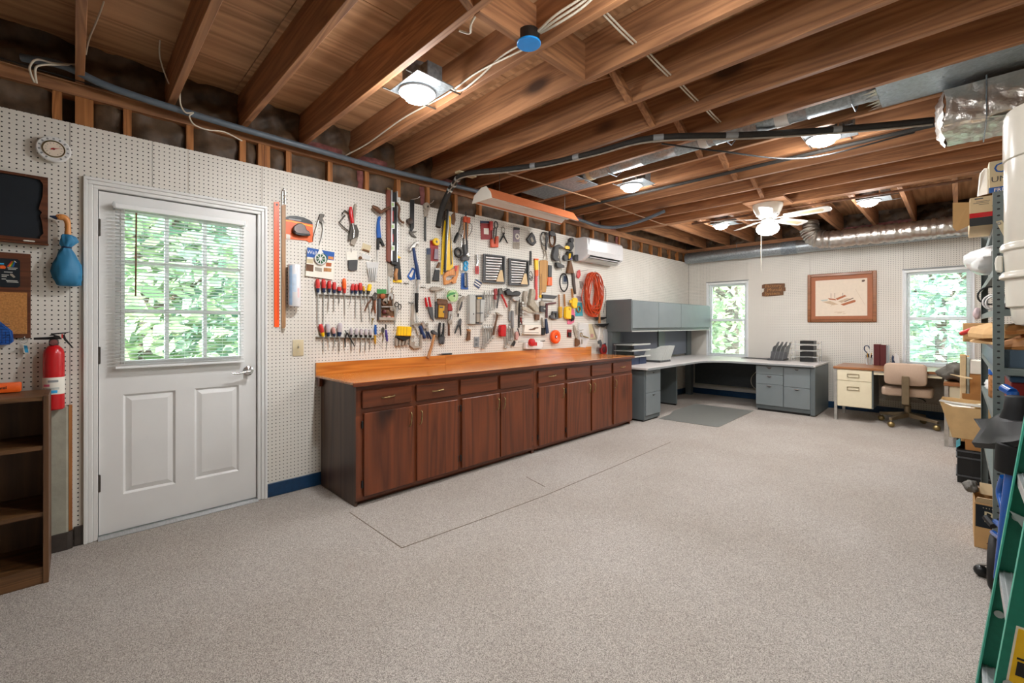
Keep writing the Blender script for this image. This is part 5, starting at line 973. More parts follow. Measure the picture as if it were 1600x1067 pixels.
for a in (((100, 55), (105, 240), (107, 690), 30, U + 'first and longest from the left'), ((182, 55), (187, 240), (180, 690), 30, U + 'second from the left'), ((262, 75), (262, 238), (248, 500), 27, U + 'third from the left'), ((332, 95), (332, 250), (328, 505), 27, U + 'fourth from the left'), ((400, 160), (405, 245), (402, 390), 30, 'stubby red screwdriver on the upper rail'), ((590, 120), (578, 255), (545, 415), 24, U + 'tilted one right of the gap'), ((636, 120), (632, 255), (625, 600), 26, U + 'second right of the gap'), ((692, 105), (700, 258), (715, 650), 28, U + 'rightmost beside the yellow ones')): driver('c', a[0], a[1], a[2], a[3], 'red_pl', 'navy', a[4])
driver('c', (468, 45), (476, 250), (480, 560), 28, 'orange', 'red_pl', 'orange and red two tone screwdriver on the upper rail')
driver('c', (738, 150), (750, 255), (762, 395), 17, 'yellow_dk', 'dark_steel', 'slim yellow screwdriver on the upper rail')
driver('c', (828, 125), (800, 265), (830, 640), 30, 'yellow', 'dark_steel', 'fat yellow screwdriver at the right end of the upper rail')
LG = 'drivers on the lower rail'
driver('c', (138, 680), (178, 850), (190, 1060), 32, 'red_pl', 'yellow', 'red and yellow screwdriver at the left of the lower rail', group=LG)
driver('c', (235, 675), (250, 850), (262, 1010), 32, 'clear_pl', 'navy', 'clear handled driver with blue collar, left of the lower rail', group=LG)
driver('c', (312, 722), (335, 850), (330, 1005), 27, 'pink_clear', 'navy', 'stubby pink handled driver on the lower rail', group=LG)
driver('c', (412, 665), (400, 850), (405, 1060), 34, 'clear_pl', 'navy', 'thick clear handled driver with blue collar on the lower rail', shaft=11, group=LG)
for k, (x0, x1, yt) in enumerate(((566, 572, 1060), (640, 622, 985), (706, 696, 1060), (772, 762, 1045), (836, 828, 1030))): driver('c', (x0, 735 + 4 * k), ((x0 * .8 + x1 * .2), 868), (x1, yt), 22, 'clear_pl', 'black', ('first', 'second', 'third', 'fourth', 'last')[k] + ' clear nut driver with black collar from the left', shaft=9, group=LG)
tool('c', 'long_nose_pliers', 'black long nose pliers on the lower rail', 'pliers', [T('jaw', 'black', [(488, 765), (505, 830)], [5, 13], .03), T('handle', 'black', [(505, 800), (480, 890), (485, 1000)], [13, 10, 7], .03), T('handle', 'black', [(510, 800), (560, 890), (612, 985)], [13, 10, 7], .03)])
tool('c', 'brown_pliers', 'pliers with worn brown grips at the end of the upper rail', 'pliers', [P('jaws', 'dark_steel', [(850, 300), (890, 235), (915, 250), (915, 330), (870, 350)], .012, .024, .002), T('handle', 'rust', [(845, 340), (800, 390), (755, 492)], [13, 14, 9], .02), T('handle', 'rust', [(880, 350), (880, 420), (848, 505)], [14, 15, 9], .02), T('handle', 'copper', [(898, 350), (895, 450), (905, 530)], [11, 11, 8], .02)])
tool('c', 'door_key', 'small brass key hanging below the brown pliers', 'key', [D('bow', 'brass', (860, 610), 17, .006, .009), P('blade', 'brass', [(852, 622), (866, 624), (860, 690), (853, 690)], .006, .009)])
tool('c', 'wire_stripper', 'wire stripper with blue and yellow grips on the lower rail', 'pliers', [T('blue_grip', 'blue', [(905, 690), (903, 750), (905, 822)], [15, 20, 16], .025), T('yellow_grip', 'yellow_dk', [(896, 838), (898, 900), (902, 955)], [19, 17, 8], .025), T('tip', 'steel', [(902, 955), (896, 1030)], [7, 3], .025)])
tool('c', 'side_cutters', 'side cutters with tan curved grips beside the blue and yellow stripper', 'pliers', [P('jaws', 'dark_steel', [(985, 740), (1010, 720), (1025, 745), (1015, 800), (985, 800)], .014, .024, .002), T('handle', 'brass', [(1005, 790), (1015, 850), (1000, 915)], 6, .02, 1), T('handle', 'brass', [(992, 790), (960, 830), (925, 820)], 6, .02, 1), T('handle', 'steel', [(920, 890), (960, 930), (1005, 980)], 5, .02, 1)])
tool('e', 'purple_awl', 'slim awl with a purple grip at the right of the lower rail', 'awl', [T('head', 'dark_steel', [(148, 632), (146, 690)], [8, 12], .02), T('grip', 'purple', [(148, 700), (155, 770), (165, 845)], [13, 17, 12], .02), T('blade', 'steel', [(163, 845), (150, 975)], [9, 3], .02)])
# middle group
tool('d', 'caulking_gun', 'dark steel caulking gun with a red grip', 'caulking gun', [T('frame', 'dark_steel', [(0, 312), (75, 215), (35, 200), (70, 155), (140, 200)], 10, .02), T('frame', 'dark_steel', [(2, 312), (60, 370), (125, 425)], 8, .02), T('push_rod', 'taupe', [(208, 72), (200, 190), (185, 320)], 16, .025), T('grip', 'red', [(148, 110), (150, 200), (170, 318)], [18, 26, 22], .035), T('rod', 'chrome', [(172, 318), (190, 420), (180, 505)], [10, 11, 9], .035), P('barrel', 'dark_steel', [(135, 330), (210, 345), (240, 430), (230, 500), (105, 545), (110, 490)], .006, .03, .003), P('end_plate', 'taupe', [(150, 510), (235, 505), (188, 612), (135, 585)], .006, .022, .002)])  # mostly shadows on the wall, built as solid dark and taupe pieces
tool('d', 'anchor_pack', 'blister pack of black wall anchors', 'package', [P('card', 'paper', [(88, 685), (228, 672), (230, 785), (95, 790)], .003, .005), P('blister', 'charcoal', [(105, 795), (230, 790), (222, 920), (150, 935), (110, 915)], .003, .02, .004), T('peg_hook', 'steel', [(155, 640), (155, 690)], 5, [.03, .004])])
tool('d', 'screw_card', 'small tilted card of brown screws', 'package', [P('card', 'beige', [(305, 570), (412, 610), (385, 700), (280, 660)], .003, .005), P('screw_row', 'tobacco', [(300, 645), (388, 672), (380, 695), (292, 665)], .0051, .012, .002), P('bag', 'film', [(290, 700), (400, 740), (385, 790), (290, 770)], .004, .012)])
tool('d', 'drill_bit_bag', 'clear plastic bag of drill bits', 'package', [P('bag', 'film', [(340, 808), (505, 820), (465, 1060), (372, 1062)], .003, .016, .003)] + [T('drill_bit', 'steel', [(360 + 28 * k, 890), (395 + 16 * k, 1050)], 6, .02) for k in range(5)] + [T('peg_hook', 'steel', [(425, 780), (425, 830)], 5, [.03, .004])])
tool('d', 'brass_fitting', 'tiny brass fitting hung beside the clear bag', 'fitting', [D('cap', 'rust', (265, 765), 20, .002, .016), P('tab', 'brass', rect(245, 770, 268, 785), .004, .010)])
tool('d', 'keyhole_saw', 'jab saw with a bright blue curved handle', 'saw', [P('handle', 'blue', [(490, 240), (515, 230), (525, 245), (512, 300), (520, 420), (532, 510), (475, 512), (470, 420), (478, 300)], .006, .028, .006), P('guard', 'black', [(475, 513), (532, 512), (578, 612), (540, 610), (520, 560), (505, 560), (505, 660), (475, 660)], .008, .026, .003), P('blade', 'steel', [(480, 661), (500, 661), (492, 822), (482, 822)], .014, .016)])
tool('z', 'red_level', 'old reddish brown wood level behind the black one', 'level', [P('bar', 'level_wood', [(602.5, 297), (607.8, 299), (607.8, 411), (602.8, 408)], .003, .032, .002), P('brass_end', 'brass', [(602.5, 294), (607.8, 296), (607.8, 298.8), (602.5, 296.8)], .003, .032), P('lower_plate', 'taupe', [(605, 411), (613, 413), (613, 432), (605.5, 431)], .003, .012)])
LV = [P('core', 'black', [(610.5, 300.5), (616.8, 302), (616.8, 409), (610.5, 407.5)], .012, .034), P('flange', 'alu', [(608.2, 298), (610.4, 298.4), (610.4, 408.5), (608.2, 408)], .003, .0355), P('flange', 'alu', [(616.9, 299.8), (618.8, 300.2), (618.8, 410), (616.9, 409.5)], .003, .0355), P('end_cap', 'black', [(608, 408.8), (618.6, 410), (618, 415), (609, 413)], .003, .045)]
for yy in (319.5, 353.5, 387.5): LV += [P('vial_window', 'white', rect(611, yy - 4, 616.2, yy + 4.2), .0341, .042, .001), P('vial', 'lime', rect(612, yy - 2.4, 615.2, yy + 2.6), .0421, .0428)]
for a, b in ((329.5, 346), (366, 378)): LV += [P('red_print', 'red_pl', rect(611.3, a, 614.6, b), .0341, .0347)]
tool('z', 'spirit_level', 'long black and silver spirit level', 'level', LV)
tool('z', 'hand_brace', 'old crank brace with a turned knob behind the levels', 'hand drill', [T('chuck', 'rust', [(582, 322), (588, 326), (595, 332)], [2.2, 4.2, 3.4], .05), T('arm', 'rust', [(595, 332), (602, 327), (610, 324)], 2.2, .052), T('crank', 'rust', [(619, 316), (624, 324), (623, 339), (627, 346), (631, 348)], 1.7, .055, 1), D('knob', 'dark_knob', (634, 347.5), 4.6, .045, .08)])
tool('f', 'pry_bar', 'black flat pry bar with a forked claw', 'pry bar', [P('bar', 'black', [(305, 165), (358, 172), (355, 500), (330, 545), (300, 540), (310, 500)], .008, .016, .002), P('claw', 'dark_steel', [(292, 546), (330, 546), (385, 545), (365, 560), (330, 565), (385, 622), (340, 610), (300, 575)], .008, .022, .002), T('peg_hook', 'chrome', [(330, 165), (400, 150), (430, 130)], 5, [.001, .05, .06])])
tool('f', 'torque_wrench', 'ratchet wrench with round head and black grip', 'wrench', [D('head', 'taupe', (490, 250), 42, .01, .035), D('drive', 'dark_steel', (495, 258), 12, .0351, .045), P('neck', 'taupe', [(462, 285), (520, 285), (505, 372), (475, 372)], .012, .03, .003), T('grip', 'black', [(490, 372), (489, 500), (491, 660)], [11, 14, 14], .02), T('peg_hook', 'chrome', [(540, 215), (575, 200), (595, 172)], 5, [.001, .04, .055])])
tool('f', 'claw_hammer', 'claw hammer with a long blue handle', 'hammer', [P('head', 'steel', [(278, 778), (300, 730), (350, 680), (385, 660), (405, 675), (395, 700), (365, 700), (355, 745), (320, 745), (300, 780)], .012, .04, .004), T('handle', 'blue_dk', [(352, 745), (372, 880), (395, 1000), (412, 1120)], [18, 20, 24, 22], .028)])
tool('z', 'blue_card', 'small tilted blue card behind the hammer handle', 'package', [P('card', 'blue', [(636, 432), (644, 418), (649, 421), (648, 436), (641, 438)], .003, .006), P('card_print', 'paper', [(639, 431), (645, 421), (647, 423), (643, 434)], .0061, .0066)])
tool('e', 'steel_chisel', 'long steel chisel with a black grip below the hammer', 'chisel', [T('blade', 'chrome', [(548, 60), (552, 150), (548, 230)], [24, 20, 16], .02), T('grip', 'black', [(543, 232), (540, 340), (545, 480)], [26, 23, 16], .02)])
tool('z', 'pull_saw', 'pruning saw with a wooden grip in a black and yellow sleeve', 'saw', [P('sleeve', 'black', [(617, 405), (623.5, 403), (627, 437), (614, 437)], .004, .014, .002), P('yellow_tip', 'yellow', [(617.5, 397), (621, 399), (626, 403), (617.2, 404.5)], .004, .014), P('yellow_end', 'yellow', [(614, 437.5), (627, 437.5), (627, 441.5), (614, 441)], .004, .014), T('grip', 'handle_wood', [(620, 420), (618, 428), (619, 438)], [2.4, 3, 2.6], .024)])
tool('g', 'flat_file', 'grey flat file bar with a dark blue end', 'file', [P('bar', 'dark_steel', rect(47, 668, 92, 1010), .004, .012, .001), P('tape_end', 'navy', rect(47, 595, 92, 667), .003, .013)])
tool('g', 'hole_saw_pack', 'red blister pack topped by a yellow hole saw', 'package', [P('card', 'red_dk', [(88, 500), (188, 505), (190, 750), (95, 745)], .003, .006), P('blister', 'mauve', [(140, 600), (180, 605), (180, 730), (130, 725)], .0061, .02, .003), D('hole_saw', 'yellow', (150, 520), 44, .008, .03), D('hub', 'dark_steel', (150, 520), 14, .0301, .034)])
tool('g', 'paint_brush', 'black bristled paint brush beside the saws', 'brush', [P('bristles', 'black', [(140, 852), (190, 852), (185, 986), (112, 980)], .006, .03, .004), P('ferrule', 'steel', [(142, 832), (188, 832), (190, 851), (140, 851)], .006, .03), T('handle', 'tobacco', [(172, 832), (190, 800), (200, 765)], [18, 15, 16], .018)])
tool('g', 'yellow_saw', 'narrow yellow hand saw hanging point up at left', 'saw', [P('blade', 'yellow', [(262, 262), (276, 262), (272, 430), (242, 905), (215, 908), (240, 430)], .012, .016), P('dark_sheath', 'dark_knob', [(240, 150), (275, 140), (262, 420), (225, 740), (218, 740), (235, 420)], .004, .011)])
tool('g', 'dovetail_saw', 'black backed saw between the yellow blades', 'saw', [T('spine', 'black', [(300, 130), (280, 500), (268, 880)], 13, .03), P('blade', 'steel', [(300, 150), (318, 150), (300, 480), (282, 860), (274, 860), (292, 480)], .024, .027)])
HS = [P('blade', 'yellow', [(315, 200), (336, 225), (332, 345), (345, 560), (366, 815), (325, 855), (275, 855), (300, 520), (322, 345)], .017, .021), P('black_stripe', 'black', [(325, 345), (332, 345), (350, 780), (335, 800)], .0211, .0225)]
HS += [P('handle', 'saw_wood', [(265, 880), (330, 850), (368, 830), (375, 920), (340, 915), (290, 925), (265, 945), (268, 975), (300, 978), (345, 960), (358, 935), (376, 925), (388, 1005), (355, 1018), (330, 992), (300, 1020), (248, 1030), (240, 930)], .010, .034, .003)]
tool('g', 'hand_saw', 'wide yellow hand saw with a light wooden handle', 'saw', HS)
tool('g', 'old_saw', 'brown handled saw behind the yellow saws', 'saw', [P('handle', 'tobacco', [(340, 200), (385, 150), (392, 260), (375, 320), (345, 300)], .003, .012, .003), P('lower_handle', 'saw_wood', [(385, 800), (435, 795), (425, 900), (400, 985), (378, 985), (395, 900)], .003, .012, .003), P('red_insert', 'red_pl', [(380, 800), (412, 800), (408, 860), (385, 860)], .0121, .02)])
tool('g', 'bolt_cutters', 'bolt cutters with orange jaws and wooden handles', 'bolt cutter', [P('jaw', 'orange_rope', [(483, 215), (512, 222), (512, 292), (483, 285)], .01, .04, .004), P('jaw', 'orange_rope', [(516, 224), (552, 232), (550, 298), (516, 292)], .01, .04, .004), T('handle', 'handle_wood', [(497, 290), (496, 380), (498, 480)], [13, 12, 9], .025), T('handle', 'handle_wood', [(535, 295), (532, 400), (528, 500)], [13, 12, 9], .025), T('post', 'black', [(516, 160), (520, 380), (530, 600)], 9, .03), T('loop', 'dark_steel', [(550, 290), (590, 320), (580, 400), (550, 450)], 4, .02, 1)])
tool('g', 'grease_gun', 'black grease gun hanging tilted with a chrome lever', 'grease gun', [T('barrel', 'black', [(425, 415), (400, 470), (382, 522)], [20, 22, 18], .04), T('rod', 'dark_steel', [(470, 220), (455, 320), (428, 412)], 9, .035), T('hose', 'black', [(455, 430), (485, 480), (492, 550)], 6, .03, 1), T('nozzle', 'chrome', [(490, 380), (470, 480), (465, 580)], 6, .032)])
tool('g', 'heat_gun', 'black corded power tool with a ring shaped grip', 'power tool', [RG('ring_grip', 'black', (425, 645), 46, 16, .04), P('body', 'charcoal', [(470, 555), (500, 550), (505, 640), (540, 700), (530, 740), (450, 750), (440, 715), (480, 690)], .02, .06, .006), D('chrome_ring', 'chrome', (495, 680), 26, .061, .068), T('stem', 'black', [(532, 500), (535, 600), (530, 690)], 9, .04)])
tool('g', 'cyan_snips', 'snips with bright cyan ring handles', 'scissors', [RG('finger_ring', 'cyan', (518, 776), 24, 12, .03), RG('finger_ring', 'cyan', (514, 832), 24, 12, .03), P('white_label', 'paper', rect(455, 765, 475, 860), .02, .024)])
tool('g', 'blue_plier_pack', 'blue packaged pliers below the cyan rings', 'package', [P('card', 'blue', [(462, 890), (535, 885), (542, 1085), (458, 1080)], .003, .008), P('tool_body', 'charcoal', [(500, 880), (525, 885), (530, 1060), (498, 1060)], .0081, .025, .004), T('chrome_strip', 'chrome', [(505, 900), (508, 1040)], 6, .027)])
tool('h', 'aviation_snips', 'metal snips with red grips', 'snips', [T('grip', 'red', [(203, 285), (212, 350), (225, 402)], [13, 15, 18], .02), T('grip', 'red', [(245, 280), (260, 350), (268, 405)], [13, 15, 18], .02), P('blades', 'charcoal', [(228, 405), (288, 405), (295, 500), (306, 592), (265, 545), (240, 480)], .012, .026, .003)])
tool('h', 'masonry_hammer', 'grey pointed masonry hammer hanging head up', 'hammer', [P('head', 'taupe', [(248, 165), (280, 148), (330, 150), (458, 175), (390, 185), (345, 200), (300, 203), (255, 200)], .012, .04, .004), T('shaft', 'taupe', [(334, 200), (335, 340)], [14, 12], .024)])
tool('h', 'multimeter', 'yellow multimeter in a brown leather case', 'meter', [P('case', 'tobacco', [(345, 300), (470, 312), (466, 555), (345, 552)], .004, .034, .004), P('case_side', 'charcoal', [(322, 320), (344, 325), (344, 552), (318, 548)], .004, .030, .003), P('face', 'yellow_dk', [(370, 388), (442, 392), (434, 545), (364, 540)], .0341, .046, .004), P('screen', 'charcoal', rect(385, 402, 428, 422), .0461, .0468), D('dial', 'charcoal', (402, 470), 16, .0461, .05), P('flap', 'rust', [(350, 325), (468, 335), (466, 380), (352, 372)], .0341, .04, .003)])
tool('h', 'sanding_disc_stack', 'round pale green stack of sanding discs', 'discs', [D('disc', 'lime', (530, 265), 80, .012, .040), P('disc_label', 'green', [(470, 260), (520, 225), (590, 215), (600, 235), (520, 260), (480, 285)], .0401, .0406), D('centre_hole', 'black', (540, 268), 13, .0407, .0412), RG('disc_rim', 'paper', (530, 265), 77, 4, .038)])
tool('h', 'pipe_wrench', 'small pipe wrench with a red jaw frame', 'wrench', [P('upper_frame', 'red_dk', [(478, 365), (520, 365), (540, 440), (530, 460), (475, 455)], .012, .034, .004), P('jaw', 'steel', [(490, 462), (535, 462), (545, 540), (530, 580), (510, 580), (525, 520), (510, 500), (490, 575), (480, 570)], .014, .032, .003), D('nut', 'taupe', (497, 600), 32, .01, .036), T('grip', 'rust', [(502, 628), (502, 700), (503, 776)], [15, 14, 16], .022)])
tool('h', 'locking_pliers', 'dark locking pliers hanging beside the parts tray', 'pliers', [P('jaws', 'taupe', [(640, 300), (685, 262), (700, 285), (660, 350), (640, 350)], .012, .026, .003), T('handle', 'taupe', [(650, 340), (625, 420), (608, 490)], [15, 13, 10], .02), T('handle', 'charcoal', [(665, 340), (655, 400), (640, 450)], [17, 17, 12], .02), T('adjuster', 'dark_steel', [(625, 490), (620, 535)], [12, 9], .02)])
tool('h', 'small_pliers', 'small black pliers hanging open below the locking pliers', 'pliers', [P('jaws', 'charcoal', [(618, 590), (648, 550), (662, 570), (655, 650), (618, 650)], .012, .022, .002), T('handle', 'black', [(622, 640), (600, 690), (580, 748)], [12, 11, 8], .018), T('handle', 'black', [(645, 640), (652, 710), (656, 775)], [12, 11, 8], .018)])
tool('h', 'wood_brush', 'short brown bristle brush above the wall outlet', 'brush', [P('bristles', 'tobacco', [(738, 720), (770, 725), (768, 832), (718, 830)], .006, .026, .003), P('handle', 'handle_wood', [(728, 690), (770, 695), (772, 722), (735, 718)], .006, .026, .003), T('peg_hook', 'steel', [(745, 660), (760, 690)], 5, [.001, .03])])
tool('h', 'vise_grip_pliers', 'chrome pliers with blue grips hanging tilted', 'pliers', [P('jaws', 'chrome', [(140, 610), (165, 580), (190, 620), (205, 680), (170, 690)], .012, .028, .003), T('grip', 'blue_dk', [(135, 650), (158, 730), (195, 805)], [20, 24, 22], .022)])
tool('h', 'lineman_pliers', 'second pair of chrome pliers with dark blue grips', 'pliers', [P('jaws', 'chrome', [(195, 660), (225, 640), (240, 700), (230, 740), (205, 720)], .012, .028, .003), T('grip', 'navy', [(232, 720), (255, 770), (278, 818)], [11, 13, 10], .022), T('grip', 'navy', [(215, 720), (225, 770), (240, 812)], [11, 12, 9], .022), D('pivot', 'taupe', (215, 630), 20, .008, .018)])
tool('h', 'channel_pliers', 'black channel lock pliers hanging jaws down', 'pliers', [T('handle', 'black', [(388, 608), (375, 700), (385, 790)], [16, 17, 22], .024), T('handle', 'black', [(436, 615), (432, 720), (418, 790)], [13, 15, 22], .024), P('jaws', 'charcoal', [(365, 780), (440, 785), (432, 880), (410, 890), (402, 850), (390, 890), (368, 875)], .012, .034, .004)])
tool('h', 'wooden_mallet', 'hammer with black head and wooden handle leaning on the backsplash', 'hammer', [P('head', 'charcoal', [(262, 712), (290, 700), (330, 738), (350, 742), (345, 770), (300, 765), (270, 745)], .02, .05, .005), T('handle', 'handle_wood', [(318, 760), (285, 900), (235, 1062)], [16, 18, 20], .036)])
tool('h', 'ledge_pencil', 'black marker lying on the backsplash edge', 'marker', [T('barrel', 'black', [(415, 1012), (540, 1006)], 9, .012), T('tip', 'rust', [(355, 1018), (415, 1012)], [4, 6], .012)])
tool('e', 'scissors', 'pair of long steel scissors hanging blades down', 'scissors', [RG('finger_ring', 'dark_steel', (287, 375), 28, 7, .018), RG('finger_ring', 'dark_steel', (325, 405), 30, 7, .022, .7), P('blade', 'steel', [(282, 415), (310, 430), (275, 560), (255, 690), (250, 690), (258, 540)], .016, .02), P('blade', 'taupe', [(260, 420), (285, 420), (270, 560), (252, 640), (250, 540)], .0121, .0158)])
tool('e', 'scrub_brush', 'yellow block brush with black bristle band', 'brush', [P('block', 'yellow', [(285, 652), (452, 662), (446, 782), (270, 775)], .01, .05, .006), P('band', 'black', [(262, 778), (446, 786), (415, 815), (350, 842), (300, 820), (258, 800)], .006, .045, .004)] + [P('groove', 'yellow_dk', [(300 + 38 * k, 660), (306 + 38 * k, 660), (300 + 38 * k, 775), (294 + 38 * k, 775)], .0501, .0506) for k in range(4)] + [P('bristles', 'taupe', [(255 + 45 * k, 800), (290 + 45 * k, 820), (280 + 40 * k, 925 - 8 * k), (255 + 42 * k, 900)], .006, .03, .003) for k in range(4)])  # taupe pieces are the shadow under the brush, built as solid shapes
tool('e', 'steel_square', 'tall grey steel square hanging beside the scissors', 'square', [P('blade', 'taupe', [(468, 385), (500, 355), (508, 370), (500, 560), (520, 640), (470, 740), (462, 640)], .006, .014, .001), P('cross_arm', 'taupe', [(462, 620), (590, 600), (592, 625), (465, 640)], .014, .022, .001), P('arm', 'grey_lt', [(510, 380), (525, 400), (560, 600), (540, 610)], .008, .014, .001)])
tool('e', 'c_clamp', 'dull steel clamp hanging lowest beside the yellow brush', 'clamp', [P('frame', 'taupe', [(440, 770), (500, 775), (500, 800), (462, 800), (460, 850), (510, 850), (500, 900), (570, 915), (575, 760), (600, 760), (600, 930), (490, 945), (440, 900)], .008, .03, .003), T('screw', 'taupe', [(500, 640), (540, 700), (555, 770)], [12, 10, 9], .02)])
TR = [P('tray_back', 'tobacco', [(35, 238), (250, 240), (250, 582), (30, 580)], .003, .006), P('header_card', 'green', [(32, 180), (152, 182), (152, 236), (32, 236)], .003, .007), P('tray_side', 'charcoal', rect(35, 300, 70, 570), .0061, .03, .002), P('divider', 'steel', rect(75, 400, 240, 412), .0061, .035), P('tray_lip', 'taupe', rect(40, 540, 248, 582), .0061, .04, .003)]
for k, (x, y, r, mt) in enumerate(((90, 270, 34, 'copper'), (130, 330, 38, 'taupe'), (110, 360, 30, 'rust'), (170, 345, 26, 'tobacco'), (210, 430, 30, 'taupe'), (110, 470, 26, 'maroon'), (150, 470, 26, 'rust'), (110, 545, 22, 'pink_clear'), (170, 545, 24, 'pink_clear'), (215, 545, 20, 'copper'))): TR.append(D('hardware', mt, (x, y), r, .0062, .028))
tool('e', 'hardware_tray', 'framed tray of mixed hardware with a green header card', 'tray', TR)
tool('e', 'adjustable_wrench', 'chrome adjustable wrench in front of the hardware tray', 'wrench', [P('head', 'chrome', [(160, 290), (180, 235), (205, 225), (235, 250), (238, 300), (210, 320), (205, 270), (185, 275), (185, 330), (165, 330)], .042, .054, .003), T('shank', 'grey_lt', [(180, 15), (182, 120), (186, 235)], [14, 13, 16], .046)])
tool('e', 'tee_wrench', 'slim steel tee handle beside the adjustable wrench', 'wrench', [T('bar', 'taupe', [(215, 170), (240, 160)], 7, .03), T('shaft', 'taupe', [(225, 165), (232, 260), (245, 440)], [8, 9, 10], .03)])
for k, (cr, x, y) in enumerate((('e', 408, 100), ('e', 625, 152), ('e', 470, 352), ('h', 628, 252), ('j', 20, 185))): tool(cr, 'peg_hook', 'empty steel peg hook ' + ('right of the pruning saw', 'left of the masonry hammer', 'above the steel square', 'right of the green discs', 'left of the parts organizer')[k], 'hook', [T('arm', 'steel', [(x, y), (x + 4, y + 2)], 5, [.001, .05]), T('cross_bar', 'dark_steel', [(x - 32, y), (x + 32, y + 3)], 5, .006)], 'empty peg hooks')
# right half of the tool wall
tool('i', 'red_clamp_pack', 'red packaged clamp under the shop light', 'package', [P('card', 'red_dk', [(292, 155), (440, 160), (440, 362), (300, 362)], .003, .008), P('window', 'paper', [(335, 215), (400, 220), (398, 300), (338, 292)], .0081, .009), P('header', 'navy', [(290, 122), (400, 128), (400, 154), (292, 154)], .003, .008), P('bottle', 'red_pl', [(400, 130), (440, 132), (438, 250), (400, 245)], .0091, .03, .004)])
tool('i', 'garden_shears', 'shears with orange grips beside the red package', 'shears', [RG('loop', 'charcoal', (492, 175), 42, 8, .02, .75), T('arm', 'dark_steel', [(470, 215), (460, 330), (450, 400)], [10, 10, 12], .022), T('arm', 'dark_steel', [(498, 220), (495, 300), (490, 330)], [9, 9, 10], .022), P('grip', 'orange_rope', [(412, 365), (440, 350), (455, 420), (470, 420), (478, 320), (512, 325), (508, 465), (415, 465)], .010, .034, .005)])
tool('i', 'snap_ring_pliers', 'thin black pliers spread open beside the shears', 'pliers', [RG('jaw_loop', 'taupe', (585, 240), 38, 5, .014, .8), T('handle', 'black', [(580, 280), (600, 330), (640, 410)], [10, 10, 8], .018), T('handle', 'black', [(600, 280), (570, 340), (540, 398)], [10, 10, 8], .018)])
tool('i', 'carded_pack', 'dark carded pack with a white emblem', 'package', [P('card', 'mauve', [(715, 225), (792, 230), (790, 395), (712, 390)], .003, .006), P('header', 'black', [(722, 205), (795, 212), (792, 240), (720, 238)], .0061, .010), D('emblem', 'paper', (758, 325), 38, .0062, .012), D('emblem_core', 'mauve', (758, 325), 18, .0121, .0126), P('lower_card', 'taupe', [(708, 398), (792, 402), (790, 485), (710, 478)], .003, .007)])
tool('i', 'wire_stripper', 'slim stripper with red grips hanging left of the wrench sets', 'pliers', [T('head', 'chrome', [(245, 555), (258, 640), (250, 700)], [14, 15, 13], .016), T('grip', 'red', [(236, 705), (237, 760), (238, 805)], [9, 10, 8], .018), T('grip', 'red', [(262, 705), (262, 760), (262, 808)], [9, 10, 8], .018)])
tool('i', 'tilted_card', 'small tilted blue and white printed card', 'package', [P('card', 'blue_dk', [(232, 868), (312, 920), (272, 995), (205, 945)], .003, .006), P('print_band', 'paper', [(226, 885), (300, 935), (292, 948), (220, 898)], .0061, .0066), P('print_band', 'paper', [(216, 915), (285, 962), (280, 972), (212, 928)], .0061, .0066)])
def wrench_set(cr, label, o):
    tl, tr, br, bl = o; q = lambda u, v: tuple((tl[k] * (1 - u) + tr[k] * u) * (1 - v) + (bl[k] * (1 - u) + br[k] * u) * v for k in (0, 1))
    ps = [P('tray', 'black', [tl, tr, br, bl], .003, .02)]
    for a, b in (((0, 0), (1, .045)), ((0, .955), (1, 1)), ((0, .045), (.07, .955)), ((.94, .045), (1, .955))): ps.append(P('tray_rim', 'charcoal', [q(a[0], a[1]), q(b[0], a[1]), q(b[0], b[1]), q(a[0], b[1])], .0201, .034))
    for k in range(9):
        v = .11 + .097 * k; r = .93 - .035 * k if k > 2 else .90 - .01 * k
        ps += [T('wrench', 'wrench_chrome', [q(.12, v), q(.2, v), q(r - .12, v - .01), q(r - .04, v - .012)], [15, 10, 10, 14], .027)]
    ps.append(P('paper_sleeve', 'cardboard_lt', [q(.80, .52), q(.90, .52), q(.97, .95), q(.62, .95)], .0345, .037))
    tool(cr, 'wrench_set', label, 'wrench set', ps, 'boxed wrench sets')
wrench_set('i', 'black boxed wrench set, the left one of two', ((325, 548), (600, 578), (602, 925), (318, 912)))
wrench_set('k', 'black boxed wrench set, the right one of two', ((38, 562), (316, 600), (316, 945), (40, 940)))
tool('k', 'strap_pouch', 'dark folded strap pouch hanging by its corner', 'pouch', [P('pouch', 'charcoal', [(350, 205), (385, 255), (410, 350), (368, 395), (300, 345), (278, 300)], .004, .03, .004), P('flap', 'taupe', [(340, 290), (365, 265), (390, 330), (360, 350)], .0301, .036, .002)])
tool('k', 'black_file', 'short black rasp above the wire loop', 'file', [P('blade', 'black', [(335, 462), (355, 462), (355, 660), (330, 660)], .004, .014, .001), D('hang_hole', 'steel', (345, 475), 5, .0141, .0145)])
tool('k', 'wire_loop', 'thin black wire bent in two loops', 'wire', [T('wire', 'black', [(350, 740), (325, 780), (335, 850), (365, 870), (375, 800), (350, 740)], 4, .01, 1), T('wire', 'black', [(332, 800), (368, 830), (335, 850)], 4, .01, 1)])
tool('k', 'yellow_red_saw', 'long red bar with a yellow and orange grip', 'saw', [P('grip', 'yellow', [(392, 590), (440, 592), (440, 730), (402, 730)], .008, .03, .004), P('grip_end', 'orange', [(388, 570), (442, 572), (441, 590), (392, 589)], .008, .03, .002), P('grip_lower', 'orange', [(402, 731), (440, 731), (438, 812), (404, 812)], .008, .03, .003), P('bar', 'red_pl', [(402, 813), (432, 813), (434, 1140), (402, 1140)], .008, .022, .002)])
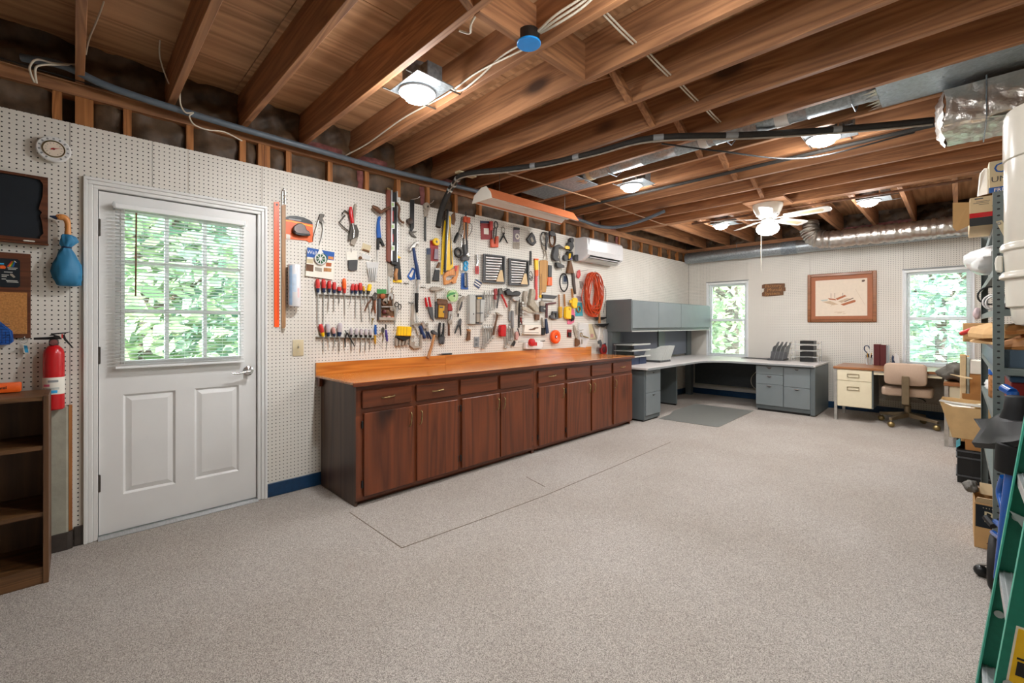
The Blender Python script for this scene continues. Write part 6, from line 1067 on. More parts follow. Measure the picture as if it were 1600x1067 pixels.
tool('k', 'jig_board', 'tan wooden template board with a slot', 'board', [P('board', 'tan_wood', [(478, 592), (560, 590), (580, 610), (575, 860), (550, 1040), (500, 1035), (490, 1075), (468, 1075), (468, 620)], .004, .016, .002), P('slot', 'tobacco', rect(488, 780, 498, 1010), .0161, .0168), P('yellow_strip', 'yellow', [(466, 1076), (490, 1076), (488, 1110), (466, 1110)], .004, .016)])
tool('k', 'orange_knife', 'grey holder with orange handled blades', 'knife', [P('holder', 'charcoal', [(580, 660), (628, 665), (626, 825), (580, 822)], .006, .024, .002), P('orange_end', 'orange', [(575, 826), (632, 828), (632, 945), (572, 945)], .006, .026, .003), P('seam', 'grey_pl', rect(600, 830, 606, 944), .0261, .0266)])
tool('m', 'wheel_pulley', 'spoked pulley wheel on the pegboard top', 'pulley', [RG('rim', 'charcoal', (90, 295), 92, 9, .018, .75), T('spoke', 'taupe', [(60, 225), (130, 340)], 5, .016), T('spoke', 'taupe', [(40, 320), (130, 280)], 5, .016), P('bracket', 'taupe', [(48, 350), (105, 350), (112, 440), (90, 465), (60, 430)], .008, .02, .002), T('strap', 'taupe', [(80, 460), (95, 520), (75, 590)], [9, 7, 4], .012), T('strap', 'taupe', [(115, 455), (125, 520), (135, 590)], [9, 7, 4], .012)])
tool('m', 'belt_coil', 'coil of thick dark belts hung beside the pulley wheel', 'belt', [RG('loop', 'dark_knob', (205, 290), 105, 14, .03, .62), RG('loop', 'tobacco', (200, 315), 85, 12, .045, .6), P('clasp', 'charcoal', [(150, 190), (215, 200), (235, 250), (190, 265), (150, 240)], .04, .07, .005), T('tail', 'charcoal', [(120, 200), (118, 320), (120, 450)], 11, .03)])
tool('m', 'bar_clamp', 'large black bar clamp with rounded jaws', 'clamp', [P('frame', 'charcoal', [(215, 405), (270, 375), (330, 415), (330, 430), (262, 425), (255, 560), (280, 600), (230, 610), (190, 570), (185, 520)], .02, .06, .005), T('bar', 'taupe', [(285, 430), (300, 540), (318, 640)], [9, 9, 9], .04), P('lower_jaw', 'black', [(230, 625), (290, 640), (340, 665), (345, 700), (260, 705), (235, 680)], .02, .06, .005), T('screw', 'steel', [(328, 430), (330, 560), (333, 740)], 5, .05)])
tool('m', 'spring_clamp_tower', 'black spring clamp with yellow bands and three spread knobs', 'clamp', [D('top_knob', 'charcoal', (432, 320), 36, .02, .06), P('neck', 'charcoal', [(402, 345), (462, 350), (475, 410), (440, 470), (395, 430)], .02, .06, .005), P('yellow_band', 'yellow', [(368, 400), (405, 388), (442, 405), (440, 440), (385, 435)], .0601, .068, .003), P('body', 'black', [(395, 470), (455, 475), (470, 570), (410, 590), (380, 560)], .02, .06, .005), P('yellow_band', 'yellow', [(432, 500), (460, 495), (455, 560), (430, 575)], .0601, .068, .003), D('side_knob', 'charcoal', (345, 565), 42, .025, .06), D('side_knob', 'charcoal', (500, 565), 46, .025, .06), P('violet_tip', 'purple', [(462, 545), (475, 545), (470, 585), (455, 588)], .061, .066)])
tool('m', 'oil_funnel', 'brown cone shaped funnel below the spring clamp', 'funnel', [P('cone', 'tobacco', [(418, 600), (436, 600), (472, 760), (468, 778), (385, 775), (390, 745)], .008, .05, .006)])
tool('m', 'rubber_loop', 'black rubber hose loop around a grey card', 'hose', [RG('loop', 'black_rubber', (365, 900), 122, 10, .03, .72), P('card', 'grey_pl', [(340, 775), (400, 785), (415, 915), (345, 925)], .003, .007), P('card_body', 'navy', [(360, 810), (400, 815), (402, 890), (362, 890)], .0071, .016, .003)])
tool('m', 'putty_knife', 'putty knife with dark and red grips left of the cord coil', 'putty knife', [P('handle', 'dark_knob', [(470, 770), (500, 768), (512, 900), (525, 1060), (505, 1060), (478, 920)], .006, .024, .004), P('tool_blade', 'steel', [(580, 880), (622, 885), (640, 960), (600, 990)], .006, .012, .001), P('red_grip', 'red_pl', [(545, 740), (575, 725), (585, 800), (560, 850), (535, 830)], .008, .03, .006), T('peg_bar', 'steel', [(590, 745), (700, 722)], 4, [.02, .05])])
tool('l', 'work_gloves', 'pair of old grey work gloves hung together', 'gloves', [P('glove', 'glove', [(240, 100), (290, 110), (295, 180), (280, 270), (330, 350), (345, 420), (300, 430), (240, 360), (205, 330), (225, 230)], .006, .05, .006), P('second_glove', 'taupe', [(150, 130), (200, 140), (205, 200), (170, 210), (185, 260), (195, 300), (150, 310), (140, 240)], .006, .03, .003), P('wooden_stub', 'rust', [(305, 450), (368, 455), (360, 535), (310, 530)], .008, .034, .004), P('lower_fold', 'glove', [(130, 345), (220, 365), (260, 400), (320, 435), (220, 430), (135, 390)], .05, .07, .004)])
tool('j', 'parts_organizer', 'grey plastic organizer with clear compartments', 'organizer', [P('back', 'grey_pl', [(142, 185), (362, 190), (340, 600), (138, 592)], .003, .008), P('side_wall', 'grey_lt', [(135, 182), (182, 186), (180, 592), (132, 588)], .008, .05, .004), P('channel', 'grey_lt', [(185, 190), (235, 192), (232, 592), (184, 590)], .0081, .03, .003), P('channel', 'taupe', [(250, 250), (292, 252), (290, 570), (248, 568)], .0081, .03, .003), P('channel', 'grey_lt', [(305, 250), (362, 252), (345, 570), (300, 568)], .0081, .03, .003), P('black_clip', 'black', rect(250, 190, 335, 212), .0301, .04, .003), P('yellow_label', 'yellow_dk', rect(275, 218, 330, 240), .0301, .036), P('shelf_bar', 'charcoal', rect(190, 440, 225, 458), .0301, .036), P('shelf_bar', 'charcoal', rect(255, 430, 350, 442), .0301, .036), P('foot', 'black', rect(250, 562, 292, 582), .0301, .036)])
def wrenches(cr, base, dx, n, y0, lens, lab, group, w=10, dy=0):
    o = ('first', 'second', 'third', 'fourth', 'fifth', 'sixth', 'last')
    for k in range(n):
        x = base + dx * k; y = y0 + dy * k; L = lens[k]
        tool(cr, 'combination_wrench', lab % o[k], 'wrench', [D('ring_end', 'steel', (x, y), w * 1.9, .016, .024), T('shank', 'steel', [(x, y + 14), (x + 3, y + L * .5), (x + 4, y + L - 12)], [w, w * .8, w], .02), P('open_end', 'steel', [(x - w * 1.6, y + L - 8), (x + w * 1.6, y + L - 8), (x + w * 2.2, y + L + 22), (x + w * .8, y + L + 26), (x + 2, y + L + 8), (x - w * .8, y + L + 26), (x - w * 1.8, y + L + 20)], .015, .025, .001), T('peg_hook', 'steel', [(x, y - 45), (x, y)], 4, [.03, .01])], group)
wrenches('j', 372, 33, 4, 168, (350, 300, 250, 200), '%s steel wrench of the upper row right of the organizer', 'upper row of hanging wrenches')
wrenches('j', 350, 31, 5, 640, (270, 240, 200, 160, 130), '%s steel wrench of the row beside the wall outlet', 'lower row of hanging wrenches', w=11)
wrenches('j', 668, 40, 3, 640, (260, 200, 150), '%s steel wrench right of the red case', 'wrenches by the red case', w=12)
tool('j', 'outlet', 'grey metal wall outlet above the backsplash', 'outlet', [P('cover_plate', 'grey_pl', [(226, 768), (298, 768), (296, 914), (224, 912)], .001, .008, .001), P('socket', 'grey_side', rect(246, 790, 276, 830), .0081, .0095), P('socket', 'grey_side', rect(246, 850, 276, 890), .0081, .0095)])
tool('j', 'box_knife', 'red box cutter with a steel end', 'knife', [P('grip', 'red_dk', [(498, 100), (540, 95), (540, 180), (520, 185), (535, 250), (500, 250)], .008, .026, .004), T('blade', 'steel', [(520, 250), (522, 310), (520, 375)], [12, 11, 7], .016)])
tool('j', 'red_black_pliers', 'pliers with one red and one black grip', 'pliers', [P('jaws', 'dark_steel', [(560, 95), (610, 88), (615, 150), (600, 185), (565, 170)], .012, .03, .003), T('grip', 'charcoal', [(572, 165), (562, 260), (545, 370)], [14, 12, 10], .022), T('grip', 'red_pl', [(605, 175), (650, 260), (688, 355)], [14, 14, 11], .022)])
tool('j', 'rivet_gun', 'black jumble of a rivet tool with chrome lower arm', 'rivet tool', [P('body', 'black', [(635, 130), (690, 95), (700, 120), (740, 150), (790, 130), (835, 140), (850, 165), (830, 200), (740, 200), (650, 190)], .02, .06, .006), P('chrome_arm', 'chrome', [(740, 210), (830, 205), (845, 235), (820, 270), (760, 270), (745, 245)], .02, .05, .005), T('lever', 'black', [(680, 120), (690, 88), (640, 110)], 6, .05), T('leg', 'taupe', [(735, 260), (730, 340), (722, 410)], [18, 16, 14], .02), T('leg', 'taupe', [(835, 250), (825, 360), (830, 460)], [14, 13, 12], .02)])
tool('j', 'tack_hammer', 'small hammer with a brown handle beside the red case', 'hammer', [P('head', 'taupe', [(515, 420), (545, 430), (575, 450), (615, 465), (610, 482), (575, 480), (545, 470), (525, 450)], .02, .045, .004), T('handle', 'rust', [(552, 470), (525, 590), (495, 740)], [14, 15, 17], .032)])
tool('j', 'red_case', 'small red plastic case on the pegboard', 'case', [P('shell', 'red', [(575, 600), (630, 598), (642, 615), (636, 760), (575, 762), (560, 745), (562, 615)], .004, .05, .006), P('latch', 'red_dk', rect(560, 670, 566, 700), .02, .04)])
tool('j', 'socket_bar', 'long steel ratchet bar with a dark grip', 'ratchet', [P('head', 'grey_pl', [(705, 410), (738, 410), (740, 545), (705, 548)], .006, .022, .002), T('bar', 'steel', [(758, 400), (762, 600), (768, 780)], [16, 14, 14], .02), P('foot', 'dark_steel', [(735, 890), (775, 820), (790, 830), (770, 900)], .01, .024, .002)])
tool('l', 'socket_rail', 'rail of chrome sockets in graded sizes', 'socket rail', [P('rail', 'dark_steel', [(85, 210), (105, 215), (100, 640), (80, 640)], .003, .01)] + [D('socket', 'steel', (112 - k * .5, 300 + 42 * k), 20 - k, .0101, .05) for k in range(8)])
tool('l', 'grey_pry', 'grey handled scraper beside the socket rail', 'scraper', [T('grip', 'grey_pl', [(8, 410), (5, 500), (10, 640)], [20, 20, 18], .03), T('shaft', 'taupe', [(12, 640), (20, 760)], [10, 8], .03), P('foot', 'black', [(0, 880), (30, 820), (36, 850), (14, 895)], .01, .03, .002)])
tool('l', 'steel_snips', 'old steel snips below the grey gloves', 'snips', [T('arm', 'red_dk', [(118, 500), (130, 560), (145, 600)], 9, .03), T('arm', 'black', [(78, 650), (95, 710), (108, 750)], [8, 8, 6], .02), P('blade', 'pink_clear', [(35, 700), (70, 690), (85, 740), (65, 812), (40, 800)], .01, .03, .003)])
tool('l', 'paper_pad', 'flat white box with a small brown bird shape', 'box', [P('box', 'paper', [(148, 598), (375, 600), (370, 735), (135, 730)], .003, .04, .003), P('bird_shape', 'rust', [(230, 662), (280, 655), (310, 635), (362, 632), (362, 645), (330, 650), (310, 668), (250, 672)], .0401, .046), P('lid_edge', 'taupe', [(140, 700), (370, 705), (370, 714), (140, 710)], .0401, .0408)])
tool('l', 'red_chalk_reel', 'red round chalk line reel on a white tray', 'chalk reel', [P('tray', 'white', [(150, 845), (385, 830), (400, 870), (370, 935), (150, 935)], .003, .05, .005), D('reel', 'red', (215, 840), 52, .0501, .085), P('red_label', 'red_pl', [(270, 838), (345, 840), (345, 890), (268, 890)], .0501, .054), T('crank', 'steel', [(92, 836), (165, 828)], 7, .06), T('peg_hook', 'dark_steel', [(395, 828), (460, 822)], 7, [.002, .03])])
tool('l', 'scraper_blade', 'wide black squeegee blade with a pale edge', 'squeegee', [P('blade', 'charcoal', [(410, 180), (620, 198), (578, 238), (415, 232)], .01, .03, .003), P('pale_edge', 'grey_lt', [(415, 234), (578, 240), (572, 270), (415, 262)], .014, .022)])
tool('l', 'small_plane', 'small dark block plane on a hook', 'plane', [P('body', 'charcoal', [(372, 340), (440, 345), (436, 425), (370, 420)], .006, .04, .004), P('upper', 'taupe', [(375, 280), (395, 270), (435, 285), (430, 340), (380, 338)], .006, .03, .004), D('knob', 'grey_lt', (410, 380), 14, .0401, .055)])
tool('l', 'hacksaw_frame', 'hacksaw frame painted dark red', 'saw', [P('frame_top', 'maroon', [(455, 300), (605, 285), (605, 305), (480, 322)], .01, .022, .002), P('frame_side', 'maroon', [(462, 322), (490, 322), (488, 505), (465, 508)], .01, .022, .002)])
tool('l', 'square_clamp', 'grey square corner clamp', 'clamp', [P('top', 'charcoal', rect(545, 412, 620, 440), .006, .03, .003), P('side', 'charcoal', rect(598, 440, 622, 520), .006, .03, .003), P('side', 'charcoal', rect(540, 440, 562, 520), .006, .03, .003), P('bottom', 'charcoal', rect(562, 500, 598, 524), .006, .03, .003), D('knob', 'charcoal', (520, 490), 26, .01, .04)])
tool('l', 'utility_knife', 'knife with a black grip and grey blade above the orange reel', 'knife', [T('blade', 'taupe', [(418, 500), (425, 570), (425, 635)], [10, 13, 12], .02), P('grip', 'black', [(402, 638), (446, 638), (443, 740), (405, 742)], .01, .03, .003)])
tool('l', 'folding_knife', 'tilted dark blue knife handle above the orange reel', 'knife', [P('blue_grip', 'navy', [(448, 522), (474, 512), (502, 712), (464, 728)], .031, .05, .004), P('pivot_band', 'steel', [(447, 514), (473, 504), (474, 511), (448, 521)], .033, .048)])
c = at('l', (578, 765), 0); q = mpp('l', (578, 765))
t = thing('orange_reel', 'round bright orange cord reel above the backsplash', 'reel', (.03, c.y, c.z - 95 * q))
MB().lathe([(.02 * 0 + 28 * q, .040), (50 * q, .052), (78 * q, .056), (92 * q, .046), (95 * q, .03), (90 * q, .010), (60 * q, .003)], (0, c.y, c.z), 'x', 30).build('reel_body', 'orange_neon', t, smooth=60); MB().lathe([(27 * q, .036), (27 * q, .0405), (20 * q, .042)], (0, c.y, c.z), 'x', 20).build('hub', 'red_dk', t, smooth=40); MB().lathe([(9 * q, .0425), (9 * q, .048)], (0, c.y, c.z), 'x', 12).build('bolt', 'chrome', t, smooth=40)
MB().ring((.006, c.y, c.z), 97 * q, .004, 'x', 30, 6).build('packaging_rim', 'film', t)
tool('n', 'stick_brush', 'thin wooden stick brush with yellow grip, left of two', 'brush', [T('stick', 'handle_wood', [(110, 165), (112, 250), (114, 325)], [9, 10, 9], .02), P('grip', 'yellow_dk', [(98, 322), (135, 322), (132, 462), (105, 468), (98, 440)], .008, .034, .004), P('red_mark', 'red_pl', rect(110, 392, 132, 400), .0341, .0346)])
tool('n', 'chalk_line_box', 'bright yellow box tool with a wooden handle', 'chalk line', [T('stick', 'handle_wood', [(178, 160), (182, 250), (186, 318)], [12, 13, 12], .02), P('case', 'yellow', [(170, 330), (195, 318), (232, 322), (240, 345), (236, 480), (180, 478), (166, 455)], .008, .05, .006), D('badge', 'yellow_dk', (205, 352), 16, .0501, .052)])
tool('n', 'chalk_line_box', 'second bright yellow case hung higher with a wooden handle', 'chalk line', [T('stick', 'handle_wood', [(272, 90), (280, 150), (285, 205)], [14, 15, 13], .04), P('case', 'yellow', [(262, 230), (285, 205), (325, 212), (332, 250), (318, 340), (280, 345), (262, 310)], .03, .06, .006), P('tab', 'yellow', [(240, 240), (262, 235), (262, 270), (245, 275)], .036, .05)])
tool('n', 'pink_pack', 'pink carded pack with a black star shaped wheel', 'package', [P('card', 'pink_pl', [(215, 440), (260, 345), (300, 360), (312, 440), (300, 520), (262, 545), (215, 545)], .003, .008), D('wheel', 'black', (265, 465), 38, .0081, .03)] + [T('tooth', 'black', [(265, 465), (265 + 42 * math.cos(a), 465 + 48 * math.sin(a))], [12, 3], .024) for a in (.3, 1.3, 2.4, 3.4, 4.5, 5.5)])
tool('n', 'teal_pack', 'teal carded pack with a brass ring', 'package', [P('card', 'teal', [(328, 262), (400, 270), (415, 440), (318, 442)], .003, .008), RG('brass_ring', 'brass', (362, 355), 36, 10, .016), P('upper_print', 'mauve', [(335, 180), (395, 195), (395, 250), (338, 245)], .003, .009)])
tool('n', 'red_black_pack', 'small red and black carded pack low on the wall', 'package', [P('card', 'red_dk', [(213, 612), (270, 615), (268, 715), (212, 712)], .003, .007), P('contents', 'black', [(222, 650), (262, 652), (260, 708), (224, 706)], .0071, .02, .003)])
tool('n', 'paint_scraper', 'brown bladed tool hanging low beside the clear bags', 'scraper', [P('blade', 'taupe', [(288, 560), (310, 560), (335, 640), (345, 720), (320, 720), (300, 650)], .006, .014, .001), P('grip', 'tobacco', [(312, 722), (360, 745), (368, 800), (330, 832), (308, 825)], .006, .03, .005)])
tool('n', 'clear_parts_bag', 'clear bag of small brass parts', 'package', [P('bag', 'film', [(350, 520), (470, 540), (490, 720), (430, 850), (360, 840), (345, 640)], .003, .03, .005), RG('ring', 'brass', (395, 680), 22, 6, .034), T('part', 'steel', [(350, 628), (420, 616)], 6, .034), T('part', 'brass', [(420, 700), (485, 720)], 9, .034), T('part', 'taupe', [(405, 740), (405, 800)], 8, .034)])
tool('n', 'sandpaper_pack', 'pale tilted package beside the clear parts bag', 'package', [P('card', 'beige', [(490, 545), (535, 540), (595, 715), (560, 735), (500, 735), (480, 640)], .006, .014), P('stripe', 'taupe', [(530, 545), (545, 545), (602, 730), (588, 735)], .0141, .018), P('badge', 'pink_clear', rect(515, 670, 550, 715), .0141, .016)])
# rope coil
c0 = at('n', (530, 30), .05); t = thing('extension_cord_coil', 'large hanging coil of orange extension cord', 'extension cord', (.05, c0.y, at('n', (500, 450), .05).z))
ztop = at('m', (680, 755), .05).z; zbot = at('n', (490, 450), .05).z; yL = at('n', (405, 150), .05).y; yR = at('n', (660, 150), .05).y; yc = (yL + yR) / 2; hw = (yR - yL) / 2
rnd = random.Random(5)
for k in range(22):
    u = rnd.uniform(-1, 1); zb = zbot + abs(rnd.gauss(0, .10)) * (ztop - zbot); w = rnd.uniform(.35, .98); o = rnd.uniform(-.18, .18) * hw; x = .025 + .07 * rnd.random()
    pts = []
    for i in range(15):
        a = 2 * math.pi * i / 15; s = math.sin(a); zz = (ztop + zb) / 2 + math.cos(a) * (ztop - zb) / 2
        pts.append(Vector((x + .02 * math.sin(a * 2 + k), yc + o + s * hw * w * (.75 + .25 * (1 - math.cos(a)) / 2) * (1 if abs(yc + o) else 1) + rnd.uniform(-.008, .008), zz + rnd.uniform(-.006, .006))))
    MB().tube(bez(pts + [pts[0]], 3), .0062, 6).build('cord_loop', 'orange_rope', t, smooth=60)
MB().tube([(.001, yc, ztop - .02), (.09, yc, ztop - .01), (.10, yc, ztop + .02)], .005, 6).build('peg_hook', 'steel', t)
tool('n', 'window_squeegee', 'black crossbar tool with an upright wooden handle', 'squeegee', [T('handle', 'handle_wood', [(628, 290), (626, 420), (628, 535)], [14, 16, 18], .05), P('top_grip', 'black', [(610, 232), (652, 228), (650, 250), (632, 255), (632, 298), (614, 298)], .035, .065, .004), P('cross_bar', 'black', [(545, 455), (700, 452), (698, 468), (655, 488), (590, 490), (560, 470)], .02, .05, .004), P('lower_bar', 'black', [(556, 540), (718, 536), (705, 550), (655, 582), (620, 582), (575, 552)], .02, .07, .004)])
tool('n', 'red_pulley', 'red wheel hung on a clear cord near the hutch', 'pulley', [D('wheel', 'red_dk', (630, 868), 68, .05, .075), D('hub', 'maroon', (630, 868), 36, .0751, .082), P('fork', 'charcoal', [(600, 760), (640, 745), (655, 790), (650, 850), (630, 850), (628, 800), (605, 800)], .083, .095, .003), T('cord', 'film', [(630, 590), (625, 680), (615, 750)], [14, 12, 14], .07)])
tool('n', 'clear_blue_bag', 'clear bag with blue ties beside the red wheel', 'package', [P('bag', 'film', [(665, 600), (715, 610), (722, 930), (690, 940), (672, 800)], .003, .03, .004), P('blue_tie', 'navy', [(675, 800), (705, 785), (710, 840), (682, 835)], .031, .04, .002)])
tool('n', 'hanging_wire', 'thin bare wire arc from the cord coil', 'wire', [T('wire', 'dark_steel', [(655, 10), (700, 80), (712, 180), (690, 330), (682, 400)], 3, .02, 1)])

# ------------------------------------------------------------------ steel shelving along the right wall
SXF, SXB, SY0, SY1 = 3.632, 4.06, 3.25, 4.90
t = thing('steel_shelving', 'grey slotted steel shelving unit on the right', 'shelving', (3.85, 4.1, 0)); shelving = t
def post(x, y, sx, sy, h=1.91):
    p = MB().prism([(x, y, 0), (x + sx * .038, y, 0), (x + sx * .038, y + sy * .002, 0), (x + sx * .002, y + sy * .002, 0), (x + sx * .002, y + sy * .038, 0), (x, y + sy * .038, 0)], (0, 0, 0), (0, 0, h)).build('post', 'shelf_grey', t)
    m = MB()
    for k in range(int(h / .032)):
        z = .03 + .032 * k
        for f in (0, 1):
            pts = [(.019 + .006 * math.cos(a * math.pi / 4), z + .0045 * math.sin(a * math.pi / 4)) for a in range(8)]
            if f == 0: m.prism([(x + sx * u, y - sy * .0006, w) for u, w in pts], (0, 0, 0), (0, sy * .0005, 0))
    s = m.build('slot_row', 'black', p); s['kind'] = 'stuff'
for x, sx in ((SXF, 1), (SXB, -1)):
    for y, sy in ((SY0, 1), (SY1, -1)): post(x, y, sx, sy)
LEV = [.07, .44, .79, 1.035, 1.325, 1.53, 1.755]
for z in LEV[1:]:
    d = Bx('shelf', 'shelf_grey', t, SXF + .003, SXB - .003, SY0 + .003, SY1 - .003, z - .004, z)
    Bx('shelf_lip', 'shelf_grey', d, SXF + .0025, SXF + .005, SY0 + .003, SY1 - .003, z - .034, z - .0045); Bx('shelf_lip', 'shelf_grey', d, SXF + .006, SXB - .006, SY0 + .0025, SY0 + .005, z - .034, z - .0045)
MB().prism([(SXF + .01, SY0 - .004, 1.76), (SXF + .03, SY0 - .004, 1.765), (SXF + .10, SY0 - .004, 1.56), (SXF + .08, SY0 - .004, 1.555)], (0, 0, 0), (0, .0025, 0)).build('diagonal_brace', 'beige', t)
MB().lathe([(.007, -.009), (.005, -.012), (.007, -.0045)], (SXF + .02, SY0, 1.75), 'y', 10).build('bolt', 'steel', t)
# cartons on the top shelf
t = thing('opened_carton', 'opened tan carton with red and black stripes on the top shelf', 'box', (3.66, 3.5, 1.756))
Bx('body', 'cardboard_lt', t, 3.552, 3.83, 3.30, 3.72, 1.757, 1.905, bevel=.003)
Bx('red_band', 'red', t, 3.5515, 3.8305, 3.2990, 3.2998, 1.80, 1.824); Bx('black_band', 'black', t, 3.5515, 3.8305, 3.2990, 3.2998, 1.758, 1.7995)
MB().prism([(3.5515, 3.30, 1.765), (3.5515, 3.30, 1.885), (3.49, 3.29, 1.892), (3.49, 3.29, 1.762), (3.505, 3.29, 1.74)], (0, 0, 0), (0, .003, 0)).build('flap', 'cardboard', t)
MB().grid(lambda u, v: Vector((3.56 + .27 * u, 3.31 + .4 * v, 1.906 + .018 * math.sin(u * 3.1) * (1 - .4 * v))), 8, 4).build('top_flap', 'cardboard', t, smooth=60)
for k, (a, b, z) in enumerate(((3.57, 3.60, 1.893), (3.575, 3.625, 1.880), (3.565, 3.62, 1.873), (3.585, 3.62, 1.864), (3.63, 3.645, 1.85))): Bx('print_line', 'charcoal', t, a, b, 3.2992, 3.2998, z, z + (.006 if k == 0 else .0022))
t = thing('printed_carton', 'cream carton with blue print standing on the opened carton', 'box', (3.72, 3.62, 1.93))
Bx('body', 'beige', t, 3.626, 3.86, 3.50, 3.72, 1.932, 2.125, bevel=.003); Bx('blue_panel', 'blue', t, 3.6265, 3.8605, 3.4990, 3.4998, 1.935, 1.985)
lettering('print', 'OL', .075, (3.642, 3.4984, 2.082), (1, 0, 0), (0, 0, 1), 'blue', t, .0004, 'LEFT'); lettering('print', 'UNDE', .042, (3.634, 3.4984, 2.025), (1, 0, 0), (0, 0, 1), 'charcoal', t, .0004, 'LEFT'); lettering('print', 'FRESH', .026, (3.644, 3.4984, 1.968), (1, 0, 0), (0, 0, 1), 'white', t, .0004, 'LEFT')
MB().prism([(3.60, 3.52, 1.932), (3.625, 3.50, 1.932), (3.625, 3.52, 2.10), (3.612, 3.53, 2.105), (3.594, 3.53, 2.08), (3.585, 3.53, 1.96)], (0, 0, 0), (0, .12, 0)).build('paper_sleeve', 'paper', t, bevel=.004)
def blob(name, label, cat, c, r, mat, seed=1, amp=.18, flat=0, n=22, m=14):
    rnd = random.Random(seed); ph = [rnd.uniform(0, 6) for _ in range(6)]; q = MB(); vs = []
    for i in range(m + 1):
        th = math.pi * i / m
        for j in range(n):
            a = 2 * math.pi * j / n; f = 1 + amp * (math.sin(3 * a + ph[0] + 2 * th) + math.sin(5 * a - 3 * th + ph[1]) * .7 + math.sin(4 * th + ph[2] + a) * .7 + math.sin(9 * a + 7 * th + ph[3]) * .35 + math.sin(11 * th - 6 * a + ph[4]) * .35) / 2; s = max(math.sin(th), .03)
            z = -math.cos(th) * r[2] * (1 + .4 * (f - 1)); z = max(z, -r[2] * (1 - flat))
            vs.append((c[0] + r[0] * s * math.cos(a) * f, c[1] + r[1] * s * math.sin(a) * f, c[2] + z))
    q.add(vs, [(i * n + j, i * n + (j + 1) % n, (i + 1) * n + (j + 1) % n, (i + 1) * n + j) for i in range(m) for j in range(n)] + [tuple(range(n)), tuple(range(m * n, (m + 1) * n))])
    return tag(q.build(name, mat, None, smooth=60), label, cat)
blob('plastic_bag', 'crumpled white plastic bag on the upper shelf', 'bag', (3.655, 3.88, 1.63), (.11, .28, .085), 'bag_white', 3, .22, .1)
blob('pink_sachet', 'small pinkish plastic sachet hanging at the far shelf post', 'bag', (3.612, 4.925, 1.335), (.022, .03, .045), 'bag_pink', 5, .2)
t = thing('tan_tin', 'tan box on the shelf behind the near post', 'box', (3.76, 3.5, 1.326)); Bx('tin_body', 'beige', t, 3.70, 3.86, 3.40, 3.70, 1.3265, 1.455, bevel=.005); Bx('lid', 'brass', t, 3.697, 3.863, 3.397, 3.703, 1.4551, 1.475, bevel=.004)
t = thing('cord_tangle', 'tangle of black and white cords on the shelf', 'cord', (3.66, 4.0, 1.326)); MB().ring((3.652, 4.05, 1.43), .055, .005, 'y', 20, 6, 1, 1).build('black_loop', 'black', t); MB().ring((3.662, 3.95, 1.385), .045, .005, 'y', 20, 6).build('white_loop', 'white', t); MB().ring((3.668, 3.90, 1.38), .040, .005, 'y', 20, 6).build('white_loop', 'white', t); Bx('plug', 'red_pl', t, 3.665, 3.685, 3.80, 3.84, 1.327, 1.38, bevel=.004)
for k in range(3):
    t = thing('small_jar', ('small black', 'small maroon', 'small steel grey')[k] + ' jar on the shelf behind the near post', 'jar', (3.69 + .045 * k, 3.31, 1.326), 'small jars on the shelf')
    MB().lathe([(.018, 1.3265), (.019, 1.35), (.014, 1.362)], (3.69 + .045 * k, 3.31, 0), n=14).build('jar_body', ('black', 'maroon', 'steel')[k], t, smooth=40); MB().lathe([(.0145, 1.3625), (.0145, 1.375)], (3.69 + .045 * k, 3.31, 0), n=14).build('lid', 'charcoal', t, smooth=40)
# paper and leather bags on the middle shelf
t = thing('metal_bin', 'long blue grey metal bin on the middle shelf', 'bin', (3.84, 4.0, 1.036))
for nm, a in (('bin_front', (3.636, 3.641, 3.30, 4.85)), ('bin_back', (4.02, 4.025, 3.30, 4.85))): Bx(nm, 'bin_blue', t, a[0], a[1], a[2], a[3], 1.0365, 1.118)
for y in (3.295, 4.85): Bx('bin_end', 'bin_blue', t, 3.636, 4.025, y, y + .005, 1.0365, 1.118)
Bx('bin_lid', 'bin_blue', t, 3.634, 4.027, 3.293, 4.857, 1.1185, 1.124)
def sheetbag(name, label, pts, mat, th=.03, seed=1, cat='bag'):
    rnd = random.Random(seed); m = MB(); n = len(pts); c = sum((Vector(p) for p in pts), Vector()) / n
    vs = []
    for f, dz in ((1, 0), (1.02, .3), (.92, .8), (.5, 1.1), (.12, 1.0)):
        for p in pts: q = c + (Vector(p) - c) * f; vs.append((q.x, q.y, q.z + th * dz * (1 + rnd.uniform(-.25, .35)) + (rnd.uniform(-.004, .004) if dz else 0)))
    m.add(vs, [(i * n + j, i * n + (j + 1) % n, (i + 1) * n + (j + 1) % n, (i + 1) * n + j) for i in range(4) for j in range(n)] + [tuple(range(n)), tuple(range(4 * n, 5 * n))])
    return tag(m.build(name, mat), label, cat)
Z = 1.125
sheetbag('paper_bag', 'flattened tan paper bag lowest on the blue grey bin', [(3.57, 4.5, Z), (3.63, 4.2, Z), (3.68, 3.8, Z), (3.95, 3.8, Z), (3.95, 4.4, Z), (3.7, 4.7, Z)], 'paper_bag', .03, 2)
sheetbag('brown_pouch', 'shiny brown leather pouch right of the shelf post', [(3.66, 3.32, Z), (3.76, 3.30, Z), (3.95, 3.31, Z), (3.98, 3.75, Z), (3.72, 3.76, Z)], 'leather_tan', .06, 3, 'pouch')
sheetbag('folded_sack', 'pale brown folded sack on top of the flattened bag', [(3.56, 4.45, Z + .04), (3.62, 4.05, Z + .04), (3.70, 3.82, Z + .045), (3.90, 3.82, Z + .045), (3.92, 4.3, Z + .04), (3.66, 4.6, Z + .04)], 'cardboard', .07, 4)
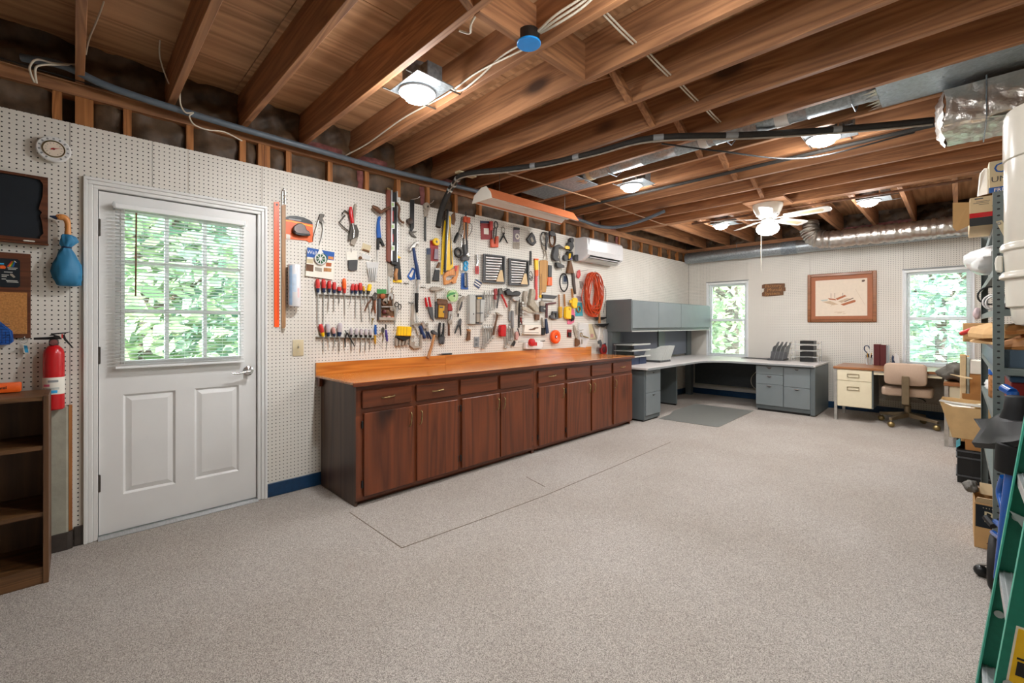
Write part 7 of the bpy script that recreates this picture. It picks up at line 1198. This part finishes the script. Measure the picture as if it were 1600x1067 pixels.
sheetbag('leather_roll', 'dark tan leather roll leaning on the brown pouch', [(3.68, 3.36, Z + .075), (3.80, 3.33, Z + .08), (3.95, 3.36, Z + .085), (3.95, 3.68, Z + .085), (3.74, 3.70, Z + .075)], 'leather_tan', .05, 6, 'pouch')
t = thing('red_tube', 'small red tube sticking out of the folded sack', 'tube', (3.54, 4.5, 1.2)); MB().tube([(3.53, 4.62, 1.185), (3.60, 4.55, 1.225)], .017, 10).build('tube', 'red_pl', t, smooth=50); MB().tube([(3.524, 4.626, 1.181), (3.53, 4.62, 1.185)], .014, 10).build('tube_end', 'red_dk', t)
tag(Bx('small_carton', 'cardboard', None, 3.535, 3.70, 4.66, 4.83, 1.1245, 1.26, bevel=.003), 'small tan carton overhanging the shelf in front of the window', 'box')
t = thing('nut_jar', 'clear jar of peanuts with a blue lid on the lower shelf', 'jar', (3.70, 4.1, .79)); MB().lathe([(.05, .791), (.056, .80), (.056, .92), (.05, .935)], (3.70, 4.10, 0), n=20).build('jar_body', 'nuts', t, smooth=40); MB().lathe([(.054, .9355), (.056, .937), (.056, .968), (.05, .972)], (3.70, 4.10, 0), n=20).build('lid', 'blue', t, smooth=40)
blob('white_sack', 'folded white plastic sack beside the jar', 'bag', (3.72, 4.5, .835), (.08, .16, .043), 'bag_white', 8, .2, .1)
t = thing('red_box', 'large red box with a blue lid on the lower shelf', 'box', (3.83, 3.55, .791)); Bx('body', 'red_dk', t, 3.70, 3.99, 3.40, 3.82, .791, .955, bevel=.004); Bx('lid', 'blue_lid', t, 3.695, 3.995, 3.395, 3.825, .9555, .985, bevel=.006)
t = thing('cardboard_poster', 'upright white and red card leaning between the lower shelves', 'card', (3.66, 3.75, .445)); MB().prism([(3.648, 3.72, .445), (3.69, 3.72, .445), (3.69, 3.72, .74), (3.648, 3.72, .74)], (0, 0, 0), (0, .004, 0)).build('card', 'paper', t)
MB().prism([(3.655, 3.7195, .66), (3.685, 3.7195, .66), (3.685, 3.7195, .72), (3.655, 3.7195, .72)], (0, 0, 0), (0, -.0006, 0)).build('red_print', 'red_pl', t)
# stacked cartons beyond the shelving
t = thing('floor_carton', 'plain tan carton on the floor behind the black crate', 'box', (3.72, 5.75, 0)); Bx('carton_body', 'cardboard', t, 3.53, 3.95, 5.52, 6.05, .001, .46, bevel=.003); Bx('tape', 'beige', t, 3.73, 3.76, 5.519, 6.051, .15, .4605)
t = thing('open_box', 'small open carton of loose parts under the upright cartons', 'box', (3.65, 5.7, .462))
Bx('box_front', 'cardboard_dk', t, 3.535, 3.90, 5.53, 5.534, .462, .56); Bx('box_left', 'cardboard', t, 3.535, 3.539, 5.535, 5.70, .462, .585); Bx('box_floor', 'cardboard', t, 3.54, 3.90, 5.535, 5.72, .462, .466); Bx('box_back', 'cardboard_dk', t, 3.535, 3.90, 5.70, 5.704, .462, .63)
for k in range(5): MB().prism([(3.56 + .06 * k, 5.60, .467), (3.60 + .06 * k, 5.60, .467), (3.585 + .06 * k, 5.60, .56 + .015 * (k % 2))], (0, 0, 0), (0, .04, 0)).build('loose_part', ('rust', 'paper', 'charcoal')[k % 3], t)
for k, (x0, x1, z0, z1, y, mt, lb) in enumerate(((3.522, 3.560, .462, .965, 5.72, 'cardboard_lt', 'tall narrow pale carton at the left of the stack'), (3.562, 3.582, .462, .955, 5.74, 'carton_teal', 'thin white and teal carton standing in the stack'), (3.584, 3.90, .462, .80, 5.72, 'cardboard_dk', 'brown carton at the right of the upright stack'))):
    b = thing('upright_carton', lb, 'box', ((x0 + x1) / 2, y + .12, z0), 'upright cartons'); Bx('carton_body', mt, b, x0, x1, y, y + .26, z0, z1, bevel=.002); Bx('top_flap', 'cardboard', b, x0, x1, y + .02, y + .24, z1 + .0005, z1 + .004)
t = thing('white_carton', 'white carton on top of the brown one in the stack', 'box', (3.74, 5.85, .806)); Bx('carton_body', 'paper', t, 3.586, 3.89, 5.73, 5.97, .806, .925, bevel=.003); Bx('tape', 'beige', t, 3.7, 3.76, 5.729, 5.971, .83, .9255)
MB().prism([(3.46, 5.60, .80), (3.55, 5.62, .77), (3.60, 5.66, .765), (3.60, 5.68, .77), (3.55, 5.66, .782)], (0, 0, 0), (0, 0, .005)).build('loose_strip', 'cardboard_lt', bpy.data.objects['upright_carton'])
blob('grey_cover', 'crumpled grey cloth cover on the desk return', 'cloth', (3.50, 6.62, .745), (.13, .22, .10), 'grey_bag', 11, .3, .12)
# paper sack, small carton and crates
t = thing('storage_crate', 'black plastic stacking crate on the floor beside the shelving', 'crate', (3.66, 5.15, 0))
def crate(z0, z1, dx=0):
    b = MB()
    for a, c, d, e in ((3.505, 3.513, 4.98, 5.33), (3.81, 3.818, 4.98, 5.33), (3.513, 3.81, 4.98, 4.988), (3.513, 3.81, 5.322, 5.33)): b.box(a, c, d, e, z0, z1)
    b.box(3.513, 3.81, 4.988, 5.322, z0, z0 + .008); b.build('crate_wall', 'black', t)
    for z in (z1 - .02, z1 - .07, z0 + .05):
        for a in ((3.498, 3.5049, 4.975, 5.335), (3.499, 3.824, 4.972, 4.9795)): Bx('rib', 'charcoal', t, a[0], a[1], a[2], a[3], z, z + .012)
    for k in range(5): Bx('upright_rib', 'black', t, 3.52 + .065 * k, 3.53 + .065 * k, 4.974, 4.9795, z0 + .02, z1 - .025)
crate(.001, .265)
MB().prism([(3.499, 5.0, .267), (3.52, 4.99, .29), (3.52, 5.30, .29), (3.499, 5.31, .267)], (0, 0, 0), (.003, 0, .002)).build('teal_handle', 'teal', t)
t = thing('carton_in_crate', 'small brown carton sitting in the black crate', 'box', (3.68, 5.15, .02)); Bx('carton_body', 'cardboard_dk', t, 3.55, 3.80, 5.0, 5.31, .0105, .345, bevel=.003); Bx('tape', 'beige', t, 3.66, 3.69, 4.9995, 5.311, .28, .3455)
t = thing('paper_sack', 'large open tan paper sack above the black crate', 'bag', (3.6, 5.15, .346))
y0, y1 = 5.0, 5.30; zb, zt = .3465, .63
MB().add([(3.478, y0, zb), (3.80, y0, zb), (3.80, y1, zb), (3.478, y1, zb), (3.405, y0 - .02, zt), (3.80, y0 - .01, zt - .03), (3.80, y1 + .01, zt - .02), (3.415, y1 + .02, zt), (3.48, y0 - .012, zt - .035)], [(0, 1, 5, 8), (0, 8, 4), (1, 2, 6, 5), (2, 3, 7, 6), (3, 0, 4, 7), (0, 3, 2, 1)]).build('sack', 'paper_bag', t)
MB().prism([(3.40, y0 - .024, zt + .002), (3.48, y0 - .016, zt - .02), (3.80, y0 - .014, zt - .03), (3.80, y0 - .014, zt - .005), (3.48, y0 - .016, zt + .004), (3.41, y0 - .024, zt + .016)], (0, 0, 0), (0, -.004, 0)).build('white_rim', 'paper', t)
MB().grid(lambda u, v: Vector((3.43 + .36 * u, 5.0 + .29 * v, .585 + .02 * math.sin(u * 14) * math.sin(v * 9))), 12, 8).build('crumpled_filling', 'paper', t, smooth=60); Bx('yellow_piece', 'yellow', t, 3.58, 3.66, 5.0, 5.06, .6, .622)
# printed carton under the shelving
t = thing('black_printed_carton', 'open carton with black label and cream lettering under the shelving', 'box', (3.70, 3.78, 0))
for nm, a in (('front', (3.574, 3.84, 3.60, 3.604)), ('back', (3.574, 3.84, 3.94, 3.944)), ('left', (3.574, 3.578, 3.604, 3.94)), ('right', (3.836, 3.84, 3.604, 3.94))): Bx('carton_' + nm, 'cardboard', t, a[0], a[1], a[2], a[3], .001, .25)
Bx('carton_floor', 'cardboard', t, 3.578, 3.836, 3.604, 3.94, .001, .005)
Bx('black_label', 'chalk', t, 3.579, 3.84, 3.5985, 3.5998, .118, .243); lettering('print', 'R•S', .085, (3.607, 3.5978, .178), (1, 0, 0), (0, 0, 1), 'beige', t, .0004, 'LEFT'); lettering('print', '• • • •', .018, (3.606, 3.5978, .228), (1, 0, 0), (0, 0, 1), 'beige', t, .0003, 'LEFT')
MB().prism([(3.62, 3.5998, .03), (3.66, 3.5998, .10), (3.64, 3.5998, .05), (3.70, 3.5998, .06)], (0, 0, 0), (0, -.0008, 0)).build('leaf_print', 'tobacco', t)
MB().prism([(3.576, 3.60, .251), (3.66, 3.60, .251), (3.655, 3.57, .29), (3.585, 3.57, .29)], (0, 0, 0), (0, .003, .001)).build('flap', 'cardboard_lt', t); MB().prism([(3.60, 3.80, .251), (3.75, 3.80, .251), (3.75, 3.83, .31), (3.60, 3.83, .31)], (0, 0, 0), (0, .003, 0)).build('flap', 'cardboard_lt', t)
blob('grey_plastic', 'grey plastic bag tucked at the corner of the printed carton', 'bag', (3.565, 3.80, .285), (.032, .06, .034), 'grey_bag', 21, .25)

# ------------------------------------------------------------------ central vacuum canister on the wall
vx, vy = 3.80, 2.62
t = thing('vacuum_canister', 'tall cream central vacuum canister hung at upper right', 'vacuum', (vx, vy, 1.25))
MB().lathe([(.02, 2.095), (.13, 2.09), (.158, 2.075), (.164, 2.06), (.164, 2.04)], (vx, vy, 0), n=40).build('lid', 'vac', t, smooth=40)
MB().lathe([(.160, 1.885), (.166, 1.89), (.166, 2.0395)], (vx, vy, 0), n=40).build('motor_housing', 'vac', t, smooth=40)
MB().lathe([(.160, 1.565), (.163, 1.57), (.163, 1.884)], (vx, vy, 0), n=40).build('upper_body', 'vac', t, smooth=40)
MB().lathe([(.165, 1.535), (.174, 1.54), (.174, 1.555), (.168, 1.5645)], (vx, vy, 0), n=40).build('seam_ring', 'vac', t, smooth=40)
MB().lathe([(.158, 1.455), (.160, 1.46), (.164, 1.5345)], (vx, vy, 0), n=40).build('dirt_bin_neck', 'vac', t, smooth=40)
MB().lathe([(.160, 1.425), (.176, 1.43), (.176, 1.44), (.166, 1.4545)], (vx, vy, 0), n=40).build('bin_rim', 'vac', t, smooth=40)
MB().lathe([(.150, 1.315), (.158, 1.32), (.160, 1.4245)], (vx, vy, 0), n=40).build('dirt_bin', 'vac', t, smooth=40)
MB().lathe([(.11, 1.245), (.132, 1.25), (.142, 1.27), (.146, 1.3145)], (vx, vy, 0), n=40).build('bin_base', 'vac', t, smooth=40)
MB().prism([(vx - .185, vy + .01, 1.50), (vx - .182, vy + .01, 1.465), (vx - .164, vy + .01, 1.46), (vx - .164, vy + .01, 1.525), (vx - .182, vy + .01, 1.525)], (0, 0, 0), (0, .05, 0)).build('latch', 'offwhite', t, bevel=.004)
Bx('wall_bracket', 'grey_pl', t, vx + .15, XR - .001, vy - .06, vy + .06, 1.7, 1.9)

# ------------------------------------------------------------------ green step ladder
t = thing('step_ladder', 'green fibreglass step ladder with aluminium treads at the right edge', 'ladder', (3.6, 1.82, 0))
fxz = lambda z: 3.532 + .118 * z
H = 1.72
for yy, inn in ((2.0, -1), (1.625, 1)):
    w = .085
    r = MB().prism([(fxz(0) , yy, 0), (fxz(H), yy, H), (fxz(H) + w, yy, H), (fxz(0) + w, yy, 0)], (0, -.002, 0), (0, .002, 0)).build('front_rail', 'ladder_green', t)
    for d in (0, w): MB().prism([(fxz(0) + d, yy, 0), (fxz(H) + d, yy, H), (fxz(H) + d + .004, yy, H), (fxz(0) + d + .004, yy, 0)], (0, .0021 if inn > 0 else -.024, 0), (0, .024 if inn > 0 else -.0021, 0)).build('rail_flange', 'ladder_edge', r)
    q = MB().prism([(3.86, yy, 0), (fxz(H) + .10, yy, H - .02), (fxz(H) + .14, yy, H - .02), (3.90, yy, 0)], (0, -.002, 0), (0, .002, 0)).build('rear_rail', 'ladder_green', t)
    for z in (.2, .505, .81, 1.115, 1.42):
        MB().lathe([(.011, 0), (.011, .003), (.004, .0045)], (fxz(z) + .042, yy - .0022 - (.0045 if inn < 0 else .0045), z + .17), 'y', 12).build('rivet', 'alu', r)
for z in (.2, .505, .81, 1.115, 1.42):
    x = fxz(z); tr = Bx('tread', 'alu', t, x + .006, x + .088, 1.628, 1.997, z - .003, z)
    Bx('tread_lip', 'alu', tr, x + .0055, x + .0085, 1.628, 1.997, z - .035, z - .0032)
    for k in range(5): Bx('tread_rib', 'alu', tr, x + .014 + .015 * k, x + .018 + .015 * k, 1.629, 1.996, z + .0001, z + .0025)
MB().prism([(fxz(.72), 1.99, .70), (fxz(.72) + .05, 1.99, .68), (fxz(.72) + .10, 1.99, .60), (fxz(.72) + .09, 1.99, .58), (fxz(.72) + .03, 1.99, .65)], (0, -.03, 0), (0, -.026, 0)).build('spreader', 'alu', t)
Bx('top_cap', 'ladder_edge', t, fxz(H) - .01, fxz(H) + .16, 1.60, 2.02, H, H + .03, bevel=.006)
def lab(mat, u0, u1, z0, z1, d): return MB().prism([(fxz(z0) + u0, 1.6229 - d, z0), (fxz(z0) + u1, 1.6229 - d, z0), (fxz(z1) + u1, 1.6229 - d, z1), (fxz(z1) + u0, 1.6229 - d, z1)], (0, 0, 0), (0, -.0006, 0))
lb = lab('paper', .016, .078, .24, .52, 0).build('warning_label', 'paper', t); lab('yellow', .020, .075, .245, .515, .0007).build('label_field', 'yellow', lb)
for a, b, c, d in ((.026, .070, .44, .445), (.028, .05, .40, .435), (.03, .068, .36, .364), (.03, .062, .345, .349), (.03, .068, .33, .334), (.03, .06, .315, .319)): lab('black', a, b, c, d, .0014).build('label_print', 'black', lb)

# ------------------------------------------------------------------ blue wheeled frame with a black hood
t = thing('wheeled_frame', 'blue tubular wheeled frame with black tyres behind the ladder', 'hand truck', (3.68, 2.95, 0))
def V(px, py, y): return W(px, py, y=y)
MB().tube([V(1581, 735, 2.75), V(1574, 800, 2.78), V(1563, 905, 2.85)], [.020, .022, .022], 10).build('main_tube', 'jack_blue', t, smooth=50)
MB().tube(bez([V(1568, 745, 2.9), V(1562, 768, 2.95), V(1567, 790, 2.9), V(1571, 815, 2.82)], 5), .013, 8).build('brace_tube', 'jack_blue', t, smooth=50)
MB().tube([V(1572, 830, 2.8), V(1556, 815, 3.05)], .012, 8).build('axle_arm', 'jack_blue', t); MB().tube([V(1570, 846, 2.8), V(1552, 832, 3.05)], .012, 8).build('axle_arm', 'jack_blue', t)
MB().tube([V(1582, 612, 3.02), V(1592, 660, 3.0), V(1590, 735, 2.8)], .020, 10).build('handle_tube', 'jack_blue', t, smooth=50); MB().tube([V(1569, 606, 3.06), V(1582, 613, 3.02)], [.021, .020], 10).build('handle_tube', 'jack_blue', t, smooth=50)
MB().tube([V(1541, 808, 3.1), V(1553, 822, 3.06)], .016, 8).build('pedal', 'black', t); Bx('latch_block', 'beige', t, 3.655, 3.70, 2.93, 2.97, .52, .56, bevel=.004)
def wheel(c, r, w, tilt):
    M = Matrix.Translation(c) @ Matrix.Rotation(R(tilt), 4, 'Z'); wh = MB().ring((0, 0, 0), r - w / 2, w / 2, 'x', 28, 10).xf(M).build('tyre', 'black_rubber', t, smooth=60)
    MB().lathe([(.02, -.02), (r - w, -.012), (r - w, .012), (.02, .02)], (0, 0, 0), 'x', 20).xf(M).build('rim', 'grey_pl', wh, smooth=30)
wheel((3.632, 3.09, .13), .13, .038, -6); wheel((3.70, 2.74, .095), .095, .05, -4)
MB().ball((3.59, 3.20, .028), .028, 12, 8).build('caster', 'black', t, smooth=60); MB().tube([(3.59, 3.20, .06), (3.64, 3.08, .12)], .008, 6).build('caster_fork', 'steel', t)
c = V(1579, 716, 2.78); MB().lathe([(.085, c.z - .055), (.088, c.z - .05), (.082, c.z + .06), (.05, c.z + .064)], (c.x + .04, c.y, 0), n=28).build('motor_cover', 'hood_black', t, smooth=40)
t = thing('black_hood', 'black fabric hood draped over the blue frame', 'cover', (3.68, 2.95, .7))
hc = V(1588, 640, 2.95)
MB().lathe([(.062, hc.z - .04), (.050, hc.z), (.046, hc.z + .055), (.040, hc.z + .06)], (hc.x + .01, hc.y, 0), n=20).build('collar', 'hood_black', t, smooth=50)
rim = [V(1518, 691, 3.0), V(1545, 693, 2.85), V(1580, 690, 2.70), V(1610, 684, 2.65), V(1640, 676, 2.8), V(1625, 660, 3.05), V(1590, 655, 3.2), V(1556, 654, 3.25), V(1521, 654, 3.2), V(1532, 670, 3.1)]
top = [Vector((hc.x + .01 + .062 * math.cos(a), hc.y + .062 * math.sin(a), hc.z - .04)) for a in [math.pi + .62 * k for k in range(10)]]
n = len(rim); vs = []
for f, s in ((0, 0), (.30, .02), (.62, -.008), (.9, -.01), (1, 0)):
    for a, b in zip(top, rim): q = a * (1 - f) + b * f; q.z += s; vs.append(q)
vs += [b + Vector((.012 * (1 if b.x < hc.x else -1), 0, -.022)) for b in rim]
MB().add(vs, [(i * n + j, i * n + (j + 1) % n, (i + 1) * n + (j + 1) % n, (i + 1) * n + j) for i in range(5) for j in range(n)]).build('skirt', 'hood_black', t, smooth=40)
